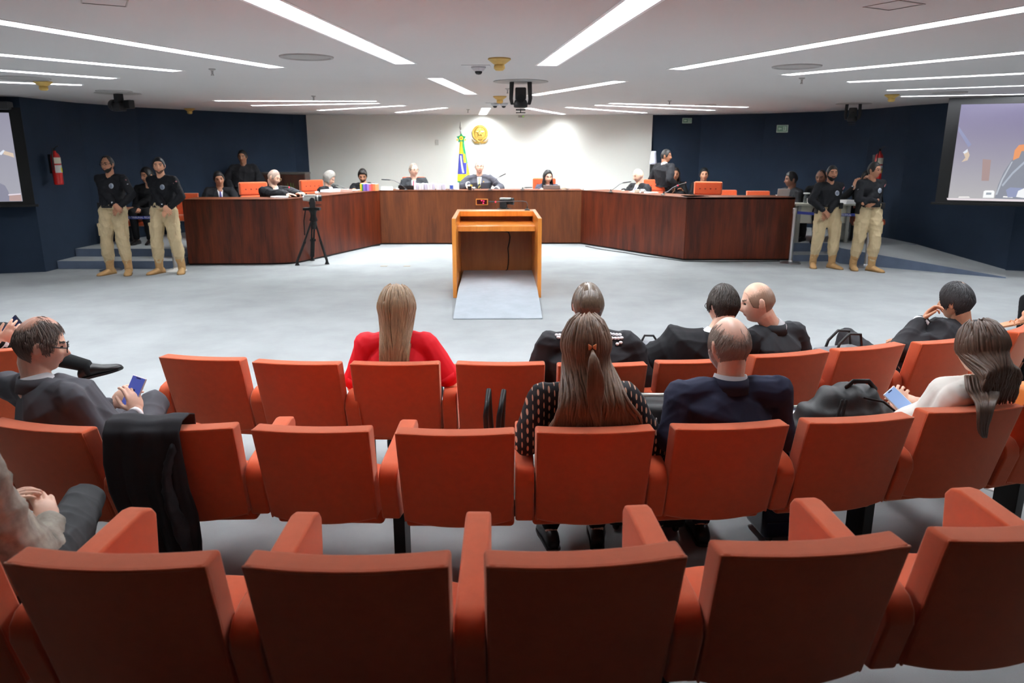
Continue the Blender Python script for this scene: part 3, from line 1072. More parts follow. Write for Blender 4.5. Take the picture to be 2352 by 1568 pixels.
mb.box((-2.8, -.12, 2.615), (.05, .1, 2.74))
obj('case', mb, mat('case_grey', (62, 62, 64), 0.6), t, bevel=0.02)
mb = MB()
for x in (-.05, -.6):
    mb.tube([(x - .35, 0, 2.73), (x - .35, 0, ZC)], 0.012, 8)
obj('hanger', mb, m_black, t)

# ------------------------------------------------------------------ fire extinguishers and signs
def extinguisher(px, py0, py1, y, label, rz):
    a = aty(px, py1, y)
    b = aty(px, py0, y)
    h = b.z - a.z
    t = thing('fire_extinguisher', label, 'fire extinguisher', a, rz, 'red wall extinguishers')
    r = 0.075
    mb = MB()
    mb.lathe([(0, 0), (r * .9, 0), (r, .02), (r, h * .72), (r * .8, h * .8), (r * .35, h * .86), (r * .3, h * .9), (0, h * .9)], n=24)
    obj('cylinder', mb, mat('extinguisher_red', (188, 26, 22), 0.3, coat=0.3), t, smooth=True)
    mb = MB()
    mb.tube([(0, 0, h * .88), (0, 0, h * .95)], 0.014, 8)
    mb.tube([(0, 0, h * .94), (.0, -.05, h), (0, -.1, h * 1.02)], 0.009, 8)
    mb.tube([(0, 0, h * .92), (-.06, -.04, h * .95), (-.09, -.05, h * .8), (-.09, -.03, h * .4)], 0.01, 8)
    obj('valve', mb, m_black, t, smooth=True)
    mb = MB()
    mb.box((-.03, r + .0, h * .3), (.03, r + .06, h * .8))
    obj('bracket', mb, m_black, t)
    for nm, z0, z1, c in (('label', .32, .52, (220, 220, 214)), ('upper_label', .56, .72, (226, 222, 200))):
        mb = MB()
        rs = []
        for i in range(9):
            an = radians(-150 + i * 14)
            rs.append([V(((r + .0015) * cos(an), (r + .0015) * sin(an), h * z0)), V(((r + .0015) * cos(an), (r + .0015) * sin(an), h * z1))])
        mb.rings(rs, closed=False)
        obj(nm, mb, mat('paper_' + nm, c, 0.6), t)
    mb = MB()
    rs = []
    for i in range(5):
        an = radians(-80 + i * 10)
        rs.append([V(((r + .003) * cos(an), (r + .003) * sin(an), h * .33)), V(((r + .003) * cos(an), (r + .003) * sin(an), h * .45))])
    mb.rings(rs, closed=False)
    obj('yellow_label', mb, mat('yellow_sticker', (226, 214, 30), 0.5), t)
    return t
extinguisher(136, 337, 424, 13.0, 'red fire extinguisher with white and yellow labels hanging on the left navy wall', radians(70))
extinguisher(2012, 338, 425, 14.75, 'red fire extinguisher on the right navy wall, half hidden by a guard head', radians(20))
m_green = mat('exit_green', (70, 98, 84), 0.5, emit=(120, 160, 135), es=0.12)
def exit_sign(px, py, y, w, h, label, rz, arrow=True):
    c = aty(px, py, y)
    t = thing('exit_sign', label, 'exit sign', c, rz, 'emergency exit signs')
    mb = MB()
    mb.box((-w / 2, -.015, -h / 2), (w / 2, .015, h / 2))
    obj('plate', mb, mat('sign_pale', (168, 186, 170), 0.5), t, bevel=0.003)
    mb = MB()
    mb.box((-w / 2 + .015, -.018, -h / 2 + .015), (w / 2 - .015, -.014, h / 2 - .015))
    obj('green_field', mb, m_green, t)
    mb = MB()
    mb.prism([(-w * .36, 0), (-w * .2, h * .2), (-w * .2, h * .07), (-w * .04, h * .07), (-w * .04, -h * .07), (-w * .2, -h * .07), (-w * .2, -h * .2)], -.022, -.018, 'y')
    obj('arrow', mb, mat('sign_pale', (0, 0, 0)), t)
    mb = MB()
    mb.box((w * .1, -.022, -h * .28), (w * .34, -.018, h * .28))
    obj('door_symbol', mb, mat('sign_pale', (0, 0, 0)), t)
    mb = MB()
    mb.box((w * .17, -.025, -h * .2), (w * .25, -.022, h * .1))
    mb.ell((w * .21, -.0235, h * .17), (.012, .0015, .012), nu=8, nv=6)
    obj('figure_symbol', mb, m_green, t)
    return t
exit_sign(1797, 295.5, 17.1, .24, .16, 'pale framed green exit sign with arrow on the right navy wall', radians(-30))
exit_sign(1578, 277, 18.55, .22, .12, 'dim green exit sign high on the right navy wall near the pale wall', 0)
c = aty(1197, 264, 18.8)
mb = MB()
mb.box((-.07, -.02, -.02), (.07, .02, .02))
t = tag(obj('wall_sensor', mb, m_grille, loc=(c.x, 18.82, ZC - .045)), 'small sensor bar with green light under the ceiling on the pale wall', 'sensor')
mb = MB()
mb.box((.035, -.024, -.012), (.06, -.02, .018))
obj('green_light', mb, mat('green_led', (150, 210, 90), .4, emit=(150, 220, 80), es=.8), t)
c = aty(1003.5, 327, 18.85)
mb = MB()
mb.box((-.037, -.012, -.065), (.037, 0, .065))
t = tag(obj('wall_plate', mb, mat('plate_grey', (196, 196, 188), 0.6), loc=(c.x, 18.85, c.z), bevel=0.003), 'small blank grey plate on the pale wall left of the flag', 'wall plate')

# ------------------------------------------------------------------ crest
m_gold = mat('gold_relief', (186, 150, 72), 0.42, metal=0.75, var=0.25, scale=25)
m_gold2 = mat('bright_gold', (226, 196, 110), 0.4, metal=0.6)
cc = aty(1102.5, 306, 18.85)
t = thing('coat_of_arms', 'gilded relief crest with star, wreath and ribbon on the pale wall above the presiding man', 'crest', (cc.x, 18.85, cc.z))
mb = MB()
mb.lathe([(0, 0), (.175, 0), (.165, -.02), (0, -.035)], n=40, M=Matrix.Rotation(-pi / 2, 4, 'X'))
M0 = Matrix.Rotation(pi / 2, 4, 'X')
mb = MB()
mb.lathe([(0, 0), (.17, 0), (.16, .02), (0, .03)], n=40, M=M0)
obj('disc', mb, m_gold, t, smooth=False)
mb = MB()
for k in range(54):     # wreath leaves on both sides
    a = radians(-62 + 304 * (k // 2) / 26)
    rr = .178 if k % 2 else .152
    c0 = V((rr * cos(a), -.03, rr * sin(a) + .005))
    d = a + (pi / 2 if cos(a) > 0 else -pi / 2) * .75
    M = Matrix.Rotation(-d, 4, 'Y')
    mb.ell(c0, (.034, .012, .012), nu=8, nv=6, M=M)
obj('wreath', mb, m_gold, t, smooth=True)
mb = MB()
pts = []
for k in range(40):
    a = pi / 2 + 2 * pi * k / 40
    r = .145 if k % 2 == 0 else .115
    pts.append((r * cos(a), r * sin(a)))
mb.prism(pts, -.045, -.03, 'y')
obj('sunburst', mb, m_gold, t)
mb = MB()
R5 = [(.128 if k % 2 == 0 else .056, pi / 2 + 2 * pi * k / 10) for k in range(10)]
rim = [V((r * cos(a), -.045, r * sin(a) + .008)) for r, a in R5]
mb.add(rim + [V((0, -.085, .008))], [(i, (i + 1) % 10, 10) for i in range(10)] + [tuple(range(10))])
obj('star', mb, m_gold2, t)
mb = MB()
mb.lathe([(0, 0), (.045, 0), (.045, .012), (.034, .012), (.034, .006), (0, .006)], (0, -.07, .008), 24, M=M0)
for k in range(5):
    a = pi / 2 + 2 * pi * k / 5
    mb.ell((.02 * cos(a), -.08, .02 * sin(a) + .008), .005, nu=6, nv=4)
obj('central_roundel', mb, m_gold, t)
mb = MB()
for s in (-1, 1):
    rs = []
    for i in range(12):
        u = i / 11
        x = s * (.02 + .2 * u)
        z = -.225 + .10 * u ** 2.2 + .012 * sin(u * 9)
        w = .03 * (1 - u * .75)
        rs.append([V((x, -.025, z - w)), V((x, -.045, z - w)), V((x, -.05, z + w)), V((x, -.02, z + w))])
    mb.rings(rs)
obj('ribbon', mb, m_gold, t)
mb = MB()
for k in range(16):
    s = -1 if k % 2 else 1
    u = (k // 2) / 7
    mb.ell((s * (.02 + .11 * u), -.04, -.14 - .06 * (1 - u) + .02 * u), (.032, .012, .014), nu=8, nv=6, M=Matrix.Rotation(s * -.7, 4, 'Y'))
obj('branches', mb, m_gold, t, smooth=True)
mb = MB()
mb.tube([(0, -.04, -.12), (0, -.045, -.255)], [.012, .004], 8)
mb.box((-.04, -.05, -.14), (.04, -.035, -.125))
obj('sword', mb, m_gold, t)

# ------------------------------------------------------------------ flag
m_fg = mat('flag_green', (0, 130, 76), 0.7)
m_fy = mat('flag_yellow', (246, 216, 40), 0.7)
m_fb = mat('flag_blue', (58, 62, 158), 0.7)
m_fw = mat('flag_white', (226, 228, 240), 0.7)
fy = 17.95
fb = aty(1062, 432, fy)
t = thing('national_flag', 'green, yellow and blue national flag hanging in folds on its pole beside the presiding man', 'flag', (fb.x, fy, PZ))
mb = MB()
ztop = aty(1060, 312, fy).z - PZ
mb.tube([(-.02, .03, 0), (-.02, .03, ztop + .12)], .013, 10)
obj('pole', mb, mat('pole_grey', (150, 146, 138), 0.4, metal=0.5), t)
mb = MB()
z0 = aty(1060, 301, fy).z - PZ
mb.ell((-.02, .03, z0), (.028, .028, .02))
obj('pole_ball', mb, m_steel, t, smooth=True)
mb = MB()
mb.lathe([(0, 0), (.012, .0), (.016, .02), (.03, .06), (.02, .12), (.005, .19), (0, .2)], (-.02, .03, z0 + .02), 12)
obj('spear_tip', mb, mat('pole_grey', (0, 0, 0)), t)
mb = MB()
mb.lathe([(0, 0), (.18, 0), (.18, .03), (.03, .06), (0, .06)], (-.02, .03, 0), 24)
obj('pole_base', mb, m_black, t)
mb = MB()
nu, nv = 120, 200
zb = 0.35
rs = []
for j in range(nv + 1):
    v = j / nv                      # 0 top .. 1 bottom
    z = ztop - .03 - (ztop - .03 - zb) * v
    vv = min(1.0, v * (ztop - zb) / .95)
    w0 = .045 + .13 * vv ** 1.2
    cx = -.0 + .03 * vv
    rg = []
    for i in range(nu):
        a = 2 * pi * i / nu
        pl = 1 + .14 * sin(5 * a + 2 * v) + .05 * sin(9 * a)
        rg.append(V((cx + w0 * .8 * pl * cos(a), w0 * .45 * pl * sin(a), z)))
    rs.append(rg)
mb.rings(rs)
fl = obj('flag_cloth', mb, [m_fy, m_fg, m_fb, m_fw], t, smooth=True)
for p in fl.data.polygons:
    c = p.center
    if c.z > ztop:
        continue
    d = ztop - c.z
    w0 = .045 + .13 * min(1, d / .95) ** 1.2
    u = (c.x - .03 * min(1, d / .95)) / (w0 * .85)
    mi = 0
    if d < .62 and u > .35 - .1 * d + (0.1 * sin(d * 20)):
        mi = 1
    if d > .40 and d < .86 and u < .75 - abs(d - .62) * 1.2 + .1:
        mi = 2
        if abs(u + .25 - (d - .6) * 1.3) < .17 and .44 < d < .84:
            mi = 3
    if .40 < d < .60 and u > .15 + (d - .4) * .5:
        mi = 0 if u < .8 else 1
    if d > 1.02 and u < .35 - (1.15 - d) * 2.2:
        mi = 1
    if d > 1.25:
        mi = 1
    p.material_index = mi
mb = MB()
pts = []
for k in range(10):
    a = pi / 2 + 2 * pi * k / 10
    r = .115 if k % 2 == 0 else .066
    pts.append((r * cos(a), r * sin(a)))
zr = aty(1061, 317.5, fy).z - PZ
mb.prism([(x, z + zr) for x, z in pts], -.12, -.10, 'y')
rz_ = obj('rosette', mb, m_fg, t, bevel=0.004)
mb = MB()
mb.lathe([(0, 0), (.045, 0), (.045, .008), (.0, .012)], (0, -.12, zr), 20, M=M0)
obj('rosette_disc', mb, m_fy, rz_)
mb = MB()
mb.lathe([(0, 0), (.02, 0), (.018, .006), (.0, .008)], (0, -.131, zr), 16, M=M0)
obj('rosette_button', mb, mat('rosette_red', (170, 90, 60), .5), rz_)
mb = MB()
for s in (-1, 1):
    mb.ell((s * .09, -.10, zr - .035), (.022, .012, .022), nu=10, nv=6)
obj('rosette_tails', mb, m_fy, rz_)

# ================================================================== people
def vox(mb, size, smooth=3, fac=0.5):
    me = mb.mesh('tmp')
    o = bpy.data.objects.new('tmp', me)
    COL.objects.link(o)
    m = o.modifiers.new('r', 'REMESH')
    m.mode = 'VOXEL'
    m.voxel_size = size
    m.use_smooth_shade = True
    if smooth:
        s = o.modifiers.new('s', 'SMOOTH')
        s.iterations = smooth
        s.factor = fac
    bpy.context.view_layer.update()
    dg = bpy.context.evaluated_depsgraph_get()
    out = bpy.data.meshes.new_from_object(o.evaluated_get(dg))
    bpy.data.objects.remove(o)
    bpy.data.meshes.remove(me)
    return out
def coords(me):
    a = np.empty(len(me.vertices) * 3)
    me.vertices.foreach_get('co', a)
    return a.reshape(-1, 3)
def setco(me, a):
    me.vertices.foreach_set('co', a.ravel())
    me.update()
def wrinkle(me, amp, freq, seed, dirs=None):
    rs = np.random.RandomState(seed)
    p = coords(me)
    n = np.empty(len(me.vertices) * 3)
    me.vertices.foreach_get('normal', n)
    n = n.reshape(-1, 3)
    d = np.zeros(len(p))
    for k in range(5):
        kv = rs.normal(size=3)
        kv = kv / np.linalg.norm(kv) * freq * (0.6 + 1.1 * rs.rand())
        kv[2] *= 0.75
        k2 = rs.normal(size=3) * freq * 0.35
        ph = rs.rand() * 6
        w = np.sin(p @ kv + ph + 1.6 * np.sin(p @ k2 + ph * 2))
        d += (1 - np.abs(w)) ** 2 - 0.33
    d *= amp / 1.6
    setco(me, p + n * d[:, None])

def headpt(d):
    """star-shaped head; d is an (n,3) array of unit vectors, x right, y face, z up; returns points"""
    x, y, z = d[:, 0], d[:, 1], d[:, 2]
    ax, ay, az = .078, np.where(y > 0, .092, .100), np.where(z > 0, .118, .120)
    r = 1 / np.sqrt((x / ax) ** 2 + (y / ay) ** 2 + (z / az) ** 2)
    p = d * r[:, None]
    X, Y, Z = p[:, 0].copy(), p[:, 1].copy(), p[:, 2].copy()
    s = np.clip(-Z / .118, 0, 1)
    ff = np.clip(Y / .09 + .3, 0, 1)
    X = X * (1 - .30 * s ** 1.6) * (1 + .05 * np.exp(-((Z - .01) / .05) ** 2))
    Y = np.where(Y < 0, Y * (1 - .55 * np.clip((-Z - .01) / .1, 0, 1)), Y)
    Y = Y + np.where(Y > 0, .014 * s * ff, 0)
    f = (Y > 0)
    def g(cx, cz, sx, sz):
        return np.exp(-((np.abs(X) - cx) / sx) ** 2 - ((Z - cz) / sz) ** 2) * f
    Y = Y + .024 * g(0, -.027, .012, .015) + .014 * g(0, -.005, .010, .022)
    Y = Y + .006 * g(.028, .026, .022, .010) - .010 * g(.031, .006, .014, .011)
    Y = Y + .006 * g(0, -.060, .020, .010) + .010 * g(0, -.098, .022, .018) - .003 * g(0, -.078, .02, .006)
    Y = Y + .004 * g(.042, -.03, .02, .02)
    return np.stack([X, Y, Z], 1)
def dirs(nu, nv):
    out = []
    for i in range(nv + 1):
        th = pi * (0.012 + 0.976 * i / nv)
        for j in range(nu):
            a = 2 * pi * j / nu
            out.append((sin(th) * sin(a), sin(th) * cos(a), -cos(th)))
    return np.array(out)
def star(mb, P, nu, nv, M, mi=0):
    rs = []
    for i in range(nv + 1):
        rs.append([M @ V(P[i * nu + j]) for j in range(nu)])
    mb.rings(rs, mi)
HD_LO, HD_HI = dirs(48, 36), dirs(96, 64)

def sstep(x):
    x = np.clip(x, 0, 1)
    return x * x * (3 - 2 * x)
def hairline(az, kind):
    """height (head frame) above which there is hair, az = |angle from the face| in degrees"""
    K = {'short': [(0, .068), (26, .064), (38, .054), (48, .024), (60, -.020), (82, -.030), (92, .016), (104, .010), (118, -.06), (145, -.105), (180, -.112)],
         'recede': [(0, .098), (28, .108), (45, .078), (56, .040), (64, -.01), (80, -.02), (92, .018), (104, .012), (118, -.06), (145, -.100), (180, -.108)],
         'fringe': [(0, .2), (40, .2), (58, .06), (66, .01), (80, -.01), (92, .022), (104, .018), (118, -.04), (145, -.080), (180, -.085)],
         'long': [(0, .080), (30, .070), (50, .03), (62, -.05), (75, -.12), (110, -.13), (180, -.13)],
         'cap': [(0, .075), (180, -.05)]}[kind]
    return np.interp(az, [k[0] for k in K], [k[1] for k in K])
def hairshell(mb, M, kind, thick, hi=True, top=None, bald=None, seed=0, streak=.0012, side=1.0, sl=60):
    D = HD_HI if hi else HD_LO
    nu, nv = (96, 64) if hi else (48, 36)
    P = headpt(D)
    az = np.abs(np.degrees(np.arctan2(P[:, 0], P[:, 1])))
    zl = hairline(az, kind)
    m = sstep((P[:, 2] - zl) / .014 + .5)
    if bald is not None:    # bald: (centre y, half width x, half length y, min z)
        cy, hx, hy, zz = bald
        q = (P[:, 0] / hx) ** 2 + ((P[:, 1] - cy) / hy) ** 2
        m = m * (1 - (P[:, 2] > zz) * (1 - sstep((q - .7) / .6)))
    upf = np.clip(P[:, 2] / .1, 0, 1)
    t = thick * (side + (1 - side) * upf) if side != 1 else thick * np.ones(len(P))
    if top:
        t = t + top * upf ** 2
    rs = np.random.RandomState(seed)
    a = np.arctan2(P[:, 0], P[:, 1])
    st = np.zeros(len(P))
    for k in range(4):
        st += np.sin(a * rs.randint(int(sl * .4), sl) + rs.rand() * 6 + P[:, 2] * 40 * (rs.rand() - .5))
    t = t + streak * st / 2
    T_ = -.012 * (1 - m) + t * m
    L = np.linalg.norm(P, axis=1)
    Q = P * (1 + T_ / L)[:, None]
    star(mb, Q, nu, nv, M)

def thin_mat(name, rgb, srgb, Mh, thin):
    """hair that thins out to scalp inside ellipsoids given in the head frame"""
    m = bpy.data.materials.new('thinning_hair')
    m.use_nodes = True
    nt = m.node_tree
    L = nt.links
    b = nt.nodes['Principled BSDF']
    b.inputs['Roughness'].default_value = .42
    tc = nt.nodes.new('ShaderNodeTexCoord')
    acc = None
    Mi = Mh.inverted()
    for (c, r) in thin:
        n = []
        rot = Mi.to_3x3()
        sub = nt.nodes.new('ShaderNodeVectorMath')
        sub.operation = 'SUBTRACT'
        L.new(tc.outputs['Object'], sub.inputs[0])
        sub.inputs[1].default_value = Mh @ V(c)
        comps = []
        for q in range(3):
            dt = nt.nodes.new('ShaderNodeVectorMath')
            dt.operation = 'DOT_PRODUCT'
            L.new(sub.outputs[0], dt.inputs[0])
            dt.inputs[1].default_value = V(rot[q]) / r[q]
            pw = nt.nodes.new('ShaderNodeMath')
            pw.operation = 'POWER'
            ab = nt.nodes.new('ShaderNodeMath')
            ab.operation = 'ABSOLUTE'
            L.new(dt.outputs['Value'], ab.inputs[0])
            L.new(ab.outputs[0], pw.inputs[0])
            pw.inputs[1].default_value = 2
            comps.append(pw)
        s1 = nt.nodes.new('ShaderNodeMath')
        L.new(comps[0].outputs[0], s1.inputs[0])
        L.new(comps[1].outputs[0], s1.inputs[1])
        s2 = nt.nodes.new('ShaderNodeMath')
        L.new(s1.outputs[0], s2.inputs[0])
        L.new(comps[2].outputs[0], s2.inputs[1])
        if acc is None:
            acc = s2
        else:
            mn = nt.nodes.new('ShaderNodeMath')
            mn.operation = 'MINIMUM'
            L.new(acc.outputs[0], mn.inputs[0])
            L.new(s2.outputs[0], mn.inputs[1])
            acc = mn
    nz = nt.nodes.new('ShaderNodeTexNoise')
    nz.inputs['Scale'].default_value = 120
    nz.inputs['Detail'].default_value = 4
    L.new(tc.outputs['Object'], nz.inputs['Vector'])
    ad = nt.nodes.new('ShaderNodeMath')
    ad.operation = 'MULTIPLY_ADD'
    L.new(nz.outputs['Fac'], ad.inputs[0])
    ad.inputs[1].default_value = .9
    L.new(acc.outputs[0], ad.inputs[2])
    cr = nt.nodes.new('ShaderNodeValToRGB')
    e = cr.color_ramp.elements
    e[0].position = .62
    e[1].position = 1.0
    e[0].color = lin(srgb)
    e[1].color = lin(rgb)
    L.new(ad.outputs[0], cr.inputs[0])
    mp = nt.nodes.new('ShaderNodeMath')
    mp.operation = 'MULTIPLY'
    mp.inputs[1].default_value = .62
    L.new(ad.outputs[0], mp.inputs[0])
    L.new(mp.outputs[0], cr.inputs[0])
    L.new(cr.outputs[0], b.inputs['Base Color'])
    return m
def ik(a, b, l1, l2, hint):
    a, b, hint = V(a), V(b), V(hint)
    d = b - a
    L = min(d.length, (l1 + l2) * 0.995)
    b = a + d.normalized() * L
    x = (l1 * l1 - l2 * l2 + L * L) / (2 * L)
    h = sqrt(max(0, l1 * l1 - x * x))
    u = d.normalized()
    hh = hint - u * hint.dot(u)
    if hh.length < 1e-5:
        hh = u.orthogonal()
    return a + u * x + hh.normalized() * h, b

def hand(mb, wrist, fwd, up, side, curl=0.5, spread=0.0, s=1.0, thumb=0.6):
    """fwd along the fingers, up = back of the hand, side = +1 when the thumb lies to the right of fwd seen with up upwards"""
    w, f, u = V(wrist), V(fwd).normalized(), V(up)
    u = (u - f * u.dot(f)).normalized()
    r = f.cross(u) * side       # towards the thumb
    pc = w + f * .050 * s
    M = Matrix((r, f, u)).transposed()
    mb.ell(pc, (.040 * s, .052 * s, .0155 * s), nu=14, nv=10, M=M)
    mb.tube([w - f * .03 * s, w + f * .02 * s], [.026 * s, .026 * s], 12, sq=.75, up=u)
    for k, (off, ln, dy) in enumerate(((.029, .078, 0), (.010, .086, .003), (-.010, .080, .001), (-.029, .063, -.006))):
        b = w + f * (.086 + dy) * s + r * off * s
        fan = (off / .03) * (.10 + spread)
        d = (f + r * fan).normalized()
        c = curl * (1 + .12 * (k - 1))
        pts = [b - d * .014 * s + u * .001]
        p = b
        ang = 0
        for q, fr in enumerate((.45, .32, .23)):
            ang += c * (.55 if q == 0 else .8)
            dd = d * cos(ang) - u * sin(ang)
            p = p + dd * ln * fr * s
            pts.append(p)
        mb.tube(pts, [.0092 * s, .0088 * s, .0082 * s, .0072 * s], 8)
    b = w + f * .022 * s + r * .026 * s - u * .004 * s
    d1 = (r * .75 + f * .75 - u * (.25 + .3 * curl)).normalized()
    d2 = (r * (.35 - .5 * thumb * curl) + f * 1.0 - u * (.2 + .5 * curl * thumb)).normalized()
    mb.tube([b, b + d1 * .038 * s, b + d1 * .038 * s + d2 * .030 * s, b + d1 * .036 * s + d2 * .056 * s], [.0135 * s, .0115 * s, .010 * s, .0085 * s], 8)

SKINS = {'fair': (234, 188, 164), 'tan': (212, 156, 124), 'brown': (166, 114, 86), 'dark': (122, 80, 60), 'pale': (240, 200, 182)}
def skin(k):
    return mat('skin_' + k, SKINS[k], 0.5, var=0.04, scale=40, sss=0.06)
def cloth(name, rgb, rough=0.85, **k):
    return mat(name, rgb, rough, spec=k.pop('spec', 0.25), **k)

def person(label, loc, rot, head, hd=(0, 0, 0), pelvis=None, sit=True, tyaw=0, sk='tan', hair=None, outfit=None, arms=None, legs=None,
           female=False, res='lo', size=1.0, seed=1, glasses=False, beard=None, neckoff=(0, -.035, -.162), swid=None, bulk=1.0,
           curve=0.0, visible_legs=True):
    """loc: floor point under the body; rot: world yaw (0 looks away from the camera); head: WORLD centre of the head;
    hd: head yaw, pitch, roll in the person's frame; arms/legs: dicts in the person's frame."""
    loc = V(loc)
    rz = radians(rot)
    Wi = (Matrix.Translation(loc) @ Rz(rz)).inverted()
    root = thing('person', label, 'person', loc, rz)
    s = size
    Hc = Wi @ V(head)
    pel = V(pelvis) if pelvis else V((0, 0, (.56 if sit else .93 * s)))
    Mh = Matrix.Translation(Hc) @ Rz(radians(hd[0])) @ Matrix.Rotation(radians(hd[1]), 4, 'X') @ Matrix.Rotation(radians(hd[2]), 4, 'Y') @ Matrix.Scale(size, 4)
    ty = Rz(radians(tyaw))
    Nb = Hc + (ty @ V(neckoff)) * s
    hi = res == 'hi'
    sw = (swid or (.165 if female else .185)) * s
    lat = (ty @ V((1, 0, 0)))
    fwd = (ty @ V((0, 1, 0)))
    sh = {k: Nb + lat * (sw * k) + V((0, 0, -.040 * s)) for k in (-1, 1)}
    if outfit.get('shrug'):
        for k in (-1, 1):
            sh[k].z += outfit['shrug']
    ctrl = (pel + Nb) / 2 - fwd * (.03 + curve) 
    def spine(t):
        return pel * (1 - t) ** 2 + ctrl * 2 * t * (1 - t) + Nb * t * t
    latp = V((1, 0, 0))
    def torso(mb, prof, grow=0.0, n=28, t0=0.0, t1=1.0, lower=None):
        rs = []
        for t, hw, hdp in prof:
            c = spine(min(max(t, -.0), 1)) if t >= 0 else pel + V((0, 0, t * .5))
            tg = (spine(min(t + .05, 1)) - spine(max(t - .05, 0))).normalized()
            la = latp.lerp(lat, max(0, min(1, t))).normalized()
            dp = tg.cross(la).normalized()
            la = dp.cross(tg).normalized()
            hw2, hd2 = hw * s + grow, hdp * s + grow
            rs.append([c + la * hw2 * cos(2 * pi * j / n) * (1 + .06 * abs(sin(4 * pi * j / n))) + dp * hd2 * sin(2 * pi * j / n) * (1 + .06 * abs(sin(4 * pi * j / n))) for j in range(n)])
        mb.rings(rs)
    b = bulk
    if female:
        prof = [(-.12, .10, .09), (0, .165 * b, .115 * b), (.18, .158 * b, .115 * b), (.38, .128 * b, .10 * b), (.6, .145 * b, .118 * b), (.74, .152 * b, .125 * b), (.88, .135, .09), (.96, .08, .06), (1.0, .055, .05)]
    else:
        prof = [(-.12, .10, .09), (0, .160 * b, .12 * b), (.18, .158 * b, .122 * b), (.38, .155 * b, .12 * b), (.6, .168 * b, .125 * b), (.76, .172 * b, .122 * b), (.88, .150, .098), (.96, .095, .07), (1.0, .062, .058)]
    # limbs
    A = {}
    ua, fa = .285 * s, .25 * s
    for k in (-1, 1):
        a = (arms or {}).get(k, {})
        w = V(a.get('w', (k * .16, .38, .66)))
        if a.get('world'):
            w = Wi @ V(a['w'])
        el, w = ik(sh[k], w, ua, fa, a.get('hint', (k * .6, -.5, -1)))
        if 'e' in a:
            el = Wi @ V(a['e'])
        fd = (Wi.to_3x3() @ V(a['f'])) if 'f' in a and a.get('world') else V(a.get('f', tuple(w - el)))
        up = (Wi.to_3x3() @ V(a['u'])) if 'u' in a and a.get('world') else V(a.get('u', (0, 0, 1)))
        A[k] = (sh[k], el, w, fd, up, a)
    Lg = {}
    ul, ll = .44 * s, .43 * s
    for k in (-1, 1):
        a = (legs or {}).get(k, {})
        hip = pel + V((k * .095 * s, 0, -.02))
        dflt = (k * .12, .47, .085) if sit else (k * .11, 0, .085)
        an = V(a.get('a', dflt))
        if a.get('world'):
            an = Wi @ V(a['a'])
        kn, an2 = ik(hip, an, ul, ll, a.get('hint', (0, .4, 1) if sit else (0, 1, 0)))
        if 'k' in a:
            kn = Wi @ V(a['k'])
        else:
            an = an2
        tf = V(a.get('toe', (k * .12, 1, 0)))
        if 'wtoe' in a:
            tf = Wi.to_3x3() @ V(a['wtoe'])
        Lg[k] = (hip, kn, an, tf)
    # ---- body
    mb = MB()
    D = HD_HI if hi else HD_LO
    star(mb, headpt(D), 96 if hi else 48, 64 if hi else 36, Mh)
    for k in (-1, 1):
        Me = Matrix.Rotation(radians(12) * k, 4, 'Z') @ Matrix.Rotation(radians(-12), 4, 'X')
        for off, rr in (((k * .079, -.006, -.002), (.008, .019, .031)), ((k * .084, -.012, .006), (.005, .015, .022))):
            mb.ell(Mh @ V(off), rr, nu=12, nv=10, M=Mh.to_3x3().to_4x4() @ Me)
    hn = Mh @ V((0, -.022, -.07))
    nr = (.047 if female else .058) * s
    mb.tube([hn, hn.lerp(Nb, .55), Nb, Nb - V((0, 0, .04))], [nr, nr * .98, nr * 1.12, nr * 1.4], 16)
    torso(mb, prof, -.012)
    for k in (-1, 1):
        S, E_, Wr, fd, up, a = A[k]
        mb.tube([Nb - V((0, 0, .035)), S], [.045 * s, .05 * s], 12)
        mb.tube([S, S.lerp(E_, .5), E_], [.052 * s, .044 * s, .037 * s], 12)
        mb.tube([E_, E_.lerp(Wr, .3), Wr], [.037 * s, .038 * s, .025 * s], 12)
        if not a.get('nohand'):
            hand(mb, Wr, fd, up, a.get('side', k), a.get('curl', .5), a.get('spread', 0), s * a.get('hs', 1.0))
        hip, kn, an, tf = Lg[k]
        mb.tube([hip, hip.lerp(kn, .5), kn], [.078 * s, .068 * s, .052 * s], 12)
        mb.tube([kn, kn.lerp(an, .3), an], [.050 * s, .052 * s, .034 * s], 12)
        tfn = V((tf.x, tf.y, tf.z)).normalized()
        sdv = tfn.cross(V((0, 0, 1)))
        sdv = sdv.normalized() if sdv.length > .1 else V((1, 0, 0))
        fup = sdv.cross(tfn).normalized()
        mb.tube([an - fup * .03, an - fup * .056 + tfn * .07, an - fup * .062 + tfn * .14], [.030, .020, .013], 10)
    me = vox(mb, .0042 if hi else .0068, 4 if hi else 2)
    sm = skin(sk)
    lipm = mat('lips_' + sk, tuple(int(c * m_) for c, m_ in zip(SKINS[sk], (.86, .62, .62))), 0.5)
    hcol = (hair or {}).get('rgb', (40, 30, 26))
    brow = mat('brow_%d_%d_%d' % hcol, tuple(int(c * .8) for c in hcol), 0.9)
    eyem = mat('eye_dark', (26, 20, 18), 0.2)
    body = obj('body', me, [sm, lipm, brow, eyem], root, smooth=True)
    Mi = Mh.inverted()
    P = np.empty(len(me.polygons) * 3)
    me.polygons.foreach_get('center', P)
    P = P.reshape(-1, 3)
    R3 = np.array(Mi.to_3x3())
    Q = P @ R3.T + np.array(Mi.translation)
    X, Y, Z = np.abs(Q[:, 0]), Q[:, 1], Q[:, 2]
    mi = np.zeros(len(P), int)
    fr = (Y > .055) & (np.abs(Z) < .12) & (X < .08)
    mi[fr & ((X / .024) ** 2 + ((Z + .061) / .0075) ** 2 < 1)] = 1
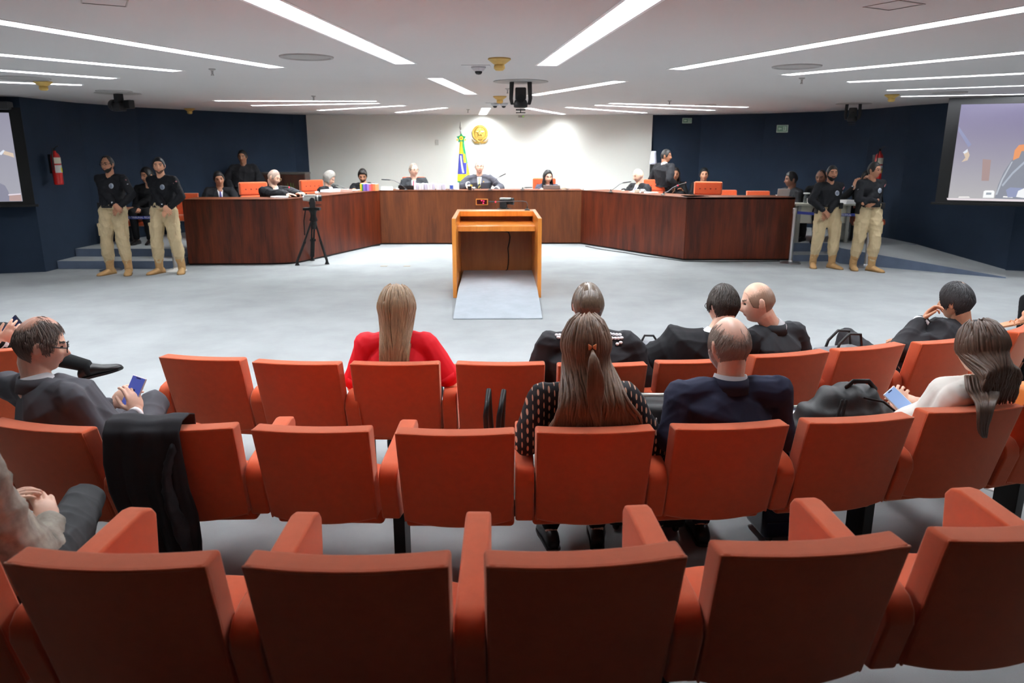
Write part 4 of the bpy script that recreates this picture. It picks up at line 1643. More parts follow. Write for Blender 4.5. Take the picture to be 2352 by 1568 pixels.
    mi[fr & (np.abs(X - .032) < .019) & (np.abs(Z - .029 - (X - .032) * .06) < .0048)] = 2
    mi[fr & (((X - .031) / .0125) ** 2 + ((Z - .006) / .0055) ** 2 < 1)] = 3
    me.polygons.foreach_set('material_index', mi)
    # ---- hair
    if hair:
        hm = hair.get('m') or mat('hair_%d_%d_%d' % hcol, hcol, 0.5, var=0.35, scale=90, stretch=(1, 1, .12), spec=0.4)
        mb = MB()
        if hair.get('kind'):
            hairshell(mb, Mh, hair['kind'], hair.get('t', .008), hi, hair.get('top'), hair.get('bald'), seed, hair.get('streak', .0012), hair.get('side', 1.0), hair.get('sl', 60))
        if hair.get('thin'):
            hm = thin_mat(label[:40], hcol, hair['skinrgb'], Mh, hair['thin'])
        ho = obj('hair', mb, [hm] + hair.get('extra', []), root, smooth=True)
        if hair.get('locks'):
            hair['locks'](root, Mh, Nb, hm)
    if beard:
        mb = MB()
        D_ = HD_HI if hi else HD_LO
        Pp = headpt(D_)
        az = np.abs(np.degrees(np.arctan2(Pp[:, 0], Pp[:, 1])))
        zt = np.interp(az, [0, 14, 24, 45, 62, 78, 90, 180], [-.073, -.066, -.056, -.052, -.040, -.008, -.12, -.2])
        m = sstep((zt - Pp[:, 2]) / .01 + .5) * (az < 84) * (Pp[:, 2] > -.122)
        mus = np.exp(-((Pp[:, 2] + .049) / .006) ** 2) * (az < 22)
        m = np.maximum(m, mus)
        Tt = -.01 * (1 - m) + beard[1] * m
        L = np.linalg.norm(Pp, axis=1)
        star(mb, Pp * (1 + Tt / L)[:, None], 96 if hi else 48, 64 if hi else 36, Mh)
        obj('beard', mb, mat('beard_%d_%d_%d' % beard[0], beard[0], 0.9), root, smooth=True)
    if glasses:
        mb = MB()
        for k in (-1, 1):
            ring = [Mh @ V((k * .033 + .024 * cos(a_), .106 - .004 * abs(cos(a_)), .004 + .018 * sin(a_))) for a_ in [2 * pi * i / 16 for i in range(17)]]
            mb.tube(ring, .0022, 6, ends=False)
            mb.tube([Mh @ V((k * .057, .100, .010)), Mh @ V((k * .074, .07, .012)), Mh @ V((k * .080, -.005, .012)), Mh @ V((k * .079, -.02, .0))], .0026, 6)
        mb.tube([Mh @ V((-.009, .108, .006)), Mh @ V((.009, .108, .006))], .002, 6)
        obj('glasses', mb, glasses if not isinstance(glasses, bool) else m_black, root, smooth=True)
    # ---- clothes
    o = outfit
    vs = .0085 if hi else .012
    if o.get('top'):
        mb = MB()
        g = o.get('g', .014)
        pr = [q for q in prof if q[0] >= 0]
        hem = o.get('hem')
        if hem is not None:
            pr = [(hem, prof[1][1] * o.get('hemw', 1.05), prof[1][2] * o.get('hemw', 1.05))] + pr
        torso(mb, [(t, w_ * (o.get('wf', 1.0) if t < .8 else 1), d_ * (o.get('df', 1.0) if t < .8 else 1)) for t, w_, d_ in pr[:-1]] + [(.985, .068, .066)], g)
        slr = o.get('sleeve', (.064, .054, .047, .036))
        for k in (-1, 1):
            S, E_, Wr, fd, up, a = A[k]
            mb.tube([Nb - V((0, 0, .040)), Nb.lerp(S, .5) + V((0, 0, -.012)), S + V((0, 0, -.012))], [.064 * s, .068 * s, slr[0] * s * 1.0], 14)
            mb.tube([S, S.lerp(E_, .5), E_], [slr[0] * s, slr[1] * s * 1.04, slr[1] * s], 14)
            if o.get('short'):
                continue
            We = E_.lerp(Wr, o.get('cuffpos', .93))
            mb.tube([E_, E_.lerp(We, .4), We], [slr[1] * s, slr[2] * s * 1.05, slr[3] * s], 14)
        if o.get('short'):
            mb2 = MB()
            mb.v, mb.f, mb.m = [], [], []
            torso(mb, [(t, w_, d_) for t, w_, d_ in pr[:-1]] + [(.985, .068, .066)], g)
            for k in (-1, 1):
                S, E_, Wr, fd, up, a = A[k]
                mb.tube([Nb - V((0, 0, .040)), Nb.lerp(S, .5) + V((0, 0, -.012)), S + V((0, 0, -.012))], [.064 * s, .068 * s, slr[0] * s * 1.0], 14)
                mb.tube([S, S.lerp(E_, .82)], [slr[0] * s, slr[1] * s], 14)
        me = vox(mb, vs, o.get('sm', 3))
        wrinkle(me, o.get('wr', .006) * (1.0 if not o.get('robe') else 1.5), o.get('wf_', 26), seed)
        top = obj(o.get('name', 'jacket'), me, o['top'], root, smooth=True)
        bvh = BVHTree.FromPolygons([v.co.copy() for v in me.vertices], [tuple(p.vertices) for p in me.polygons])
        def proj(u_, v_, sgn=1, off=.005):
            """point on the garment surface at lateral u, height v relative to the neck base, from the front (sgn 1) or rear"""
            og = Nb + lat * u_ + V((0, 0, v_)) + fwd * .6 * sgn
            h_ = bvh.ray_cast(og, -fwd * sgn)
            if h_[0] is None:
                return Nb + lat * u_ + V((0, 0, v_)) + fwd * sgn * .12
            return h_[0] + fwd * sgn * off
        def strip(name, left, right, v0, v1, m, off=.005, sgn=1, nu=6, nv=10, th=.004):
            mb = MB()
            rs = []
            for j in range(nv + 1):
                v_ = v0 + (v1 - v0) * j / nv
                l_, r_ = left(v_), right(v_)
                rs.append([proj(l_ + (r_ - l_) * i / nu, v_, sgn, off) for i in range(nu + 1)])
            mb.rings(rs, closed=False)
            return obj(name, mb, m, root, smooth=True, solid=th)
        def disc(name, u_, v_, ru, rv, m, sgn=1, off=.006, parent=None):
            mb = MB()
            vs_ = [proj(u_, v_, sgn, off)] + [proj(u_ + ru * cos(2 * pi * i / 16), v_ + rv * sin(2 * pi * i / 16), sgn, off) for i in range(16)]
            mb.add(vs_, [(0, 1 + i, 1 + (i + 1) % 16) for i in range(16)])
            return obj(name, mb, m, parent or root, smooth=True, solid=.003)
        if o.get('shirt'):
            vb = o.get('vdepth', -.34)
            wtop = .052
            strip('shirt', lambda v: -max(.003, wtop * (v - vb) / (-.02 - vb)), lambda v: max(.003, wtop * (v - vb) / (-.02 - vb)), vb, -.02, o['shirt'], .006)
            if o.get('tie'):
                strip('tie', lambda v: -(.012 + .016 * min(1, max(0, (-v - .05) / .2))), lambda v: .012 + .016 * min(1, max(0, (-v - .05) / .2)), vb + .02, -.035, o['tie'], .013, nu=3)
            if o.get('lapel'):
                for k in (-1, 1):
                    strip('lapel', lambda v, k=k: k * max(.003, wtop * (v - vb) / (-.02 - vb)), lambda v, k=k: k * (max(.003, wtop * (v - vb) / (-.02 - vb)) + .045 * sin(pi * min(1, max(0, (v - vb) / (-.01 - vb))) ** .7) + .006), vb, -.015, o['lapel'], .010, nu=3)
        if o.get('collar'):
            cm, hgt, rad = o['collar'][0], o['collar'][1], o['collar'][2]
            mb = MB()
            n = 28
            ax = ((Mh @ V((0, -.02, -.09))) - Nb).normalized()
            la = lat - ax * lat.dot(ax)
            la.normalize()
            dp = ax.cross(la)
            c0 = Nb + ax * (-.018)
            opn = o['collar'][3] if len(o['collar']) > 3 else 0
            rs = []
            for q, (zz, rr) in enumerate(((-.01, rad * 1.12), (hgt, rad), (hgt + .003, rad + .006), (hgt * .4, rad * 1.12 + .008), (-.012, rad * 1.22 + .008))):
                ring = []
                for j in range(n):
                    a_ = 2 * pi * j / n
                    fdip = max(0, sin(a_)) ** 2     # dips at the throat (dp = forward)
                    z2 = zz - fdip * hgt * .9 if q in (1, 2, 3) else zz - fdip * .02
                    ring.append(c0 + la * rr * cos(a_) + dp * rr * sin(a_) * (1.05 if sin(a_) > 0 else .95) + ax * z2)
                rs.append(ring)
            rs.append(rs[0])
            mb.rings(rs, cap=False)
            obj('collar', mb, cm, root, smooth=True)
        if o.get('collar2'):
            cm, hgt, rad = o['collar2']
            mb = MB()
            n = 28
            c0 = Nb + V((0, 0, -.006))
            rs = []
            for q, (zz, rr) in enumerate(((-.0, rad * 1.15), (hgt, rad), (hgt + .002, rad + .008), (-.022, rad * 1.22 + .010))):
                ring = []
                for j in range(n):
                    a_ = 2 * pi * j / n
                    fdip = max(0, sin(a_)) ** 1.5
                    z2 = zz - fdip * (hgt + .03 if q in (1, 2) else .05)
                    ring.append(c0 + lat * rr * cos(a_) + fwd * rr * sin(a_) + V((0, 0, z2)))
                rs.append(ring)
            rs.append(rs[0])
            mb.rings(rs, cap=False)
            obj('jacket_collar', mb, o['top'], root, smooth=True)
        if o.get('cuffs'):
            for k in (-1, 1):
                S, E_, Wr, fd, up, a = A[k]
                mb = MB()
                mb.tube([E_.lerp(Wr, .9), E_.lerp(Wr, .985)], [slr[3] * s - .004, slr[3] * s - .004], 14, ends=False)
                obj('shirt_cuff', mb, o['cuffs'], root, smooth=True)
        if o.get('extra'):
            o['extra'](dict(root=root, strip=strip, disc=disc, proj=proj, Nb=Nb, lat=lat, fwd=fwd, A=A, Mh=Mh, sh=sh, Lg=Lg, top=top, pel=pel, bvh=bvh))
    elif o.get('extra'):
        o['extra'](dict(root=root, Nb=Nb, lat=lat, fwd=fwd, A=A, Mh=Mh, sh=sh, Lg=Lg, pel=pel))
    if o.get('robe'):
        pass
    if o.get('bottom'):
        mb = MB()
        lr = o.get('leg', (.098, .088, .070, .060, .050))
        pr = [q for q in prof if q[0] <= .2]
        torso(mb, pr, .008)
        for k in (-1, 1):
            hip, kn, an, tf = Lg[k]
            mb.tube([hip, hip.lerp(kn, .5), kn], [lr[0] * s * b ** .5, lr[1] * s, lr[2] * s], 16)
            e = kn.lerp(an, o.get('legend', .93))
            mb.tube([kn, kn.lerp(an, .45), e], [lr[2] * s, lr[3] * s, lr[4] * s], 16)
        me = vox(mb, vs, 3)
        wrinkle(me, o.get('bwr', .006), 22, seed + 7)
        obj('trousers', me, o['bottom'], root, smooth=True)
    if o.get('skirt'):
        mb = MB()
        hip, kn, an, tf = Lg[1]
        hip2, kn2, _, _ = Lg[-1]
        torso(mb, [q for q in prof if q[0] <= .2], .008)
        for k in (-1, 1):
            mb.tube([Lg[k][0], Lg[k][1]], [.1, .075], 14)
        mb.tube([(hip + hip2) / 2, (kn + kn2) / 2], [.1, .08], 14)
        obj('skirt', vox(mb, vs, 3), o['skirt'], root, smooth=True)
    if o.get('shoe'):
        s0_ = s
        for k in (-1, 1):
            hip, kn, an, tf = Lg[k]
            s = s0_ * (1.14 if o.get('boot') else 1.0)
            f_ = tf.normalized()
            sd = f_.cross(V((0, 0, 1)))
            if sd.length < .1:
                sd = V((1, 0, 0))
            sd.normalize()
            up = sd.cross(f_).normalized()
            c = an - up * .0
            rs = []
            for (y_, w_, h0, h1) in ((-.075, .022, -.082, -.03), (-.06, .034, -.083, -.005), (-.02, .038, -.084, .015), (.04, .041, -.084, .006), (.09, .046, -.084, -.018), (.14, .049, -.084, -.032), (.18, .040, -.083, -.042), (.205, .020, -.080, -.056)):
                cc_ = c + f_ * y_ * s
                zc, hh = (h0 + h1) / 2 * s, (h1 - h0) / 2 * s
                rs.append([cc_ + sd * w_ * s * cos(2 * pi * j / 14) + up * (zc + hh * sin(2 * pi * j / 14)) for j in range(14)])
            mb = MB()
            mb.rings(rs)
            so = obj('boot' if o.get('boot') else 'shoe', mb, o['shoe'], root, smooth=True)
            mb = MB()
            rs = []
            for (y_, w_) in ((-.080, .02), (-.065, .036), (0, .040), (.05, .043), (.1, .050), (.15, .050), (.19, .038), (.21, .016)):
                cc_ = c + f_ * y_ * s
                rs.append([cc_ + sd * w_ * s + up * -.086 * s, cc_ + sd * w_ * s + up * -.070 * s, cc_ - sd * w_ * s + up * -.070 * s, cc_ - sd * w_ * s + up * -.086 * s])
            mb.rings(rs)
            obj('sole', mb, o.get('sole', m_black), so)
            if o.get('boot'):
                mb = MB()
                mb.tube([c + up * -.03, c + up * .05, an.lerp(kn, .30)], [.050 * s, .050 * s, .056 * s], 14)
                mb.tube([an.lerp(kn, .27), an.lerp(kn, .31)], [.059 * s, .059 * s], 14)
                obj('boot_shaft', mb, o['shoe'], so, smooth=True)
                mb = MB()
                for q in range(6):
                    yy = .07 - .022 * q
                    zz = -.018 + .022 * q
                    mb.tube([c + f_ * (yy + .01) + up * zz + sd * .026, c + f_ * (yy + .018) + up * (zz + .006), c + f_ * (yy + .01) + up * zz - sd * .026], .004, 5)
                obj('laces', mb, mat('laces_tan', (150, 120, 74), .9), so)
            elif o.get('sock'):
                mb = MB()
                mb.tube([c + up * -.04, c, an.lerp(kn, .4)], [.044 * s, .044 * s, .056 * s], 14)
                obj('sock', mb, o['sock'], so, smooth=True)
    return root, dict(A=A, Lg=Lg, Mh=Mh, Nb=Nb, sh=sh, Wi=Wi)

def short_locks(n, ln, r, cols, seed=1, kind='short', avoid=None, base=1.075):
    def f(root, Mh, Nb, hm):
        rnd = random.Random(seed)
        mats_ = [mat('strand_%d_%d_%d' % q, q, .5, spec=.4) for q in cols]
        mb = MB()
        k = 0
        while k < n:
            z_ = rnd.uniform(-.9, 1)
            a = rnd.uniform(-pi, pi)
            q = sqrt(1 - z_ * z_)
            d0 = np.array([[q * sin(a), q * cos(a), z_]])
            p = headpt(d0)[0]
            if p[2] < hairline(abs(math.degrees(atan2(p[0], p[1]))), kind) + .006:
                continue
            if avoid:
                s_ = min(sum(((p[i] - c_[i]) / r_[i]) ** 2 for i in range(3)) for c_, r_ in avoid)
                if s_ < 1.15 and rnd.random() < 1.0 - .85 * s_ ** 3:
                    k += .4
                    continue
            k += 1
            cr = np.array([0, -.05, .11])         # whorl: the hair runs away from the crown
            pts = []
            for j in range(4):
                dj = p - cr
                dj = dj / (np.linalg.norm(dj) + 1e-6)
                pts.append(Mh @ V(p * (base + (.012 if j == 3 else 0) + rnd.uniform(0, .01))))
                if p[2] < hairline(abs(math.degrees(atan2(p[0], p[1]))), kind) - .004:
                    p = p / (1 + .02 * j)
                    continue
                stp = ln / 3 * rnd.uniform(.7, 1.3)
                p = p + dj * stp + np.array([rnd.uniform(-.002, .002), 0, -.003])
                p = headpt((p / np.linalg.norm(p))[None])[0]
            mb.tube(pts, [r * .6, r, r, r * .3], 4, mi=rnd.randrange(len(mats_)), ends=False)
        obj('hair_strands', mb, mats_, root, smooth=True)
    return f

# ------------------------------------------------------------------ clothes palette
c_robe = cloth('robe_black', (26, 26, 30), 0.8)
c_robe2 = cloth('robe_charcoal', (44, 44, 48), 0.75)
c_black = cloth('suit_black', (20, 20, 23), 0.8)
c_grey = cloth('suit_grey', (82, 82, 88), 0.85)
c_dgrey = cloth('suit_dark_grey', (54, 56, 60), 0.8)
c_navy = cloth('suit_navy', (40, 44, 66), 0.8)
c_white = cloth('shirt_white', (232, 232, 236), 0.8)
c_lblue = cloth('shirt_pale_blue', (206, 216, 236), 0.8)
c_red = cloth('blouse_red', (222, 24, 40), 0.7)
c_cream = cloth('blazer_white', (236, 232, 224), 0.8)
c_khaki = cloth('khaki_cotton', (190, 171, 136), 0.9, var=0.06, scale=12)
c_guard = cloth('guard_shirt', (22, 23, 28), 0.8)
c_boot = cloth('boot_suede', (178, 142, 98), 0.85, var=0.1, scale=20)
c_shoe = mat('shoe_black', (18, 18, 19), 0.35)

def bust_patch(name, m, k, v):
    pass
# ------------------------------------------------------------------ security guards
def guard(label, hpx, feet, hands, Yf, rot, hyaw, sk, hairc, hairkind, brd=None, gl=False, size=1.09, seed=1, pitch=0, armsx=None, watch=1):
    f = {1: atz(*feet[0], 0.0), -1: atz(*feet[1], 0.0)}      # person's right foot appears at image left
    mid = (f[1] + f[-1]) / 2
    hw = aty(hpx[0], hpx[1], mid.y)
    loc = V((mid.x * .4 + hw.x * .6, mid.y, 0))
    hd_ = aty(hpx[0], hpx[1], mid.y - .02)
    arms = {}
    for k, h in zip((1, -1), hands):
        p = aty(h[0], h[1], mid.y - .23 - (.03 if k == watch else 0))
        arms[k] = dict(w=p, world=True, hint=(k * 1.0, -.25, -.3), f=(.75 * k, -.25, -.75), u=(0, -1, .1), curl=.35)
    if armsx:
        for k in armsx:
            arms[k].update(armsx[k])
    fx = {k: dict(a=f[k] + V((0, 0, .088 * size)), world=True, toe=(.38 * k, 1, 0), hint=(k * .15, 1, 0)) for k in (1, -1)}
    def extra(c):
        em = mat('silver_badge', (176, 184, 196), 0.4, metal=0.3)
        c['disc']('chest_badge', -.075, -.155, .036, .043, em)
        b = [o for o in c['root'].children if o.name.startswith('chest_badge')][-1]
        c['disc']('badge_ring', -.075, -.155, .022, .027, mat('badge_grey', (120, 130, 146), .5), off=.010, parent=b)
        pm_ = mat('patch_pale', (170, 172, 180), 0.7)
        for k in (-1, 1):
            S, E_ = c['A'][k][0], c['A'][k][1]
            q = S.lerp(E_, .42)
            o_ = (c['lat'] * k * .7 + c['fwd'] * .7).normalized()
            mb = MB()
            mb.ell(q + o_ * .058, (.022, .008, .03), nu=12, nv=8, M=Rz(-k * .7 + (0)))
            obj('sleeve_patch', mb, pm_, c['root'], smooth=True)
        S, E_ = c['A'][-1][0], c['A'][-1][1]
        q = S.lerp(E_, .15)
        mb = MB()
        M = Matrix.Translation(q + (c['lat'] * -.55 + c['fwd'] * .8).normalized() * .064) @ Rz(.6) @ Matrix.Rotation(.7, 4, 'Y')
        mb.box((-.032, -.004, -.010), (.032, .004, .010), M=M)
        obj('shoulder_tab', mb, mat('tab_red_white', (190, 120, 124), .7), c['root'])
        # belt and holster
        mb = MB()
        rs = []
        p0 = c['pel'] + V((0, 0, .06))
        for z_ in (-.022, .022):
            rs.append([p0 + V((.188 * cos(2 * pi * j / 28), .148 * sin(2 * pi * j / 28), z_)) for j in range(28)])
        mb.rings(rs)
        be = obj('belt', mb, m_black, c['root'])
        mb = MB()
        mb.box((.17, -.06, -.14), (.225, .05, .06), M=Matrix.Translation(p0))
        obj('holster', mb, m_black, c['root'], bevel=.01)
        mb = MB()
        mb.box((-.2, .03, -.05), (-.14, .13, .05), M=Matrix.Translation(p0))
        obj('belt_pouch', mb, m_black, c['root'], bevel=.01)
        # cargo pockets
        for k in (-1, 1):
            hip, kn = c['Lg'][k][0], c['Lg'][k][1]
            q = hip.lerp(kn, .62)
            mb = MB()
            M = Matrix.Translation(q + V((k * .070, .01, 0)))
            mb.box((-.025, -.075, -.10), (.028, .075, .09), M=M)
            mb.box((-.02, -.08, .05), (.034, .08, .105), M=M)
            obj('cargo_pocket', mb, c_khaki, c['root'], bevel=.012, seg=3)
        if watch is not None:
            S, E_, Wr, fd, up, a = c['A'][watch]
            mb = MB()
            d = (Wr - E_).normalized()
            mb.tube([Wr - d * .03, Wr - d * .012], [.033, .033], 14, ends=False)
            w_ = obj('watch', mb, m_black, c['root'])
            mb = MB()
            mb.ell(Wr - d * .02 + V((0, .034, .004)), (.017, .006, .017), nu=12, nv=6)
            obj('watch_face', mb, m_white, w_)
    out = dict(top=c_guard, name='shirt', bottom=c_khaki, shoe=c_boot, boot=True, sole=cloth('boot_sole', (120, 92, 56)), collar=(c_guard, .05, .066), sleeve=(.068, .062, .056, .042),
               leg=(.112, .108, .092, .092, .066), legend=.74, bwr=.011, wr=.008, extra=extra, g=.012, hem=.12, hemw=1.04, cuffpos=.97)
    return person(label, loc, rot, hd_, (hyaw, pitch, 0), sit=False, sk=sk, hair=dict(kind=hairkind, rgb=hairc, t=.007, top=.006), outfit=out, arms=arms, legs=fx,
                  size=size, seed=seed, beard=brd, glasses=gl, bulk=1.06, pelvis=(0, 0, .97 * size))
guard('leftmost standing guard, glasses, short beard, black shirt and khaki trousers, hands clasped', (247, 378), ((255, 629), (297, 629)), ((263, 470), (276, 474)), 12.2, 178, -6, 'brown', (22, 18, 17), 'recede', ((24, 18, 16), .004), True, seed=11)
guard('second guard from the left, full dark hair, at the left end of the bench', (365, 381), ((368, 627), (419, 626)), ((377, 474), (389, 478)), 12.4, 175, 22, 'tan', (24, 24, 28), 'short', ((96, 68, 54), .0010), False, seed=12)
guard('guard with thick black beard, black shirt and khaki trousers on the right', (1911, 398), ((1866, 613), (1909, 615)), ((1891, 482), (1904, 488)), 13.0, 184, -4, 'brown', (18, 16, 16), 'short', ((14, 12, 12), .010), False, size=1.05, seed=13)
guard('rightmost standing guard, glasses, head turned right, hands crossed at the waist', (2008, 391), ((1958, 618), (2000, 622)), ((2012, 462), (1985, 468)), 12.7, 188, 28, 'brown', (24, 20, 19), 'short', None, True, size=1.07, seed=14,
      armsx={1: dict(hint=(1, -.2, -.6), f=(-.75, .2, -.55), curl=.4), -1: dict(hint=(-1, -.2, -.7), f=(.9, .2, .0), curl=.2)})

# ------------------------------------------------------------------ people at and behind the bench
def at(px, py, y):
    return aty(px, py, y)
def seated(label, px, py, y, floor, rot, hyaw, pitch, out, hair, sk='fair', roll=0, arms=None, off=(0, -.10), **k):
    h = at(px, py, y)
    q = Rz(radians(rot)) @ V((off[0], off[1], 0))
    k.setdefault('size', 1.2)
    base = dict(loc=(h.x + q.x, h.y + q.y, floor), rot=rot, head=h, hd=(hyaw, pitch, roll), sk=sk, hair=hair, outfit=out, arms=arms)
    base.update(k)
    return person(label, **base)
def desk_arms(dx=.2, y=.36, z=.76):
    return {1: dict(w=(dx, y, z), f=(-.3, 1, -.1), curl=.3), -1: dict(w=(-dx, y, z), f=(.3, 1, -.1), curl=.3)}
t_red = cloth('tie_red', (150, 24, 44), .6)
t_bur = cloth('tie_burgundy', (150, 60, 74), .6)
t_blue = cloth('tie_blue', (50, 70, 150), .6)
t_dark = cloth('tie_dark', (30, 40, 50), .6)
t_purp = cloth('tie_purple', (60, 50, 110), .6)
m_stripe = mat('tie_striped', (40, 56, 66), .6)
def stripes(m, c1, c2, scale):
    nt = m.node_tree
    tc = nt.nodes.new('ShaderNodeTexCoord')
    wv = nt.nodes.new('ShaderNodeTexWave')
    wv.bands_direction = 'DIAGONAL'
    wv.inputs['Scale'].default_value = scale
    cr = nt.nodes.new('ShaderNodeValToRGB')
    cr.color_ramp.interpolation = 'CONSTANT'
    cr.color_ramp.elements[0].color = lin(c1)
    cr.color_ramp.elements[1].position = .5
    cr.color_ramp.elements[1].color = lin(c2)
    nt.links.new(tc.outputs['Object'], wv.inputs['Vector'])
    nt.links.new(wv.outputs['Fac'], cr.inputs[0])
    nt.links.new(cr.outputs[0], nt.nodes['Principled BSDF'].inputs['Base Color'])
stripes(m_stripe, (36, 52, 62), (214, 204, 120), 6.5)
def gown(top=c_robe, shirt=c_white, tie=t_dark, lapel=None, vd=-.34, **k):
    d = dict(top=top, name='gown', shirt=shirt, tie=tie, lapel=lapel, vdepth=vd, collar=(shirt, .045, .064), sleeve=(.072, .074, .078, .07), wr=.011, wf_=18, g=.024,
             wf=1.16, df=1.05, bottom=c_black, shoe=c_shoe, cuffpos=.86)
    d.update(k)
    return d
j1, i1 = seated('balding man with glasses, red tie and black gown reading at the left bench section', 629, 407, 14.42, DZ, -140, 38, -24,
                gown(tie=t_red, lapel=c_dgrey), dict(kind='short', rgb=(150, 130, 118), t=.002), 'fair', glasses=mat('gold_frame', (190, 160, 120), .4, metal=.5),
                arms={1: dict(w=at(664, 447, 13.92), world=True, f=(1, -.1, 0), curl=.3), -1: dict(w=at(684, 447, 14.0), world=True, f=(.7, -.5, .2), curl=.4)}, seed=21)
def bob(root, Mh, Nb, hm):
    mb = MB()
    rnd = random.Random(5)
    for i in range(150):
        a = radians(rnd.uniform(62, 180)) * rnd.choice((-1, 1))
        pts = []
        for el in (75, 50, 25, 0, -25):
            e = radians(el)
            d = np.array([[cos(e) * sin(a), cos(e) * cos(a), sin(e)]])
            p = headpt(d)[0] * 1.10
            pts.append(Mh @ V(p))
        last = pts[-1]
        pts.append(last + V((rnd.uniform(-.012, .012), rnd.uniform(-.012, .012), -.045)))
        mb.tube(pts, [.008, .011, .012, .012, .010, .004], 6, mi=rnd.choice((0, 0, 1)), ends=False)
    obj('hair_strands', mb, [hm, mat('hair_light_grey', (216, 212, 206), .5)], root, smooth=True)
j2, i2 = seated('grey-haired woman in black gown and white blouse bending over papers on the left bench section', 756, 409, 16.35, DZ, -118, 22, -30,
                gown(shirt=c_white, tie=None, vd=-.42), dict(kind='short', rgb=(150, 146, 140), t=.016, top=.012, locks=bob), 'fair', female=True,
                arms=desk_arms(.18, .34, .74), seed=22)
j3, i3 = seated('young dark-haired bearded man in black gown looking down behind a stack of coloured books', 833, 403, 17.35, DZ, 176, 12, -28,
                gown(vd=-.3), dict(kind='short', rgb=(28, 22, 20), t=.009, top=.012), 'tan', beard=((34, 26, 22), .005), arms=desk_arms(.14, .38, .74), seed=23)
j4, i4 = seated('man in grey suit and glasses turning his head right, behind the white binders', 950, 391, 17.4, DZ, 180, 38, 0,
                gown(top=c_dgrey, shirt=c_lblue, tie=t_bur, lapel=c_grey, name='jacket', wf=1.08), dict(kind='recede', rgb=(142, 128, 116), t=.006, top=.008), 'fair',
                glasses=True, arms=desk_arms(.2, .34, .74), seed=24)
def pin(c):
    c['disc']('lapel_pin', -.095, -.12, .012, .012, m_gold)
j5, i5 = seated('presiding man with glasses, grey suit and striped tie, seated under the crest', 1101, 384, 17.38, DZ, 180, 6, 6,
                gown(top=cloth('suit_mid_grey', (72, 72, 80)), shirt=c_lblue, tie=m_stripe, name='jacket', vd=-.46, wf=1.15, extra=pin, cuffs=c_white), dict(kind='recede', rgb=(120, 116, 112), t=.003, top=.003), 'fair',
                glasses=True, arms={1: dict(w=at(1077, 425, 17.05), world=True, f=(.3, -1, -.2), curl=.7, hint=(1, -.2, -.6)), -1: dict(w=at(1140, 436, 17.1), world=True, f=(-.2, -1, -.3), curl=.3, hint=(-1, 0, -.8))}, bulk=1.1, swid=.2, seed=25)
def straight(rgb_, length=.30, n=150, az0=58, wv=.0, end=.1, seed=4, r=.010):
    def f(root, Mh, Nb, hm):
        mb = MB()
        rnd = random.Random(seed)
        for i in range(n):
            sgn = rnd.choice((-1, 1))
            a = radians(rnd.uniform(az0, 180)) * sgn
            pts = []
            for el in (80, 55, 30, 5, -20):
                e = radians(el)
                p = headpt(np.array([[cos(e) * sin(a), cos(e) * cos(a), sin(e)]]))[0] * 1.09
                pts.append(Mh @ V(p))
            q = pts[-1]
            bx = q.x * 1.1
            L = length * rnd.uniform(.85, 1.05)
            for s_ in (.35, .7, 1.0):
                pts.append(V((bx + rnd.uniform(-.01, .01), q.y - (.02 if q.y < Nb.y + .06 else -.015) * s_, q.z - L * s_)))
            mb.tube(pts, [.006, r, r, r, r, r, r * .9, .003], 6, ends=False)
        obj('hair_strands', mb, hm, root, smooth=True)
    return f
j6, i6 = seated('woman with long straight black hair behind a laptop at the middle bench section', 1258, 406, 17.4, DZ, 180, 20, -12,
                gown(top=cloth('jacket_slate', (60, 62, 76)), shirt=mat('skin_fair', (0, 0, 0)), tie=None, vd=-.26, name='jacket', wf=1.05), dict(kind='long', rgb=(20, 17, 19), t=.012, top=.008, locks=straight((20, 17, 19))), 'fair', female=True,
                arms=desk_arms(.16, .34, .74), seed=26)
j7, i7 = seated('bald man in black gown and blue tie reading at the right slanted bench section', 1466, 403, 16.5, DZ, 128, -18, -18,
                gown(tie=t_blue, vd=-.44, extra=pin), None, 'fair', arms={1: dict(w=(.1, .42, .74), f=(-.4, 1, -.1)), -1: dict(w=(-.2, .38, .74), f=(.4, 1, -.1))}, seed=27, bulk=1.05)
# ushers and assistants in the dim areas
h = at(1530, 358, 16.9)
person('usher in long black gown standing beside the right edge of the pale wall', (h.x, 16.95, DZ), -55, h, (-58, -6, 0), sit=False, sk='brown', seed=31, size=1.12,
       hair=dict(kind='short', rgb=(22, 20, 20), t=.008, top=.006), pelvis=(0, 0, .84),
       arms={1: dict(w=at(1549, 424, 16.75), world=True, hint=(.4, -1, -.2), f=(.15, .1, -1), u=(.8, -.4, 0), curl=.6), -1: dict(w=(-.3, .1, .75))},
       outfit=gown(tie=None, shirt=None, hem=.02, hemw=1.25, sleeve=(.072, .08, .085, .075), extra=None, collar=(c_white, .045, .064)))
h = at(557, 360, 17.0)
person('man in long black gown standing in the dark against the left navy wall', (h.x - .05, 17.0, PZ), -160, h, (-18, -4, 0), sit=False, sk='brown', seed=32, size=1.15,
       hair=dict(kind='short', rgb=(18, 16, 16), t=.008, top=.006), pelvis=(0, 0, .90),
       arms={1: dict(w=(.25, .14, .85), hint=(1, -.5, -.3)), -1: dict(w=(-.25, .14, .85), hint=(-1, -.5, -.3))},
       outfit=gown(tie=t_dark, shirt=None, hem=-.3, hemw=1.35, sleeve=(.075, .085, .09, .08), wf=1.25))
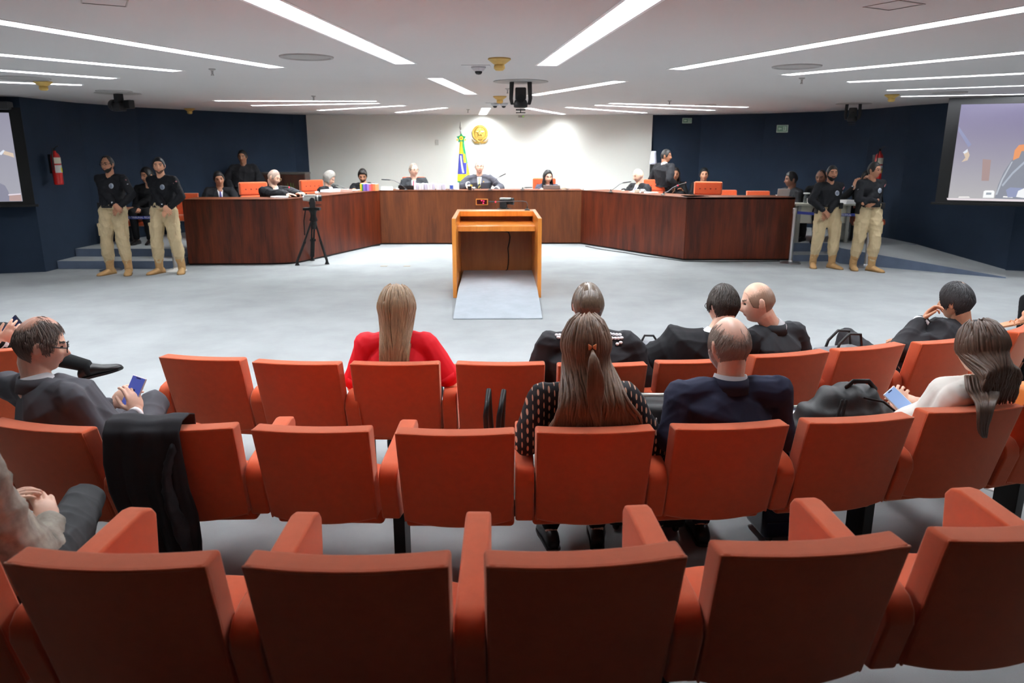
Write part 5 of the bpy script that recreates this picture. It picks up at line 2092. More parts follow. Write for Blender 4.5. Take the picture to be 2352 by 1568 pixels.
seated('seated man in black gown with purple tie in the dim left corner', 503, 411, 15.4, PZ, -158, 4, -10,
       gown(tie=t_purp, vd=-.4), dict(kind='short', rgb=(22, 18, 17), t=.009, top=.008), 'brown', seed=33, roll=6, off=(.12, -.14),
       arms={1: dict(w=(.15, .42, .62)), -1: dict(w=(-.3, .46, .66), f=(0, 1, -.2))})
seated('seated person in dark clothes partly hidden between the two left guards, hands on the lap', 338, 403, 14.6, PZ, -176, -30, -10,
       dict(top=c_black, bottom=c_black, shoe=c_shoe, name='jacket'), dict(kind='short', rgb=(16, 14, 14), t=.01, top=.01), 'tan', seed=34,
       arms={1: dict(w=at(318, 481, 14.3), world=True, f=(.4, -1, 0)), -1: dict(w=at(300, 481, 14.35), world=True, f=(-.1, -1, 0))}, off=(.05, -.08))
seated('woman in dark clothes sitting in the shadow right behind the standing usher', 1551, 400, 17.9, DZ, 172, 0, -4,
       dict(top=c_black, bottom=c_black, shoe=c_shoe, name='jacket'), dict(kind='long', rgb=(16, 14, 14), t=.012, top=.008, locks=straight((16, 14, 14), .22, 110, seed=9)), 'brown', female=True, seed=35)
seated('man in dark suit sitting in shadow just left of the empty judge chair', 1617, 401, 17.7, DZ, 178, -6, -2,
       dict(top=c_black, bottom=c_black, shoe=c_shoe, name='jacket'), dict(kind='short', rgb=(16, 14, 14), t=.009, top=.01), 'tan', seed=36)
seated('man in black gown seated in profile behind a white laptop at the right', 1817, 412, 15.05, PZ, 112, -20, -6,
       gown(vd=-.36), dict(kind='short', rgb=(18, 16, 16), t=.008, top=.008), 'dark', seed=37)
seated('person with shaved head mostly hidden behind the bearded right guard', 1886, 407, 14.9, PZ, 140, 0, -12,
       dict(top=c_black, bottom=c_black, shoe=c_shoe, name='jacket'), dict(kind='recede', rgb=(20, 16, 15), t=.002), 'dark', seed=38)
seated('seated person in dark suit mostly hidden behind the rightmost guard, hand raised to the head', 1992, 408, 14.7, PZ, 168, 0, -20,
       dict(top=c_black, bottom=c_black, shoe=c_shoe, name='jacket', cuffs=c_white), dict(kind='short', rgb=(18, 16, 16), t=.008), 'tan', seed=39,
       arms={1: dict(w=at(1962, 428, 14.45), world=True, f=(.35, .1, 1), u=(-.6, -.6, .2), hint=(1, .2, -1), curl=.5), -1: dict(w=(-.15, .4, .65))})

# ------------------------------------------------------------------ the audience seen from behind
def sitter(key, label, hpx, dy, hd, out, hair, sk='fair', droty=0, **k):
    loc, rz = SP[key][0], SP[key][1]
    k.setdefault('pelvis', (0, .26, .55))
    return person(label, loc, math.degrees(rz) + droty, at(hpx[0], hpx[1], loc.y + dy), hd, sk=sk, hair=hair, outfit=out, res='hi', **k)
def jacket(top, shirt=c_white, **k):
    d = dict(top=top, name='jacket', collar=(shirt, .052, .064), collar2=(top, .040, .070), bottom=top, shoe=c_shoe, wr=.007, wf_=20, g=.017, sleeve=(.070, .060, .052, .040), cuffs=shirt)
    d.update(k)
    return d
# man in grey, left
m_hA = mat('hair_dark_grey_brown', (70, 60, 54), .55, var=.45, scale=120, stretch=(1, 1, .15))
ph = at(306, 899, 3.50)
A_, iA = sitter('b1', 'man in grey suit and glasses in the second row looking down at his phone', (92, 792), .20, (-46, -14, 0),
    jacket(c_grey, wr=.009), dict(kind='short', rgb=(84, 74, 68), skinrgb=(196, 144, 122), thin=[((0, -.065, .100), (.062, .070, .065)), ((0, .03, .13), (.05, .06, .035))], t=.005, top=.002, sl=90, locks=short_locks(1500, .018, .0013, [(112, 100, 92), (84, 74, 68), (140, 126, 116)], 2, avoid=[((0, -.065, .100), (.062, .070, .065)), ((0, .03, .13), (.05, .06, .035))])), tyaw=-12, glasses=True, seed=41, bulk=1.12, swid=.205, size=1.04,
    arms={1: dict(w=at(316, 948, 3.46), world=True, e=at(236, 1010, 3.22), f=(-.25, .25, .85), u=(.75, -.6, .1), curl=.75, side=-1),
          -1: dict(w=at(258, 930, 3.60), world=True, hint=(-1, -.3, -1), f=(.6, .1, .55), u=(-.3, -.85, .3), curl=.7, side=1)},
    legs={1: dict(k=at(352, 925, 3.72), a=at(330, 1090, 3.9), world=True), -1: dict(k=at(270, 965, 3.85), a=at(250, 1100, 3.95), world=True)})
t = thing('phone', 'phone in pale case with blue screen held by the man in grey suit', 'phone', ph)
M = Matrix.Rotation(radians(-12), 4, 'Z') @ Matrix.Rotation(radians(14), 4, 'Y') @ Matrix.Rotation(radians(-28), 4, 'X')
t.matrix_world = Matrix.Translation(ph) @ M
def phone_parts(t, case, scr, bars):
    mb = MB()
    mb.box((-.038, 0, -.078), (.038, .011, .078))
    obj('case', mb, case, t, bevel=.006, seg=3)
    mb = MB()
    mb.box((-.034, -.0012, -.074), (.034, .0002, .074))
    s_ = obj('screen', mb, scr, t)
    mb = MB()
    for x0, z0, x1, z1 in bars:
        mb.box((x0, -.0022, z0), (x1, -.0010, z1))
    obj('screen_content', mb, mat('screen_ink', (24, 26, 60), .4, emit=(30, 32, 80), es=.3), s_)
phone_parts(t, mat('phone_case_clear', (214, 206, 206), .3), mat('phone_screen_blue', (30, 34, 90), .15, emit=(74, 86, 160), es=.9), [(-.012, .066, .012, .071), (-.02, -.03, -.008, .0), (-.004, -.03, .006, .012)])

# ---- hair falling down the back
def falling(n, zend, w_top, w_end, back, wave, mats_, seed=3, az0=75, r=.008, part=None, xoff=0.0, jitter=.03, fr=0.0, curl_end=0.0, top_el=78, puff=1.08, el_end=-22):
    def f(root, Mh, Nb, hm):
        mb = MB()
        rnd = random.Random(seed)
        for i in range(n):
            sgn = rnd.choice((-1, 1))
            adeg = rnd.uniform(az0, 180)
            a = radians(adeg) * sgn
            u = (180 - adeg) / (180 - az0) * sgn
            pts = []
            t0 = rnd.uniform(.2, 1) * top_el
            layer = rnd.uniform(0.0, .014)
            for el in np.linspace(t0, el_end, 6):
                e = radians(float(el))
                p = headpt(np.array([[cos(e) * sin(a), cos(e) * cos(a), sin(e)]]))[0]
                p = p * (puff + layer / .1)
                pts.append(Mh @ V(p))
            q = pts[-1].copy()
            ze = zend + rnd.uniform(-jitter, jitter * 1.4)
            xe = Nb.x + xoff + u * w_end + rnd.uniform(-.012, .012)
            xm = Nb.x + xoff + u * w_top
            yb = Nb.y - back - layer
            if fr and abs(u) > .72:
                yb = Nb.y + fr
            N = 12
            ph_ = rnd.uniform(0, 6)
            for j in range(1, N + 1):
                s_ = j / N
                z = q.z + (ze - q.z) * s_
                mx_ = q.x * (1 - s_) ** 2 + xm * 2 * s_ * (1 - s_) + xe * s_ * s_
                k_ = min(1, s_ * 1.6)
                my_ = q.y + (yb - q.y) * (k_ * k_ * (3 - 2 * k_))
                wv = wave * s_ * sin(ph_ + s_ * 11 + u * 2)
                pts.append(V((mx_ + wv, my_ - abs(wv) * .3 - curl_end * max(0, s_ - .85) * 2, z)))
            rad = [r * .4] + [r] * (len(pts) - 4) + [r * .85, r * .6, r * .2]
            mb.tube(pts, rad, 6, mi=rnd.randrange(len(mats_)), ends=False)
        obj('hair_strands', mb, mats_, root, smooth=True)
    return f
def hm_(name, rgb):
    return mat(name, rgb, .42, var=.3, scale=60, stretch=(1, 1, .1), spec=.5)
hb = [hm_('hair_b1', (142, 116, 88)), hm_('hair_b2', (168, 140, 100)), hm_('hair_b3', (104, 82, 64)), hm_('hair_b4', (206, 182, 134)), hm_('hair_b5', (126, 100, 76))]
def blouse_extra(c):
    for k in (-1, 1):      # rolled cuff of the short sleeve
        S, E_ = c['A'][k][0], c['A'][k][1]
        mb = MB()
        mb.tube([S.lerp(E_, .78), S.lerp(E_, .90)], [.068, .064], 18, ends=False)
        b = obj('sleeve_cuff', mb, c_red, c['root'], smooth=True, solid=.006)
        mb = MB()
        mb.ell(S.lerp(E_, .8) + c['lat'] * k * .066, (.006, .006, .006), nu=8, nv=6)
        obj('button', mb, m_gold, b)
sitter('a3', 'woman with long streaked blond-brown hair and red short-sleeved blouse in the front row', (911, 708), .15, (0, -12, 0),
    dict(top=c_red, name='blouse', short=True, collar=(c_red, .045, .07), bottom=c_black, shoe=c_shoe, wr=.010, wf_=18, g=.022, sleeve=(.076, .074, .05, .04), extra=blouse_extra),
    dict(kind='long', m=hb[0], rgb=(90, 70, 54), t=.005, top=.004, locks=falling(320, .66, .075, .058, .125, .016, hb, seed=3, curl_end=.02, jitter=.035, puff=1.18, az0=62, el_end=0)), female=True, seed=42, bulk=1.15, swid=.172,
    arms={1: dict(w=(.17, .32, .70), hint=(.75, -.3, -1)), -1: dict(w=(-.15, .32, .68), hint=(-.55, -.3, -1))}, curve=.0)
# man in lace robe
def lace(c):
    for k in (-1, 1):
        mb = MB()
        for i in range(7):
            z0_ = None
            for j in range(3):
                u_ = k * (.070 + .019 * i)
                og = c['Nb'] + c['lat'] * u_ + c['fwd'] * (-.040 - .017 * j) + V((0, 0, .25))
                h_ = c['bvh'].ray_cast(og, V((0, 0, -1)))
                if h_[0] is None or (z0_ is not None and z0_ - h_[0].z > .03):
                    continue
                z0_ = h_[0].z
                mb.ell(h_[0] + h_[1] * .004 + c['lat'] * (.004 if j % 2 else -.004), (.0115, .0125, .009), nu=10, nv=6)
        obj('lace_trim', mb, mat('lace_white', (244, 244, 246), .8), c['root'], smooth=True)
hc = mat('hair_slick_brown', (96, 80, 64), .32, var=.5, scale=55, stretch=(3.5, 3.5, .25), spec=.7)
def slick(root, Mh, Nb, hm):
    mb = MB()
    rnd = random.Random(8)
    for i in range(170):
        x0 = rnd.uniform(-.062, .062)
        pts = []
        for el in np.linspace(95, -32, 9):
            e = radians(float(el))
            d = np.array([x0 * 9 * (1 + .25 * (95 - el) / 127), -cos(e), sin(e)])
            d = d / np.linalg.norm(d)
            p = headpt(d[None])[0] * 1.085
            pts.append(Mh @ V(p))
        mb.tube(pts, [.002] + [.0042] * 7 + [.001], 5, mi=rnd.choice((0, 0, 1)), ends=False)
    obj('hair_strands', mb, [hm, hm_('hair_slick_dark', (70, 58, 48))], root, smooth=True)
sitter('a5', 'man with combed-back brown hair in black robe with white lace marks on the shoulders', (1350, 702), .18, (3, -8, 0),
    gown(top=c_robe2, tie=None, shirt=None, collar=(c_robe2, .035, .075), extra=lace, wf=1.12, sleeve=(.080, .086, .085, .075)), dict(kind='short', m=hc, rgb=(80, 66, 54), t=.010, top=.004, locks=slick), seed=43, bulk=1.22, swid=.215,
    size=1.04, pelvis=(-.02, .26, .55), arms={1: dict(w=(.2, .4, .66), hint=(.7, -.3, -1)), -1: dict(w=(-.18, .38, .66), hint=(-.6, -.3, -1))})
# dark-haired man in robe leaning right
he = mat('hair_brown_black', (44, 38, 33), .5, var=.5, scale=140)
sitter('a6', 'dark-haired man in loose black gown leaning right towards his bald neighbour in the front row', (1661, 702), .22, (14, -14, 7),
    gown(top=c_robe, tie=None, shirt=c_white, collar2=(c_robe, .04, .07), wf=1.25, wr=.016, wf_=13, sleeve=(.085, .10, .11, .10), ), dict(kind='short', m=he, rgb=(40, 34, 30), t=.009, top=.006, streak=.003, locks=short_locks(1500, .034, .0018, [(60, 52, 46), (40, 34, 30), (84, 74, 66)], 3, base=1.12)), seed=44, bulk=1.15,
    neckoff=(-.055, -.04, -.175), pelvis=(-.08, .26, .55), swid=.21, arms={1: dict(w=(.15, .4, .7), hint=(1, -.3, -.7)), -1: dict(w=(-.4, .32, .58), hint=(-1.6, -.4, -.5))}, glasses=True)
# bald man in profile
hf = mat('hair_shaved', (142, 112, 92), .6, var=.2, scale=200)
sitter('a7', 'bald man in charcoal suit in the front row, turned in profile to his neighbour', (1741, 694), .18, (66, -12, 4),
    jacket(c_dgrey, wr=.008), dict(kind='short', rgb=(150, 118, 98), skinrgb=(238, 192, 166), thin=[((0, .045, .10), (.095, .13, .075))], t=.0018, streak=.0003, top=-.0006), seed=45, bulk=1.12, tyaw=14, swid=.205, size=1.02,
    neckoff=(.10, -.035, -.165), pelvis=(.02, .26, .55), arms={1: dict(w=(.2, .4, .66), hint=(1, -.4, -.8)), -1: dict(w=(-.2, .4, .7), hint=(-1, -.3, -.8))})
# woman with half-up hair and clip
hd_m = [hm_('hair_d1', (116, 92, 73)), hm_('hair_d2', (90, 70, 56)), hm_('hair_d3', (152, 122, 92)), hm_('hair_d4', (104, 82, 65))]
m_dots = mat('dotted_blouse', (26, 24, 30), .8)
def dots(m):
    nt = m.node_tree
    L = nt.links
    tc = nt.nodes.new('ShaderNodeTexCoord')
    sp = nt.nodes.new('ShaderNodeSeparateXYZ')
    L.new(tc.outputs['Object'], sp.inputs[0])
    def mth(op, a, b=None):
        n = nt.nodes.new('ShaderNodeMath')
        n.operation = op
        for i, q in enumerate((a, b)):
            if q is None:
                continue
            if isinstance(q, (int, float)):
                n.inputs[i].default_value = q
            else:
                L.new(q, n.inputs[i])
        return n.outputs[0]
    P = .024
    col = mth('FLOOR', mth('DIVIDE', sp.outputs['X'], P))
    fx = mth('SUBTRACT', mth('FRACT', mth('DIVIDE', sp.outputs['X'], P)), .5)
    zz = mth('ADD', mth('DIVIDE', sp.outputs['Z'], .038), mth('MULTIPLY', col, .37))
    fz = mth('SUBTRACT', mth('FRACT', zz), .5)
    alt = mth('GREATER_THAN', mth('FRACT', mth('MULTIPLY', col, .5)), .4)
    wx = mth('SUBTRACT', .20, mth('MULTIPLY', alt, .09))
    e = mth('ADD', mth('POWER', mth('DIVIDE', mth('ABSOLUTE', fx), wx), 2), mth('POWER', mth('DIVIDE', mth('ABSOLUTE', fz), .33), 2))
    msk = mth('LESS_THAN', e, 1)
    mx = nt.nodes.new('ShaderNodeMix')
    mx.data_type = 'RGBA'
    L.new(msk, mx.inputs['Factor'])
    mx.inputs['A'].default_value = lin((26, 24, 30))
    mx.inputs['B'].default_value = lin((214, 164, 138))
    L.new(mx.outputs['Result'], nt.nodes['Principled BSDF'].inputs['Base Color'])
dots(m_dots)
def clip_extra(c):
    Mh = c['Mh']
    mb = MB()
    for s_ in (-1, 1):
        mb.prism([(s_ * .002, -.005), (s_ * .016, -.014), (s_ * .018, .014), (s_ * .002, .005)], -.006, .006, 'y', M=Mh @ Matrix.Translation((.006, -.140, .012)))
    obj('hair_clip', mb, mat('clip_peach', (236, 160, 110), .35), c['root'], bevel=.003)
    # gathered upper section and its tail
    mb = MB()
    rnd = random.Random(2)
    cp = V((.006, -.132, .012))
    for i in range(120):
        a = radians(rnd.uniform(62, 150)) * rnd.choice((-1, 1))
        el = radians(rnd.uniform(10, 42))
        pts = []
        for s_ in np.linspace(0, 1, 6):
            aa = a + (pi * (1 if a > 0 else -1) - a) * s_
            ee = el * (1 - s_) + radians(10) * s_ + .25 * sin(pi * s_)
            p = headpt(np.array([[cos(ee) * sin(aa), cos(ee) * cos(aa), sin(ee)]]))[0] * (1.13 + .05 * s_)
            pts.append(Mh @ (V(p).lerp(cp, s_ ** 3)))
        mb.tube(pts, [.004, .007, .007, .006, .005, .003], 6, mi=rnd.randrange(4), ends=False)
    q = Mh @ V((.006, -.145, .0))
    for i in range(46):
        pts = [q]
        ph_ = rnd.uniform(0, 6)
        w_ = rnd.uniform(-1, 1)
        ln = rnd.uniform(.30, .44)
        for j in range(1, 11):
            s_ = j / 10
            pts.append(q + V((w_ * .030 * sin(pi * min(1, s_ * 1.1)) + .022 * s_ + .006 * sin(ph_ + 8 * s_), -.030 * sin(pi * min(1, s_ * 1.6)) * (1 - s_) - .075 * s_ - .006, -ln * s_)))
        mb.tube(pts, [.003] + [.0065] * 8 + [.004, .001], 6, mi=rnd.randrange(4), ends=False)
    obj('gathered_hair', mb, hd_m, c['root'], smooth=True)
sitter('b5', 'woman in dotted black blouse, long brown hair half gathered with a small clip', (1346, 792), .16, (0, -6, 0),
    dict(top=m_dots, name='blouse', collar=(m_dots, .02, .065), bottom=c_black, shoe=c_shoe, wr=.007, wf_=18, g=.018, sleeve=(.072, .072, .066, .05), extra=clip_extra),
    dict(kind='long', m=hd_m[1], rgb=(60, 42, 32), t=.006, top=.005, locks=falling(420, .745, .140, .200, .135, .014, hd_m, seed=6, jitter=.05, r=.0085, curl_end=.05, az0=62, xoff=.03, puff=1.17)), female=True, seed=46, bulk=1.12, swid=.185,
    arms={1: dict(w=(.16, .34, .68), hint=(.8, -.3, -1)), -1: dict(w=(-.17, .30, .70), e=at(1212, 1012, 3.12), f=(.4, .8, 0))}, neckoff=(-.01, -.04, -.185))
# balding man in navy
hg = mat('hair_grey_fringe', (136, 124, 112), .6, var=.35, scale=150)
hg2 = mat('hair_grey_dark', (92, 80, 70), .6, var=.35, scale=150)
sitter('b6', 'balding man with white beard and navy jacket in the second row', (1675, 792), .18, (10, -6, 0),
    jacket(c_navy, wr=.006, collar=(c_white, .062, .066)), dict(kind='short', rgb=(150, 138, 126), skinrgb=(238, 194, 172), thin=[((0, -.02, .120), (.080, .145, .112))], t=.003, top=-.0015, streak=.0004, locks=short_locks(1100, .020, .0012, [(160, 150, 140), (130, 118, 106), (100, 88, 78)], 4, avoid=[((0, -.02, .120), (.080, .145, .112))], base=1.045)), seed=47, bulk=1.16, swid=.215, size=1.06,
    beard=((206, 202, 196), .012), arms={1: dict(w=(.2, .4, .66), hint=(1, -.5, -.9)), -1: dict(w=(-.22, .36, .66), e=at(1540, 1010, 3.12), f=(.3, 1, 0))})
# man leaning his cheek on his hand
hh_ = mat('hair_black_grey', (34, 34, 36), .45, var=.8, scale=70, stretch=(2, 2, .3))
def robe_drape(c):
    c['strip']('robe_fold', lambda v: -.14 + .1 * (v + .4), lambda v: .16, -.34, -.03, c_robe2, .020, -1, nu=10, nv=10, th=.01)
sitter('a9', 'man in dark gown and white collar in the front row, cheek resting on his hand', (2196, 692), .24, (16, -8, -6),
    jacket(c_robe2, wr=.011, wf_=16, collar=(c_white, .045, .066), sleeve=(.074, .070, .066, .056)), dict(kind='short', rgb=(52, 52, 54), skinrgb=(140, 118, 106), thin=[((.01, -.03, .125), (.014, .045, .030))], t=.008, top=.004, streak=.0025, locks=short_locks(1500, .036, .0018, [(56, 56, 58), (34, 34, 36), (96, 94, 94)], 5, base=1.11)), sk='tan', seed=48, bulk=1.15, tyaw=18, swid=.205, size=1.04,
    neckoff=(.03, -.05, -.17), arms={1: dict(w=(.24, .4, .66), hint=(1, -.4, -.9)), -1: dict(w=at(2118, 738, 4.83), world=True, e=at(2070, 800, 4.72), f=(.45, -.1, .9), u=(-.5, .6, .3), curl=.9, side=1)},
    legs={-1: dict(k=at(1945, 775, 5.15), a=at(1925, 880, 5.3), world=True), 1: dict(k=at(2080, 780, 5.2), a=at(1990, 880, 5.5), world=True)})
# long-haired woman in white
def with_bunch(f0, n, way, r, mats_, seed=5):
    def f(root, Mh, Nb, hm):
        f0(root, Mh, Nb, hm)
        Wi = (Matrix.Translation(root.location) @ Rz(root.rotation_euler.z)).inverted()
        rnd = random.Random(seed)
        mb = MB()
        for i in range(n):
            u, v = rnd.uniform(-1, 1), rnd.uniform(-1, 1)
            cut_ = rnd.randint(len(way) - 1, len(way))
            pts = []
            for (p, sx, sy) in way[:cut_]:
                q = Wi @ V(p)
                pts.append(q + V((u * sx, v * sy, 0)))
            fine = []
            for j in range(len(pts) - 1):
                p0, p1, p2, p3 = pts[max(0, j - 1)], pts[j], pts[j + 1], pts[min(len(pts) - 1, j + 2)]
                for t_ in (0, .33, .66):
                    fine.append(.5 * (2 * p1 + (p2 - p0) * t_ + (2 * p0 - 5 * p1 + 4 * p2 - p3) * t_ ** 2 + (3 * p1 - p0 - 3 * p2 + p3) * t_ ** 3))
            fine.append(pts[-1])
            mb.tube(fine, [r] * (len(fine) - 2) + [r * .6, r * .2], 6, mi=rnd.randrange(len(mats_)), ends=False)
        obj('hair_over_chair', mb, mats_, root, smooth=True)
    return f
hi_m = [hm_('hair_i1', (92, 70, 56)), hm_('hair_i2', (72, 54, 44)), hm_('hair_i3', (120, 92, 68)), hm_('hair_i4', (82, 62, 50))]
sitter('b8', 'woman with very long dark hair and white blazer using her phone at the right', (2250, 800), .10, (14, -14, 0),
    dict(top=c_cream, name='blazer', collar2=(c_cream, .03, .07), bottom=c_navy, shoe=c_shoe, wr=.006, wf_=18, g=.017, sleeve=(.068, .060, .050, .038)),
    dict(kind='long', m=hi_m[1], rgb=(56, 42, 34), t=.004, top=.003, locks=with_bunch(falling(520, .90, .080, .092, .120, .006, hi_m, seed=12, jitter=.05, r=.0085, az0=58, xoff=-.02, puff=1.14, el_end=4), 110, [(at(2250, 862, 3.30), .07, .01), (at(2256, 890, 3.25), .075, .012), (at(2262, 908, 3.22), .065, .012), (at(2264, 925, 3.155), .045, .008), (at(2262, 950, 3.12), .032, .006), (at(2258, 985, 3.12), .02, .006), (at(2262, 1005, 3.12), .010, .004)], .006, hi_m)), female=True, seed=49, bulk=1.05, swid=.175, tyaw=14,
    arms={-1: dict(w=at(2074, 948, 3.62), world=True, e=at(2120, 1010, 3.42), f=(-.1, .3, .8), u=(-.6, -.6, .3), curl=.75), 1: dict(w=at(2112, 922, 3.74), world=True, hint=(1, -.3, -1), f=(-.8, .1, .2), u=(.2, -.3, .9), curl=.5)},
    legs={-1: dict(k=at(2010, 940, 3.9), a=at(1990, 1080, 4.1), world=True), 1: dict(k=at(2110, 950, 4.0), a=at(2080, 1080, 4.2), world=True)})
ph = at(2068, 922, 3.60)
t = thing('phone', 'phone in white case with pale blue screen held by the woman in white blazer', 'phone', ph)
t.matrix_world = Matrix.Translation(ph) @ Matrix.Rotation(radians(20), 4, 'Z') @ Matrix.Rotation(radians(-34), 4, 'Y') @ Matrix.Rotation(radians(-40), 4, 'X')
phone_parts(t, mat('phone_case_white', (236, 236, 240), .3), mat('phone_screen_pale', (90, 110, 150), .15, emit=(140, 165, 205), es=.9), [(-.012, .066, .012, .071)])
# person cut off at the left edge, front row, legs crossed
sitter('a0', 'person at the left edge of the front row, hands with phone and crossed leg showing', (-75, 690), .2, (-10, -14, 0),
    jacket(c_black, sock=cloth('sock_black', (24, 26, 28)), bottom=cloth('trousers_dark', (40, 44, 46)), legend=.70), dict(kind='short', rgb=(40, 34, 30), t=.008), seed=50,
    arms={1: dict(w=at(4, 788, 4.42), world=True, hint=(1, -.2, -1), f=(.5, .1, .6), u=(.5, -.8, .2), curl=.6, side=-1), -1: dict(w=at(-30, 790, 4.5), world=True, f=(.6, .1, .5), u=(-.4, -.8, .2), curl=.6, side=1)},
    legs={1: dict(k=at(40, 800, 4.95), a=at(200, 840, 4.98), world=True, wtoe=(.93, .25, .22)), -1: dict(k=at(-40, 850, 5.0), a=at(-20, 990, 5.1), world=True)})
ph = at(24, 752, 4.52)
t = thing('phone', 'dark phone held up at the far left edge of the front row', 'phone', ph)
t.matrix_world = Matrix.Translation(ph) @ Matrix.Rotation(radians(-25), 4, 'Z') @ Matrix.Rotation(radians(42), 4, 'Y') @ Matrix.Rotation(radians(-20), 4, 'X')
phone_parts(t, mat('phone_case_dark', (24, 24, 30), .3), mat('phone_screen_dark', (40, 44, 70), .15, emit=(60, 66, 100), es=.3), [(-.012, .066, .012, .071)])
# person cut off at the bottom left
m_mott = mat('mottled_jacket', (184, 176, 162), .75, rgb2=(88, 78, 70), scale=9)
sitter('c0', 'person in mottled grey-brown jacket at the lower left edge, hands folded on the lap', (-230, 860), .22, (-10, -10, 0),
    jacket(m_mott, bottom=cloth('trousers_charcoal', (62, 64, 66)), wr=.010, sleeve=(.075, .070, .066, .052), collar2=(m_mott, .03, .07), cuffs=cloth('shirt_cuff_pale', (206, 210, 222))), dict(kind='short', rgb=(60, 46, 36), t=.01), female=False, seed=51,
    arms={1: dict(w=at(118, 1204, 2.30), world=True, e=at(70, 1330, 2.02), f=(-.5, .6, .5), u=(.5, -.2, .9), curl=.35, side=-1), -1: dict(w=at(40, 1190, 2.42), world=True, f=(.7, .1, .35), u=(-.1, -.2, 1), curl=.35, side=1, hint=(-1, -.3, -1))},
    legs={1: dict(k=at(196, 1150, 2.62), a=at(150, 1330, 2.75), world=True), -1: dict(k=at(60, 1230, 2.75), a=at(30, 1400, 2.8), world=True)})
# people cut off at the right edge
loc = atz(2470, 990, 0)
rr = dict(kind='short', rgb=(30, 26, 24), t=.008)
k1 = at(2300, 800, 5.05)
person('person in black trousers at the right edge, only the bent knees in view', (k1.x + .62, 4.95, 0), 70, (k1.x + .62, 4.95, 1.26), sk='tan', hair=rr, outfit=jacket(c_black), seed=52,
       legs={1: dict(k=at(2300, 795, 5.15), a=at(2322, 905, 5.2), world=True), -1: dict(k=at(2325, 775, 5.5), a=at(2345, 890, 5.5), world=True)})
a_ = at(2345, 728, 6.1)
person('person wearing a strappy tan sandal at the right edge, one crossed foot in view', (a_.x + .75, 6.1, 0), 75, (a_.x + .75, 6.1, 1.24), sk='tan', female=True, hair=dict(kind='long', rgb=(40, 30, 26), t=.012), seed=53,
       outfit=dict(top=c_black, name='blouse', skirt=c_black, extra=None),
       legs={1: dict(k=a_ + V((.40, .05, .12)), a=a_ + V((.04, 0, .03)), world=True, wtoe=(-.95, -.1, -.22)), -1: dict(k=a_ + V((.38, .2, .05)), a=a_ + V((.3, .2, -.35)), world=True)})
mb = MB()
for q in (.02, .07, .12):
    c_ = a_ + V((.04, 0, -.02)) + V((-.95, -.1, -.22)) * q
    mb.tube([c_ + V((0, -.04, -.015)), c_ + V((0, -.02, .018)), c_ + V((0, .02, .018)), c_ + V((0, .04, -.015))], .005, 6)
mb.prism([(-.19, -.04), (-.1, -.05), (.05, -.035), (.05, .035), (-.1, .05), (-.19, .04)], -.045, -.03, M=Matrix.Translation(a_) @ Matrix.Rotation(radians(-13), 4, 'Y'))
tag(obj('sandal', mb, mat('sandal_tan', (206, 140, 100), .5)), 'strappy tan sandal worn on the foot at the right edge', 'shoe')
a_ = at(2362, 690, 7.4)
person('person at the right edge behind the sandalled foot, black shoe tips in view', (a_.x + .55, 7.4, 0), 80, (a_.x + .55, 7.4, 1.28), sk='tan', hair=rr, outfit=jacket(c_black), seed=54,
       legs={1: dict(k=V((a_.x + .12, 7.35, .5)), a=V((a_.x + .08, 7.35, .085)), world=True, wtoe=(-1, -.05, 0)), -1: dict(k=V((a_.x + .12, 7.6, .5)), a=V((a_.x + .1, 7.55, .085)), world=True, wtoe=(-1, 0, 0))})

# ================================================================== judge chairs, bench things
def make_judge_chair():
    t = thing('judge_chair', 'x', 'chair')
    mb = MB()
    mb.box((-.27, -.10, .86), (.27, .03, 1.16))
    c1 = obj('upper_cushion', mb, m_seat, t, bevel=.035, seg=4)
    mb = MB()
    mb.box((-.26, -.08, .50), (.26, .05, .855))
    obj('lower_cushion', mb, m_seat, t, bevel=.035, seg=4)
    mb = MB()
    for x in (-.15, -.05, .05, .15):
        mb.ell((x, .032, 1.0), (.014, .007, .014), nu=10, nv=6)
        mb.ell((x, .052, .70), (.014, .007, .014), nu=10, nv=6)
    obj('buttons', mb, mat('button_dark_orange', (130, 40, 26), .8), c1)
    mb = MB()
    mb.box((-.27, .0, .40), (.27, .50, .51))
    obj('seat', mb, m_seat, t, bevel=.035, seg=4)
    for s in (-1, 1):
        mb = MB()
        mb.box((s * .31 - .035, .03, .60), (s * .31 + .035, .38, .65))
        mb.box((s * .31 - .02, .16, .42), (s * .31 + .02, .22, .61))
        obj('armrest', mb, m_black, t, bevel=.012)
    mb = MB()
    mb.lathe([(0, .04), (.04, .04), (.035, .2), (.05, .4), (0, .4)], (0, .24, 0), 14)
    for k in range(5):
        a = 2 * pi * k / 5
        mb.tube([(0, .24, .09), (.3 * cos(a), .24 + .3 * sin(a), .05)], .02, 8)
        mb.ell((.3 * cos(a), .24 + .3 * sin(a), .03), .03, nu=8, nv=6)
    obj('swivel_base', mb, m_black, t)
    return t
jc = [(581, 418, 15.0, -150, 'orange tufted judge chair at the left bench section behind the man with red tie'),
      (716, 413, 16.85, -140, 'orange tufted judge chair behind the grey-haired woman'),
      (1250, 409, 17.85, 180, 'orange judge chair behind the woman with straight black hair'),
      (1503, 412, 17.0, 140, 'orange tufted judge chair behind the bald man in black gown'),
      (1627, 417, 15.05, 163, 'empty orange tufted judge chair at the right end of the bench'),
      (950, 406, 17.95, 180, 'orange judge chair whose corners show behind the man in grey suit with glasses')]
j0 = make_judge_chair()
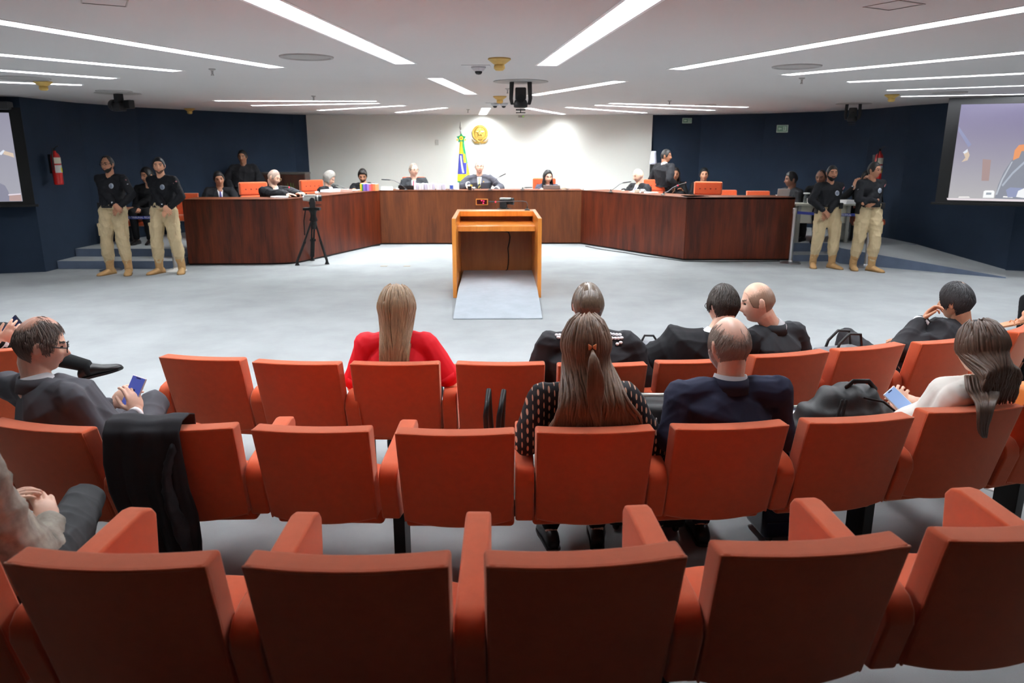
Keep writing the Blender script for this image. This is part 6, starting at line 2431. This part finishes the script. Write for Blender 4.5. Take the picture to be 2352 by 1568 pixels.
for i, (px, py, y, rot, lab) in enumerate(jc):
    p = aty(px, py, y)
    t = j0 if i == 0 else dup(j0, (0, 0, 0), 0, lab)
    t.location = (p.x, y, p.z - 1.16)
    t.rotation_euler = (0, 0, radians(rot))
    t['label'] = lab
    t['group'] = 'orange tufted judge chairs'
    t.location.z = DZ - .02 if False else p.z - 1.16
    s = (p.z - DZ) / 1.16
    t.location.z = DZ
    t.scale = (s * 1.0 if s > 1 else 1, 1, s)
# dim auditorium-style seats on the platform
base = SP['a2'][2]
for px, y, rot, lab in ((1668, 17.2, 180, 'dim red seat on the platform right of the empty tufted judge chair'), (1743, 16.8, 178, 'dim red seat on the platform near the right end of the bench'),
                        (424, 15.9, -170, 'dim red seat behind the left end of the bench beside the second guard'),
                        (338, 14.85, -176, 'dim red seat of the person hidden between the two left guards'),
                        (503, 15.75, -158, 'dim red seat of the man with purple tie in the left corner'),
                        (1551, 18.25, 172, 'dim red seat of the woman in the shadow behind the usher'), (1617, 18.1, 178, 'dim red seat of the man in the shadow right of the usher'),
                        (1826, 15.4, 112, 'dim red seat of the man with the white laptop'), (1893, 15.25, 140, 'dim red seat behind the bearded right guard'),
                        (1995, 15.05, 168, 'dim red seat behind the rightmost guard')):
    p = aty(px, 440, y)
    floor_ = DZ if px in (1551, 1617) else PZ
    t = dup(base, (p.x, y, floor_), radians(rot), lab, 'dim red seats on the platform')
# ---- microphones
def bx(px, y):
    return aty(px, 435, y).x
BZ = DT - .003
def mic(basepx, y, pxs, hdpx, label, headlen=.11, led=False, r=.006):
    b = V((bx(basepx, y), y, BZ))
    pts = [aty(px, py, y) for px, py in pxs]
    d = aty(*hdpx[1], y) - aty(*hdpx[0], y)
    pts.append(aty(*hdpx[0], y))
    return gooseneck('microphone', label, b, pts, d.length, led, hd=tuple(d), r=r)
mic(703, 14.2, [(697, 443), (682, 436), (671, 431.5)], [(665, 430), (646, 428)], 'dark gooseneck microphone with red light in front of the man with red tie', led=True, r=.009)
mic(803, 16.0, [(797, 434), (785, 429)], [(778, 426), (764, 424)], 'thin gooseneck microphone pointing at the grey-haired woman')
mic(932, 16.62, [(925, 427), (915, 419), (904, 414)], [(897, 413), (877, 412)], 'gooseneck microphone in front of the pale wall between the bearded man and the grey suit')
mic(1126, 16.62, [(1131, 425), (1140, 411)], [(1147, 406), (1161, 399)], 'gooseneck microphone slanting up beside the presiding man')
mic(1200, 16.66, [(1203, 431)], [(1205, 430.5), (1222, 430)], 'low microphone lying just above the bench left of the black-haired woman')
mic(1403, 15.7, [(1412, 432), (1422, 424)], [(1430, 420), (1449, 417)], 'gooseneck microphone pointing at the bald man in black gown')
mic(1524, 14.75, [(1534, 440), (1546, 431)], [(1556, 426), (1574, 421)], 'thick gooseneck microphone with red light left of the empty judge chair', led=True, r=.009)
# ---- laptops, books, papers
def laptop(px, y, w, h, rot, m, label, z=BZ):
    t = thing('laptop', label, 'laptop', (bx(px, y), y, z), radians(rot))
    mb = MB()
    mb.box((-w / 2, 0, 0), (w / 2, .2, .014))
    obj('keyboard_base', mb, m, t, bevel=.003)
    mb = MB()
    M = T(0, -.005, .01) @ Matrix.Rotation(radians(12), 4, 'X')
    mb.box((-w / 2, -.008, 0), (w / 2, .0, h), M=M)
    lid = obj('lid', mb, m, t, bevel=.003)
    mb = MB()
    mb.box((-w / 2 + .012, .0005, .012), (w / 2 - .012, .002, h - .012), M=M)
    obj('screen', mb, mat('laptop_screen', (20, 24, 30), .2, emit=(150, 170, 200), es=.5), lid)
laptop(933, 16.75, .34, .085, 0, m_black, 'black laptop lid left of the row of white binders')
laptop(1267, 16.85, .37, .085, 0, mat('laptop_silver', (150, 146, 144), .4, metal=.4), 'silver laptop in front of the woman with straight black hair')
laptop(1800, 14.4, .22, .13, -10, mat('laptop_white', (206, 204, 200), .4), 'white laptop at the right end of the bench before the man in profile')
m_paper = mat('paper_white', (240, 240, 240), .7)
def book(name, px, y, w, h, m, label, rot=0, dep=.17, group=None, z=BZ, cat='book', dx=0.0):
    mb = MB()
    mb.box((-w / 2, 0, 0), (w / 2, dep, h))
    t = thing(name, label, cat, (bx(px, y) + dx, y, z), radians(rot), group)
    obj('cover', mb, m, t, bevel=.002)
    mb = MB()
    mb.box((-w / 2 + .004, .008, h - .001), (w / 2 - .004, dep - .004, h + .003))
    obj('pages', mb, m_paper, t)
x = 952
wl = ('leftmost', 'second', 'third', 'fourth', 'fifth', 'sixth', 'seventh', 'eighth', 'ninth', 'tenth', 'eleventh')
for i, (px, w) in enumerate(((953.5, .05), (959, .045), (965, .055), (971, .05), (978, .05), (984.5, .055), (990.5, .05), (995.8, .04), (1005, .06), (1011, .05), (1019, .065))):
    book('white_binder', px, 16.72, w, .135 - .006 * (i % 3) - .012 * (i > 7), mat('binder_white_%d' % (i % 3), ((228, 226, 234), (206, 204, 222), (236, 232, 236))[i % 3], .6),
         'white upright binder, %s from the left in the row beside the presiding man' % wl[i], group='white binders standing on the middle bench')
for i, (px, w, c, lab) in enumerate(((829, .035, (226, 196, 40), 'yellow'), (832.5, .035, (36, 120, 60), 'green'), (836.5, .05, (120, 100, 196), 'light purple'), (841, .045, (92, 70, 168), 'dark purple'),
                                     (845.5, .045, (150, 120, 200), 'lilac'), (850, .045, (196, 90, 120), 'pink'), (854.5, .045, (214, 84, 60), 'red'), (859.5, .05, (226, 110, 60), 'dark orange'), (864.5, .05, (240, 150, 96), 'pale orange'))):
    book('coloured_book', px, 16.22, w, .15 - .004 * (i % 3), mat('book_%d' % i, c, .6), '%s book standing in the coloured row before the bearded young man' % lab, group='coloured books on the left bench section', dep=.16)
def papers(px, y, w, d, h, rot, label, m=m_paper, z=BZ, cat='papers'):
    mb = MB()
    for k in range(3):
        a = .03 * (k - 1)
        mb.box((-w / 2, -d / 2, h * k / 3), (w / 2, d / 2, h * (k + 1) / 3 - .0005), M=Rz(a) @ T(.004 * k, 0, 0))
    tag(obj('paper_stack', mb, m, loc=(bx(px, y), y, z), rot=(0, 0, radians(rot))), label, cat)
papers(766, 15.9, .5, .3, .05, 66, 'white papers stacked before the grey-haired woman')
papers(791, 15.95, .22, .24, .05, 66, 'pinkish-brown folder at the right end of the woman papers', mat('folder_pinkish', (206, 176, 166), .7))
papers(640, 13.85, .26, .2, .03, 40, 'white papers under the hands of the man with red tie')
papers(1478, 15.6, .55, .3, .012, -55, 'flat white papers before the bald man in black gown')
papers(822, 16.35, .2, .15, .02, 60, 'small white paper pad left of the coloured books')
papers(1950, 14.4, .2, .22, .07, 10, 'white sheets on the pale table between the two right guards', z=PZ + .74)
def nameplate(px, y, w, h, label):
    mb = MB()
    mb.prism([(-.04, 0), (.04, 0), (.0, h)], -w / 2, w / 2, 'x')
    tag(obj('name_plate', mb, m_white, loc=(bx(px, y), y, BZ)), label, 'name plate')
nameplate(889, 16.6, .25, .075, 'white folded name plate on the bench left of the grey suit man')
def cup(px, y, label, m=None, r=.032, h=.06, z=BZ):
    t = thing('cup', label, 'cup', (bx(px, y), y, z), 0, 'white cups on the bench')
    mb = MB()
    mb.lathe([(0, 0), (r * .7, 0), (r, h), (r - .003, h), (r * .65, .005), (0, .005)], n=18)
    obj('bowl', mb, m or m_white, t, smooth=True)
    mb = MB()
    mb.tube([(r, 0, h * .8), (r + .018, 0, h * .7), (r + .018, 0, h * .4), (r * .85, 0, h * .3)], .004, 6)
    obj('handle', mb, m or m_white, t, smooth=True)
cup(1088, 16.65, 'small white cup at the left hand side of the presiding man')
cup(1305, 16.7, 'white cup right of the silver laptop', r=.04, h=.07)
cup(1340, 16.6, 'tiny white cup near the right corner of the middle bench section', r=.025, h=.05)
cup(912, 16.6, 'tiny white cup left of the black laptop', r=.028, h=.04)
cup(1476, 15.4, 'white cup before the bald man in black gown', r=.045, h=.075)
cup(727, 14.9, 'small white cup at the left bench section above the tripod', r=.035, h=.06)
def boxy(name, px, y, w, d, h, m, label, cat, z=BZ, bev=.006):
    mb = MB()
    mb.box((-w / 2, -d / 2, 0), (w / 2, d / 2, h))
    return tag(obj(name, mb, m, loc=(bx(px, y), y, z), bevel=bev), label, cat)
boxy('tissue_box', 1295, 16.75, .1, .08, .05, mat('box_beige', (206, 196, 176), .7), 'beige box right of the silver laptop', 'box')
boxy('document_box', 1463, 15.45, .1, .08, .07, mat('box_beige', (0, 0, 0)), 'beige box before the bald man in black gown', 'box')
t = thing('pen_holder', 'black pen holder with yellow notes before the presiding man right hand', 'pen holder', (bx(1079, 16.6), 16.6, BZ))
mb = MB()
mb.box((-.04, -.03, 0), (.04, .03, .085))
obj('holder', mb, m_black, t, bevel=.004)
mb = MB()
mb.box((-.02, -.01, .08), (.025, .01, .12), M=Matrix.Rotation(.3, 4, 'Y'))
obj('notes', mb, mat('note_yellow', (236, 206, 80), .6), t)
t = thing('water_bottle', 'blue and white bottle on the middle bench just left of the flag', 'bottle', (bx(1037, 16.7), 16.7, BZ))
mb = MB()
mb.lathe([(0, 0), (.035, 0), (.036, .12), (.015, .15), (.015, .165), (0, .165)], n=18)
obj('bottle_body', mb, m_white, t, smooth=True)
mb = MB()
mb.lathe([(.0365, .02), (.037, .02), (.0375, .10), (.0365, .10)], n=18)
obj('blue_label', mb, mat('label_blue', (60, 90, 180), .5), t)
mb = MB()
mb.box((-.06, -.0, 0), (.06, .012, .155))
tag(obj('document_holder', mb, m_paper, loc=(bx(1048, 16.75), 16.78, BZ)), 'upright white sheet between the blue bottle and the flag', 'papers')
# ---- dark wooden cabinet and plant
p0, p1 = aty(598, 396, 17.2), aty(700, 400, 17.2)
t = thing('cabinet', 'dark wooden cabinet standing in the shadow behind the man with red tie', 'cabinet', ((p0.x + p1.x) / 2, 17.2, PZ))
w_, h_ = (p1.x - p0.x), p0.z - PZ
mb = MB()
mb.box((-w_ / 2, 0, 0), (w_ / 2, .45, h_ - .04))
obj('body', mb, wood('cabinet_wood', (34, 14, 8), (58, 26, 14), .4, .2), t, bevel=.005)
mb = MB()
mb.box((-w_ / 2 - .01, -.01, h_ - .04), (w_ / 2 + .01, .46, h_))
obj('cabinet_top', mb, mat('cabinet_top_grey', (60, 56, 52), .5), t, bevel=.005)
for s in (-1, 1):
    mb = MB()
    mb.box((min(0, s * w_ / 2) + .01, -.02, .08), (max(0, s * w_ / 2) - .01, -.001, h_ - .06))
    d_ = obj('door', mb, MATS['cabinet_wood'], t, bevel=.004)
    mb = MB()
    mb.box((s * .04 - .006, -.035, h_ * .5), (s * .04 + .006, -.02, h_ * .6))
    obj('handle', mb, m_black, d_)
c = aty(668, 424, 16.9)
t = thing('plant', 'small dim green plant between the man with red tie and the cabinet', 'plant', (c.x, 16.9, PZ))
mb = MB()
mb.lathe([(0, 0), (.1, 0), (.13, .3), (.12, .3), (0, .27)], n=18)
obj('pot', mb, m_black, t)
mb = MB()
rnd = random.Random(3)
for k in range(16):
    a = rnd.uniform(0, 6.28)
    l_ = rnd.uniform(.02, .10)
    hh2 = rnd.uniform(.75, 1.0) * (c.z - PZ)
    mb.tube([(0, 0, .27), (l_ * .3 * cos(a), l_ * .3 * sin(a), hh2 * .7), (l_ * cos(a), l_ * sin(a), hh2 + .06)], [.006, .010, .002], 5)
obj('leaves', mb, mat('leaf_green', (60, 110, 44), .6), t)
# ---- white cloth on dark post at the wall edge
c = aty(1501, 362, 18.3)
t = thing('coat_stand', 'white cloth hanging on a dark stand beside the right edge of the pale wall', 'coat stand', (c.x, 18.3, DZ))
mb = MB()
mb.tube([(0, 0, 0), (0, 0, c.z - DZ + .12)], .02, 10)
mb.lathe([(0, 0), (.16, 0), (.16, .03), (0, .04)], n=20)
mb.box((-.07, -.05, .1), (.07, .05, c.z - DZ - .15))
obj('post', mb, m_matblack, t)
mb = MB()
rs = []
for j in range(9):
    z = c.z - DZ + .15 - j * .038
    w = .055 + .004 * j
    rs.append([V((w * cos(a) * (1 + .08 * sin(5 * a)), .06 * sin(a), z)) for a in [2 * pi * i / 24 for i in range(24)]])
mb.rings(rs)
obj('cloth', mb, cloth('cloth_white', (222, 224, 240)), t, smooth=True)
# ---- pale table behind the right barrier
TX0, TX1 = bx(1829, 14.45), bx(1968, 14.45)
t = thing('table', 'pale laminate table on the platform behind the right barrier, carafe and cup on it', 'table', ((TX0 + TX1) / 2, 14.75, PZ))
w_ = TX1 - TX0
m_lam = mat('laminate_pale', (214, 212, 196), .5)
mb = MB()
mb.box((-w_ / 2, -.33, .70), (w_ / 2, .33, .74))
obj('tabletop', mb, m_lam, t, bevel=.006)
mb = MB()
mb.box((-w_ / 2 + .06, -.20, .36), (w_ / 2 - .06, -.18, .70))
obj('modesty_panel', mb, m_lam, t)
for s in (-1, 1):
    mb = MB()
    mb.box((s * (w_ / 2 - .1) - .03, -.3, 0), (s * (w_ / 2 - .1) + .03, -.24, .70))
    mb.box((s * (w_ / 2 - .1) - .03, -.1, 0.02), (s * (w_ / 2 - .1) + .03, .28, .70))
    obj('leg', mb, mat('leg_grey', (150, 150, 142), .5), t, bevel=.004)
tz = PZ + .742
c = aty(1851, 465, 14.6)
t = thing('carafe', 'glass carafe with pale lid on the pale table beside the white cup', 'carafe', (c.x, 14.6, tz))
mb = MB()
mb.lathe([(0, 0), (.05, 0), (.05, .1), (.035, .15), (.04, .17), (.036, .17), (.03, .15), (.045, .1), (.045, .005), (0, .005)], n=20)
obj('glass_body', mb, mat('carafe_glass', (200, 210, 214), .05, trans=.9), t, smooth=True)
mb = MB()
mb.lathe([(0, .17), (.06, .17), (.06, .19), (0, .195)], n=20)
obj('lid', mb, m_white, t)
t = cup(1860, 14.5, 'white cup beside the glass carafe on the pale table', r=.035, h=.09, z=tz)
# ---- barrier posts and belts
m_belt = mat('belt_blue', (36, 52, 140), .6)
def post(px, py, label, ztop=1.0, pale=False):
    g = atz(px, py, 0)
    t = thing('barrier_post', label, 'barrier post', (g.x, g.y, 0), 0, 'steel barrier posts with blue belts')
    m = m_steel
    mb = MB()
    mb.lathe([(0, 0), (.18, 0), (.18, .012), (.15, .028), (.05, .04), (.04, .06), (0, .06)], n=32)
    obj('base', mb, mat('base_pale', (214, 212, 206), .4) if pale else m, t)
    mb = MB()
    mb.lathe([(0, .05), (.034, .05), (.034, ztop - .12), (.034, ztop - .1), (0, ztop - .1)], n=20)
    obj('pole', mb, m, t, smooth=False)
    mb = MB()
    mb.lathe([(0, ztop - .1), (.04, ztop - .1), (.042, ztop - .01), (.03, ztop), (0, ztop)], n=20)
    obj('belt_head', mb, m_steel, t)
    return g
gA = post(1815, 605, 'steel barrier post at the right end of the bench', 1.0)
gB = post(1988, 614, 'steel barrier post seen between the legs of the rightmost guard', 1.0)
gC = post(404, 622, 'barrier post with pale base behind the legs of the second left guard', 1.0, True)
gD = post(255, 621, 'barrier post hidden behind the farthest left guard, its round base showing', 1.0)
def belt(a, b, label, txt, z=.92):
    d = (b - a)
    L = d.length
    rz = atan2(d.y, d.x)
    t = thing('barrier_belt', label, 'barrier belt', (a.x, a.y, z), rz, 'blue barrier belts')
    mb = MB()
    rs = []
    for i in range(17):
        u = i / 16
        s_ = -.02 * sin(pi * u)
        rs.append([V((.04 + (L - .08) * u, -.002, s_ - .025)), V((.04 + (L - .08) * u, .002, s_ - .025)), V((.04 + (L - .08) * u, .002, s_ + .025)), V((.04 + (L - .08) * u, -.002, s_ + .025))])
    mb.rings(rs)
    obj('webbing', mb, m_belt, t)
    text('lettering', txt, .045, m_white, t, (L / 2, -.004, -.018), (pi / 2, 0, 0), ext=.0006)
belt(gA, gB, 'blue belt with white lettering stretched between the two right barrier posts', 'SUPREMO TRIBUNAL FEDERAL')
belt(gD, gC, 'blue belt with white lettering stretched between the two left barrier posts', 'SUPREMO TRIBUNAL FEDERAL')

# ================================================================== things among the audience
# black gown hanging over the second row seat
t = thing('hanging_gown', 'black gown draped over the second row seat at the left, hanging to the floor', 'gown', (SP['b2'][0].x, SP['b2'][0].y, 0))
t.rotation_euler = (0, 0, SP['b2'][1])
path = [(.30, .66, -.30, -.03), (.16, .69, -.30, .01), (.05, .80, -.295, .03), (.012, .885, -.28, .045), (-.05, .908, -.27, .05), (-.13, .906, -.265, .05), (-.172, .87, -.262, .05), (-.178, .74, -.27, .06),
        (-.175, .62, -.26, .068), (-.155, .50, -.235, .085), (-.15, .38, -.20, .09), (-.14, .26, -.155, .08), (-.13, .14, -.12, .07), (-.125, .035, -.10, .06)]
mb = MB()
rs = []
NG = 48
for j in range(53):
    f_ = j / 52 * (len(path) - 1)
    i = min(int(f_), len(path) - 2)
    u = f_ - i
    y_, z_, xl, xr = [path[i][q] * (1 - u) + path[i + 1][q] * u for q in range(4)]
    v = max(0, (j - 22) / 30)
    ring = []
    for k in range(NG + 1):
        s_ = k / NG
        amp = .004 + .030 * min(1, v * 1.6)
        ring.append(V((xl + (xr - xl) * s_ + .008 * sin(s_ * 11 + 3 * v) * v, y_ - abs(amp * sin(s_ * 12 + v * 2.2)) - .014 * abs(sin(s_ * 27 + 3 * v)) * v, z_ + (.006 * sin(s_ * 9) if v == 0 else 0))))
    rs.append(ring)
mb.rings(rs, closed=False)
obj('gown_cloth', mb, cloth('gown_cloth_black', (46, 46, 50)), t, smooth=True, solid=.006)
mb = MB()
pts = [V((.02, -.185, .80)), V((-.01, -.20, .68)), V((-.0, -.21, .56)), V((.03, -.21, .44)), V((.04, -.2, .34))]
mb.tube(pts, [.03, .035, .045, .05, .03], 14, sq=.6)
me_ = vox(mb, .008, 2)
wrinkle(me_, .008, 30, 9)
obj('sleeve', me_, MATS['gown_cloth_black'], t, smooth=True)

def lug(t, w, d, h, m, mt=m_black):
    mb = MB()
    mb.box((-w / 2, -d / 2, .03), (w / 2, d / 2, h))
    obj('shell', mb, m, t, bevel=.035, seg=4)
    mb = MB()
    for s in (-1, 1):
        for q in (-1, 1):
            mb.ell((s * (w / 2 - .05), q * (d / 2 - .04), .025), (.02, .025, .025), nu=10, nv=8)
    obj('wheels', mb, m_black, t)
c = aty(1492, 915, 3.78)
t = thing('suitcase', 'black soft suitcase with silver handle standing between the first rows, left of the navy jacket', 'suitcase', (c.x, 3.78, 0), radians(-4))
lug(t, .42, .26, c.z - .0, mat('luggage_black', (26, 28, 30), .6, bump=.3, bscale=700))
mb = MB()
mb.tube([(-.07, -.02, c.z), (-.055, -.02, c.z + .025), (.11, -.02, c.z + .03), (.125, -.02, c.z)], .010, 8)
obj('handle', mb, m_silver, t, smooth=True)
mb = MB()
mb.tube([(-.2, -.134, c.z - .12), (0, -.136, c.z - .1), (.2, -.134, c.z - .12)], .004, 6)
mb.box((.02, -.14, c.z - .3), (.026, -.13, c.z - .06))
obj('zip', mb, m_silver, t)
c = aty(1832, 948, 3.62)
t = thing('suitcase', 'glossy dark navy hard-shell suitcase standing right of the navy jacket', 'suitcase', (c.x, 3.66, 0), radians(6))
m_hs = mat('luggage_navy', (22, 26, 60), .22, coat=.5)
lug(t, .34, .24, c.z - .01, m_hs)
mb = MB()
for k in range(5):
    mb.box((-.15, -.128, .12 + k * .08), (.15, -.112, .135 + k * .08))
    mb.box((-.15, -.10 + k * .04, c.z - .014), (.15, -.09 + k * .04, c.z - .002))
obj('ribs', mb, m_hs, t, bevel=.003)
mb = MB()
mb.tube([(-.06, 0, c.z - .01), (-.055, 0, c.z + .02), (.055, 0, c.z + .02), (.06, 0, c.z - .01)], .008, 8)
obj('handle', mb, m_silver, t, smooth=True)
mb = MB()
mb.box((-.09, -.05, c.z - .0015), (.0, .0, c.z + .0005))
obj('luggage_sticker', mb, m_paper, t)
# backpack
L7 = SP['b7'][0]
c = aty(1950, 920, 3.40)
t = thing('backpack', 'black quilted backpack lying on the second row seat left of the woman in white', 'backpack', (c.x, 3.42, L7.z + .44), SP['b7'][1])
mb = MB()
mb.ell((0, 0, .12), (.235, .15, .13), nu=40, nv=28)
mb.ell((-.12, .02, .10), (.14, .14, .11), nu=24, nv=16)
mb.ell((.12, .0, .10), (.15, .14, .10), nu=24, nv=16)
mb.box((-.2, -.1, 0.0), (.2, .12, .08))
me_ = vox(mb, .008, 4)
P_ = coords(me_)
P_[:, 2] = np.maximum(P_[:, 2], .0) * (c.z + .085 - L7.z - .44) / .25
P_ = P_ * (1 + .018 * np.cos(P_[:, 0:1] * 62) * (P_[:, 2:3] > .05) + .015 * np.cos(P_[:, 2:3] * 75))
setco(me_, P_)
obj('bag_body', me_, mat('nylon_black', (34, 36, 38), .5, bump=.3, bscale=400), t, smooth=True)
ht = (c.z + .085 - L7.z - .44)
mb = MB()
mb.tube([(-.03, -.03, ht - .01), (.0, -.03, ht + .015), (.08, -.03, ht + .012), (.12, -.03, ht - .03)], [.012] * 4, 10, sq=.6, up=(0, 1, 0))
obj('carry_handle', mb, m_black, t, smooth=True)
mb = MB()
for x0, x1 in ((-.10, -.14), (-.08, -.11)):
    mb.tube([(x0, -.11, ht - .05), (x1, -.14, ht - .14)], .007, 8)
mb.tube([(.02, -.10, ht - .045), (.12, -.10, ht - .07), (.19, -.09, ht - .12)], .005, 6)
obj('zip_pulls', mb, m_matblack, t)
# handbag on the front row seat
L8 = SP['a8'][0]
c = aty(1912, 815, 4.62)
t = thing('handbag', 'grey leather handbag with looped handle on the front row seat beside the robed man', 'handbag', (c.x + .05, 4.66, L8.z + .44), SP['a8'][1])
mb = MB()
mb.prism([(-.17, 0), (.19, 0), (.16, .33), (-.15, .33)], -.07, .07, 'y')
obj('bag_body', mb, mat('leather_grey', (116, 118, 124), .35), t, bevel=.02, seg=3)
mb = MB()
for y_ in (-.05, .05):
    mb.tube([(-.06, y_, .31), (-.04, y_, .37), (.03, y_, .43), (.12, y_, .42), (.14, y_, .33)], .009, 8)
obj('handles', mb, m_black, t, smooth=True)
c = aty(1490, 785, 5.0)
t = thing('handbag', 'pale grey leather bag right of the man in lace-trimmed robe', 'handbag', (c.x, 5.0, c.z - .3), radians(-5))
mb = MB()
mb.prism([(-.12, 0), (.14, 0), (.10, .29), (-.10, .31)], -.08, .08, 'y')
obj('bag_body', mb, mat('leather_pale', (136, 138, 144), .35), t, bevel=.02, seg=3)
mb = MB()
mb.tube([(-.05, 0, .3), (-.03, 0, .345), (.03, 0, .345), (.06, 0, .3)], .008, 8)
obj('handles', mb, m_black, t, smooth=True)
# upright black straps / document case on seat b4
c = aty(1136, 950, 3.28)
t = thing('bag', 'slim black bag with two stiff upright handles on the empty second row seat', 'bag', (c.x, 3.3, SP['b4'][0].z + .44), radians(80))
hh3 = c.z + .06 - SP['b4'][0].z - .44
mb = MB()
mb.box((-.14, -.03, 0), (.14, .03, hh3 * .45))
obj('bag_body', mb, m_black, t, bevel=.015, seg=3)
for y_ in (-.02, .022):
    mb = MB()
    mb.tube([(-.06, y_, hh3 * .4), (-.05, y_ * 1.5, hh3 * .85), (.0, y_ * 1.7 - .01, hh3 * 1.12), (.05, y_ * 1.5, hh3 * .85), (.06, y_, hh3 * .4)], .012, 8, sq=.6)
    obj('handle', mb, m_black, t, smooth=True)
# things at the right edge
c = aty(2352, 930, 3.55)
t = thing('handbag', 'orange-brown leather bag cut off by the right edge, beside the woman in white blazer', 'handbag', (c.x + .08, 3.6, SP['b9'][0].z + .44), radians(20))
mb = MB()
mb.prism([(-.15, 0), (.15, 0), (.11, c.z - .44 + .08), (-.10, c.z - .44 + .08)], -.07, .07, 'y')
obj('bag_body', mb, mat('leather_orange', (214, 122, 40), .4), t, bevel=.03, seg=3)
mb = MB()
mb.tube([(-.06, 0, .3), (-.03, 0, .42), (.05, 0, .42), (.07, 0, .3)], .008, 8)
obj('handles', mb, mat('leather_orange', (0, 0, 0)), t, smooth=True)
pA = atz(2336, 757, .88)
t = dup(SP['a2'][2], (pA.x + .16, pA.y + .30, 0), radians(42), 'orange front row seat at the right edge, turned towards the left', 'orange auditorium seats in rows')
# trunking and floor details
a_, b_ = atz(2262, 1120), atz(2346, 1148)
d_ = (b_ - a_)
mb = MB()
mb.box((0, -.02, 0.0), (d_.length + .3, .02, .012))
tag(obj('cable_cover', mb, m_white, loc=a_, rot=(0, 0, atan2(d_.y, d_.x)), bevel=.003), 'white cable cover strip on the floor at the right between the second and nearest rows', 'cable cover')
c = atz(1783, 1190)
t = thing('bag', 'black bag on the floor under the second row, behind the navy suitcase seat', 'bag', (c.x, c.y + .1, 0))
mb = MB()
mb.box((-.14, -.1, 0), (.14, .1, .12))
obj('bag_body', mb, m_black, t, bevel=.03, seg=3)
mb = MB()
mb.tube([(-.05, 0, .11), (-.04, 0, .16), (.04, 0, .16), (.05, 0, .11)], .007, 6)
obj('handle', mb, m_black, t)
for px, py, lab in ((882, 611, 'small brown floor socket plate left of the lectern, nearer the left bench'), (935, 611, 'small brown floor socket plate left of the lectern, nearer the lectern')):
    g = atz(px, py)
    mb = MB()
    mb.box((-.06, -.05, 0), (.06, .05, .004))
    tag(obj('floor_socket', mb, mat('socket_brown', (150, 140, 122), .6), loc=g), lab, 'floor socket', 'floor sockets')
mb = MB()
pts = [atz(1345, 566), atz(1372, 572), atz(1400, 576), atz(1436, 581), atz(1480, 589), atz(1520, 593), atz(1570, 600.5), atz(1650, 602), atz(1790, 600)]
pts = [p + V((0, .012 * sin(i * 2.1), .008)) for i, p in enumerate(pts)]
mb.tube(pts, .007, 6)
tag(obj('cable', mb, m_matblack, smooth=True), 'black cable lying along the foot of the right bench sections', 'cable')
mb = MB()
pts = [atz(872, 564), atz(840, 568), atz(812, 576), atz(790, 580), atz(765, 586), atz(742, 592)]
pts = [p + V((0.02 * sin(i * 1.7), .01, .009)) for i, p in enumerate(pts)]
mb.tube(pts, .011, 6)
tag(obj('cable', mb, m_matblack, smooth=True), 'thick black cable lying along the foot of the left bench behind the tripod', 'cable')
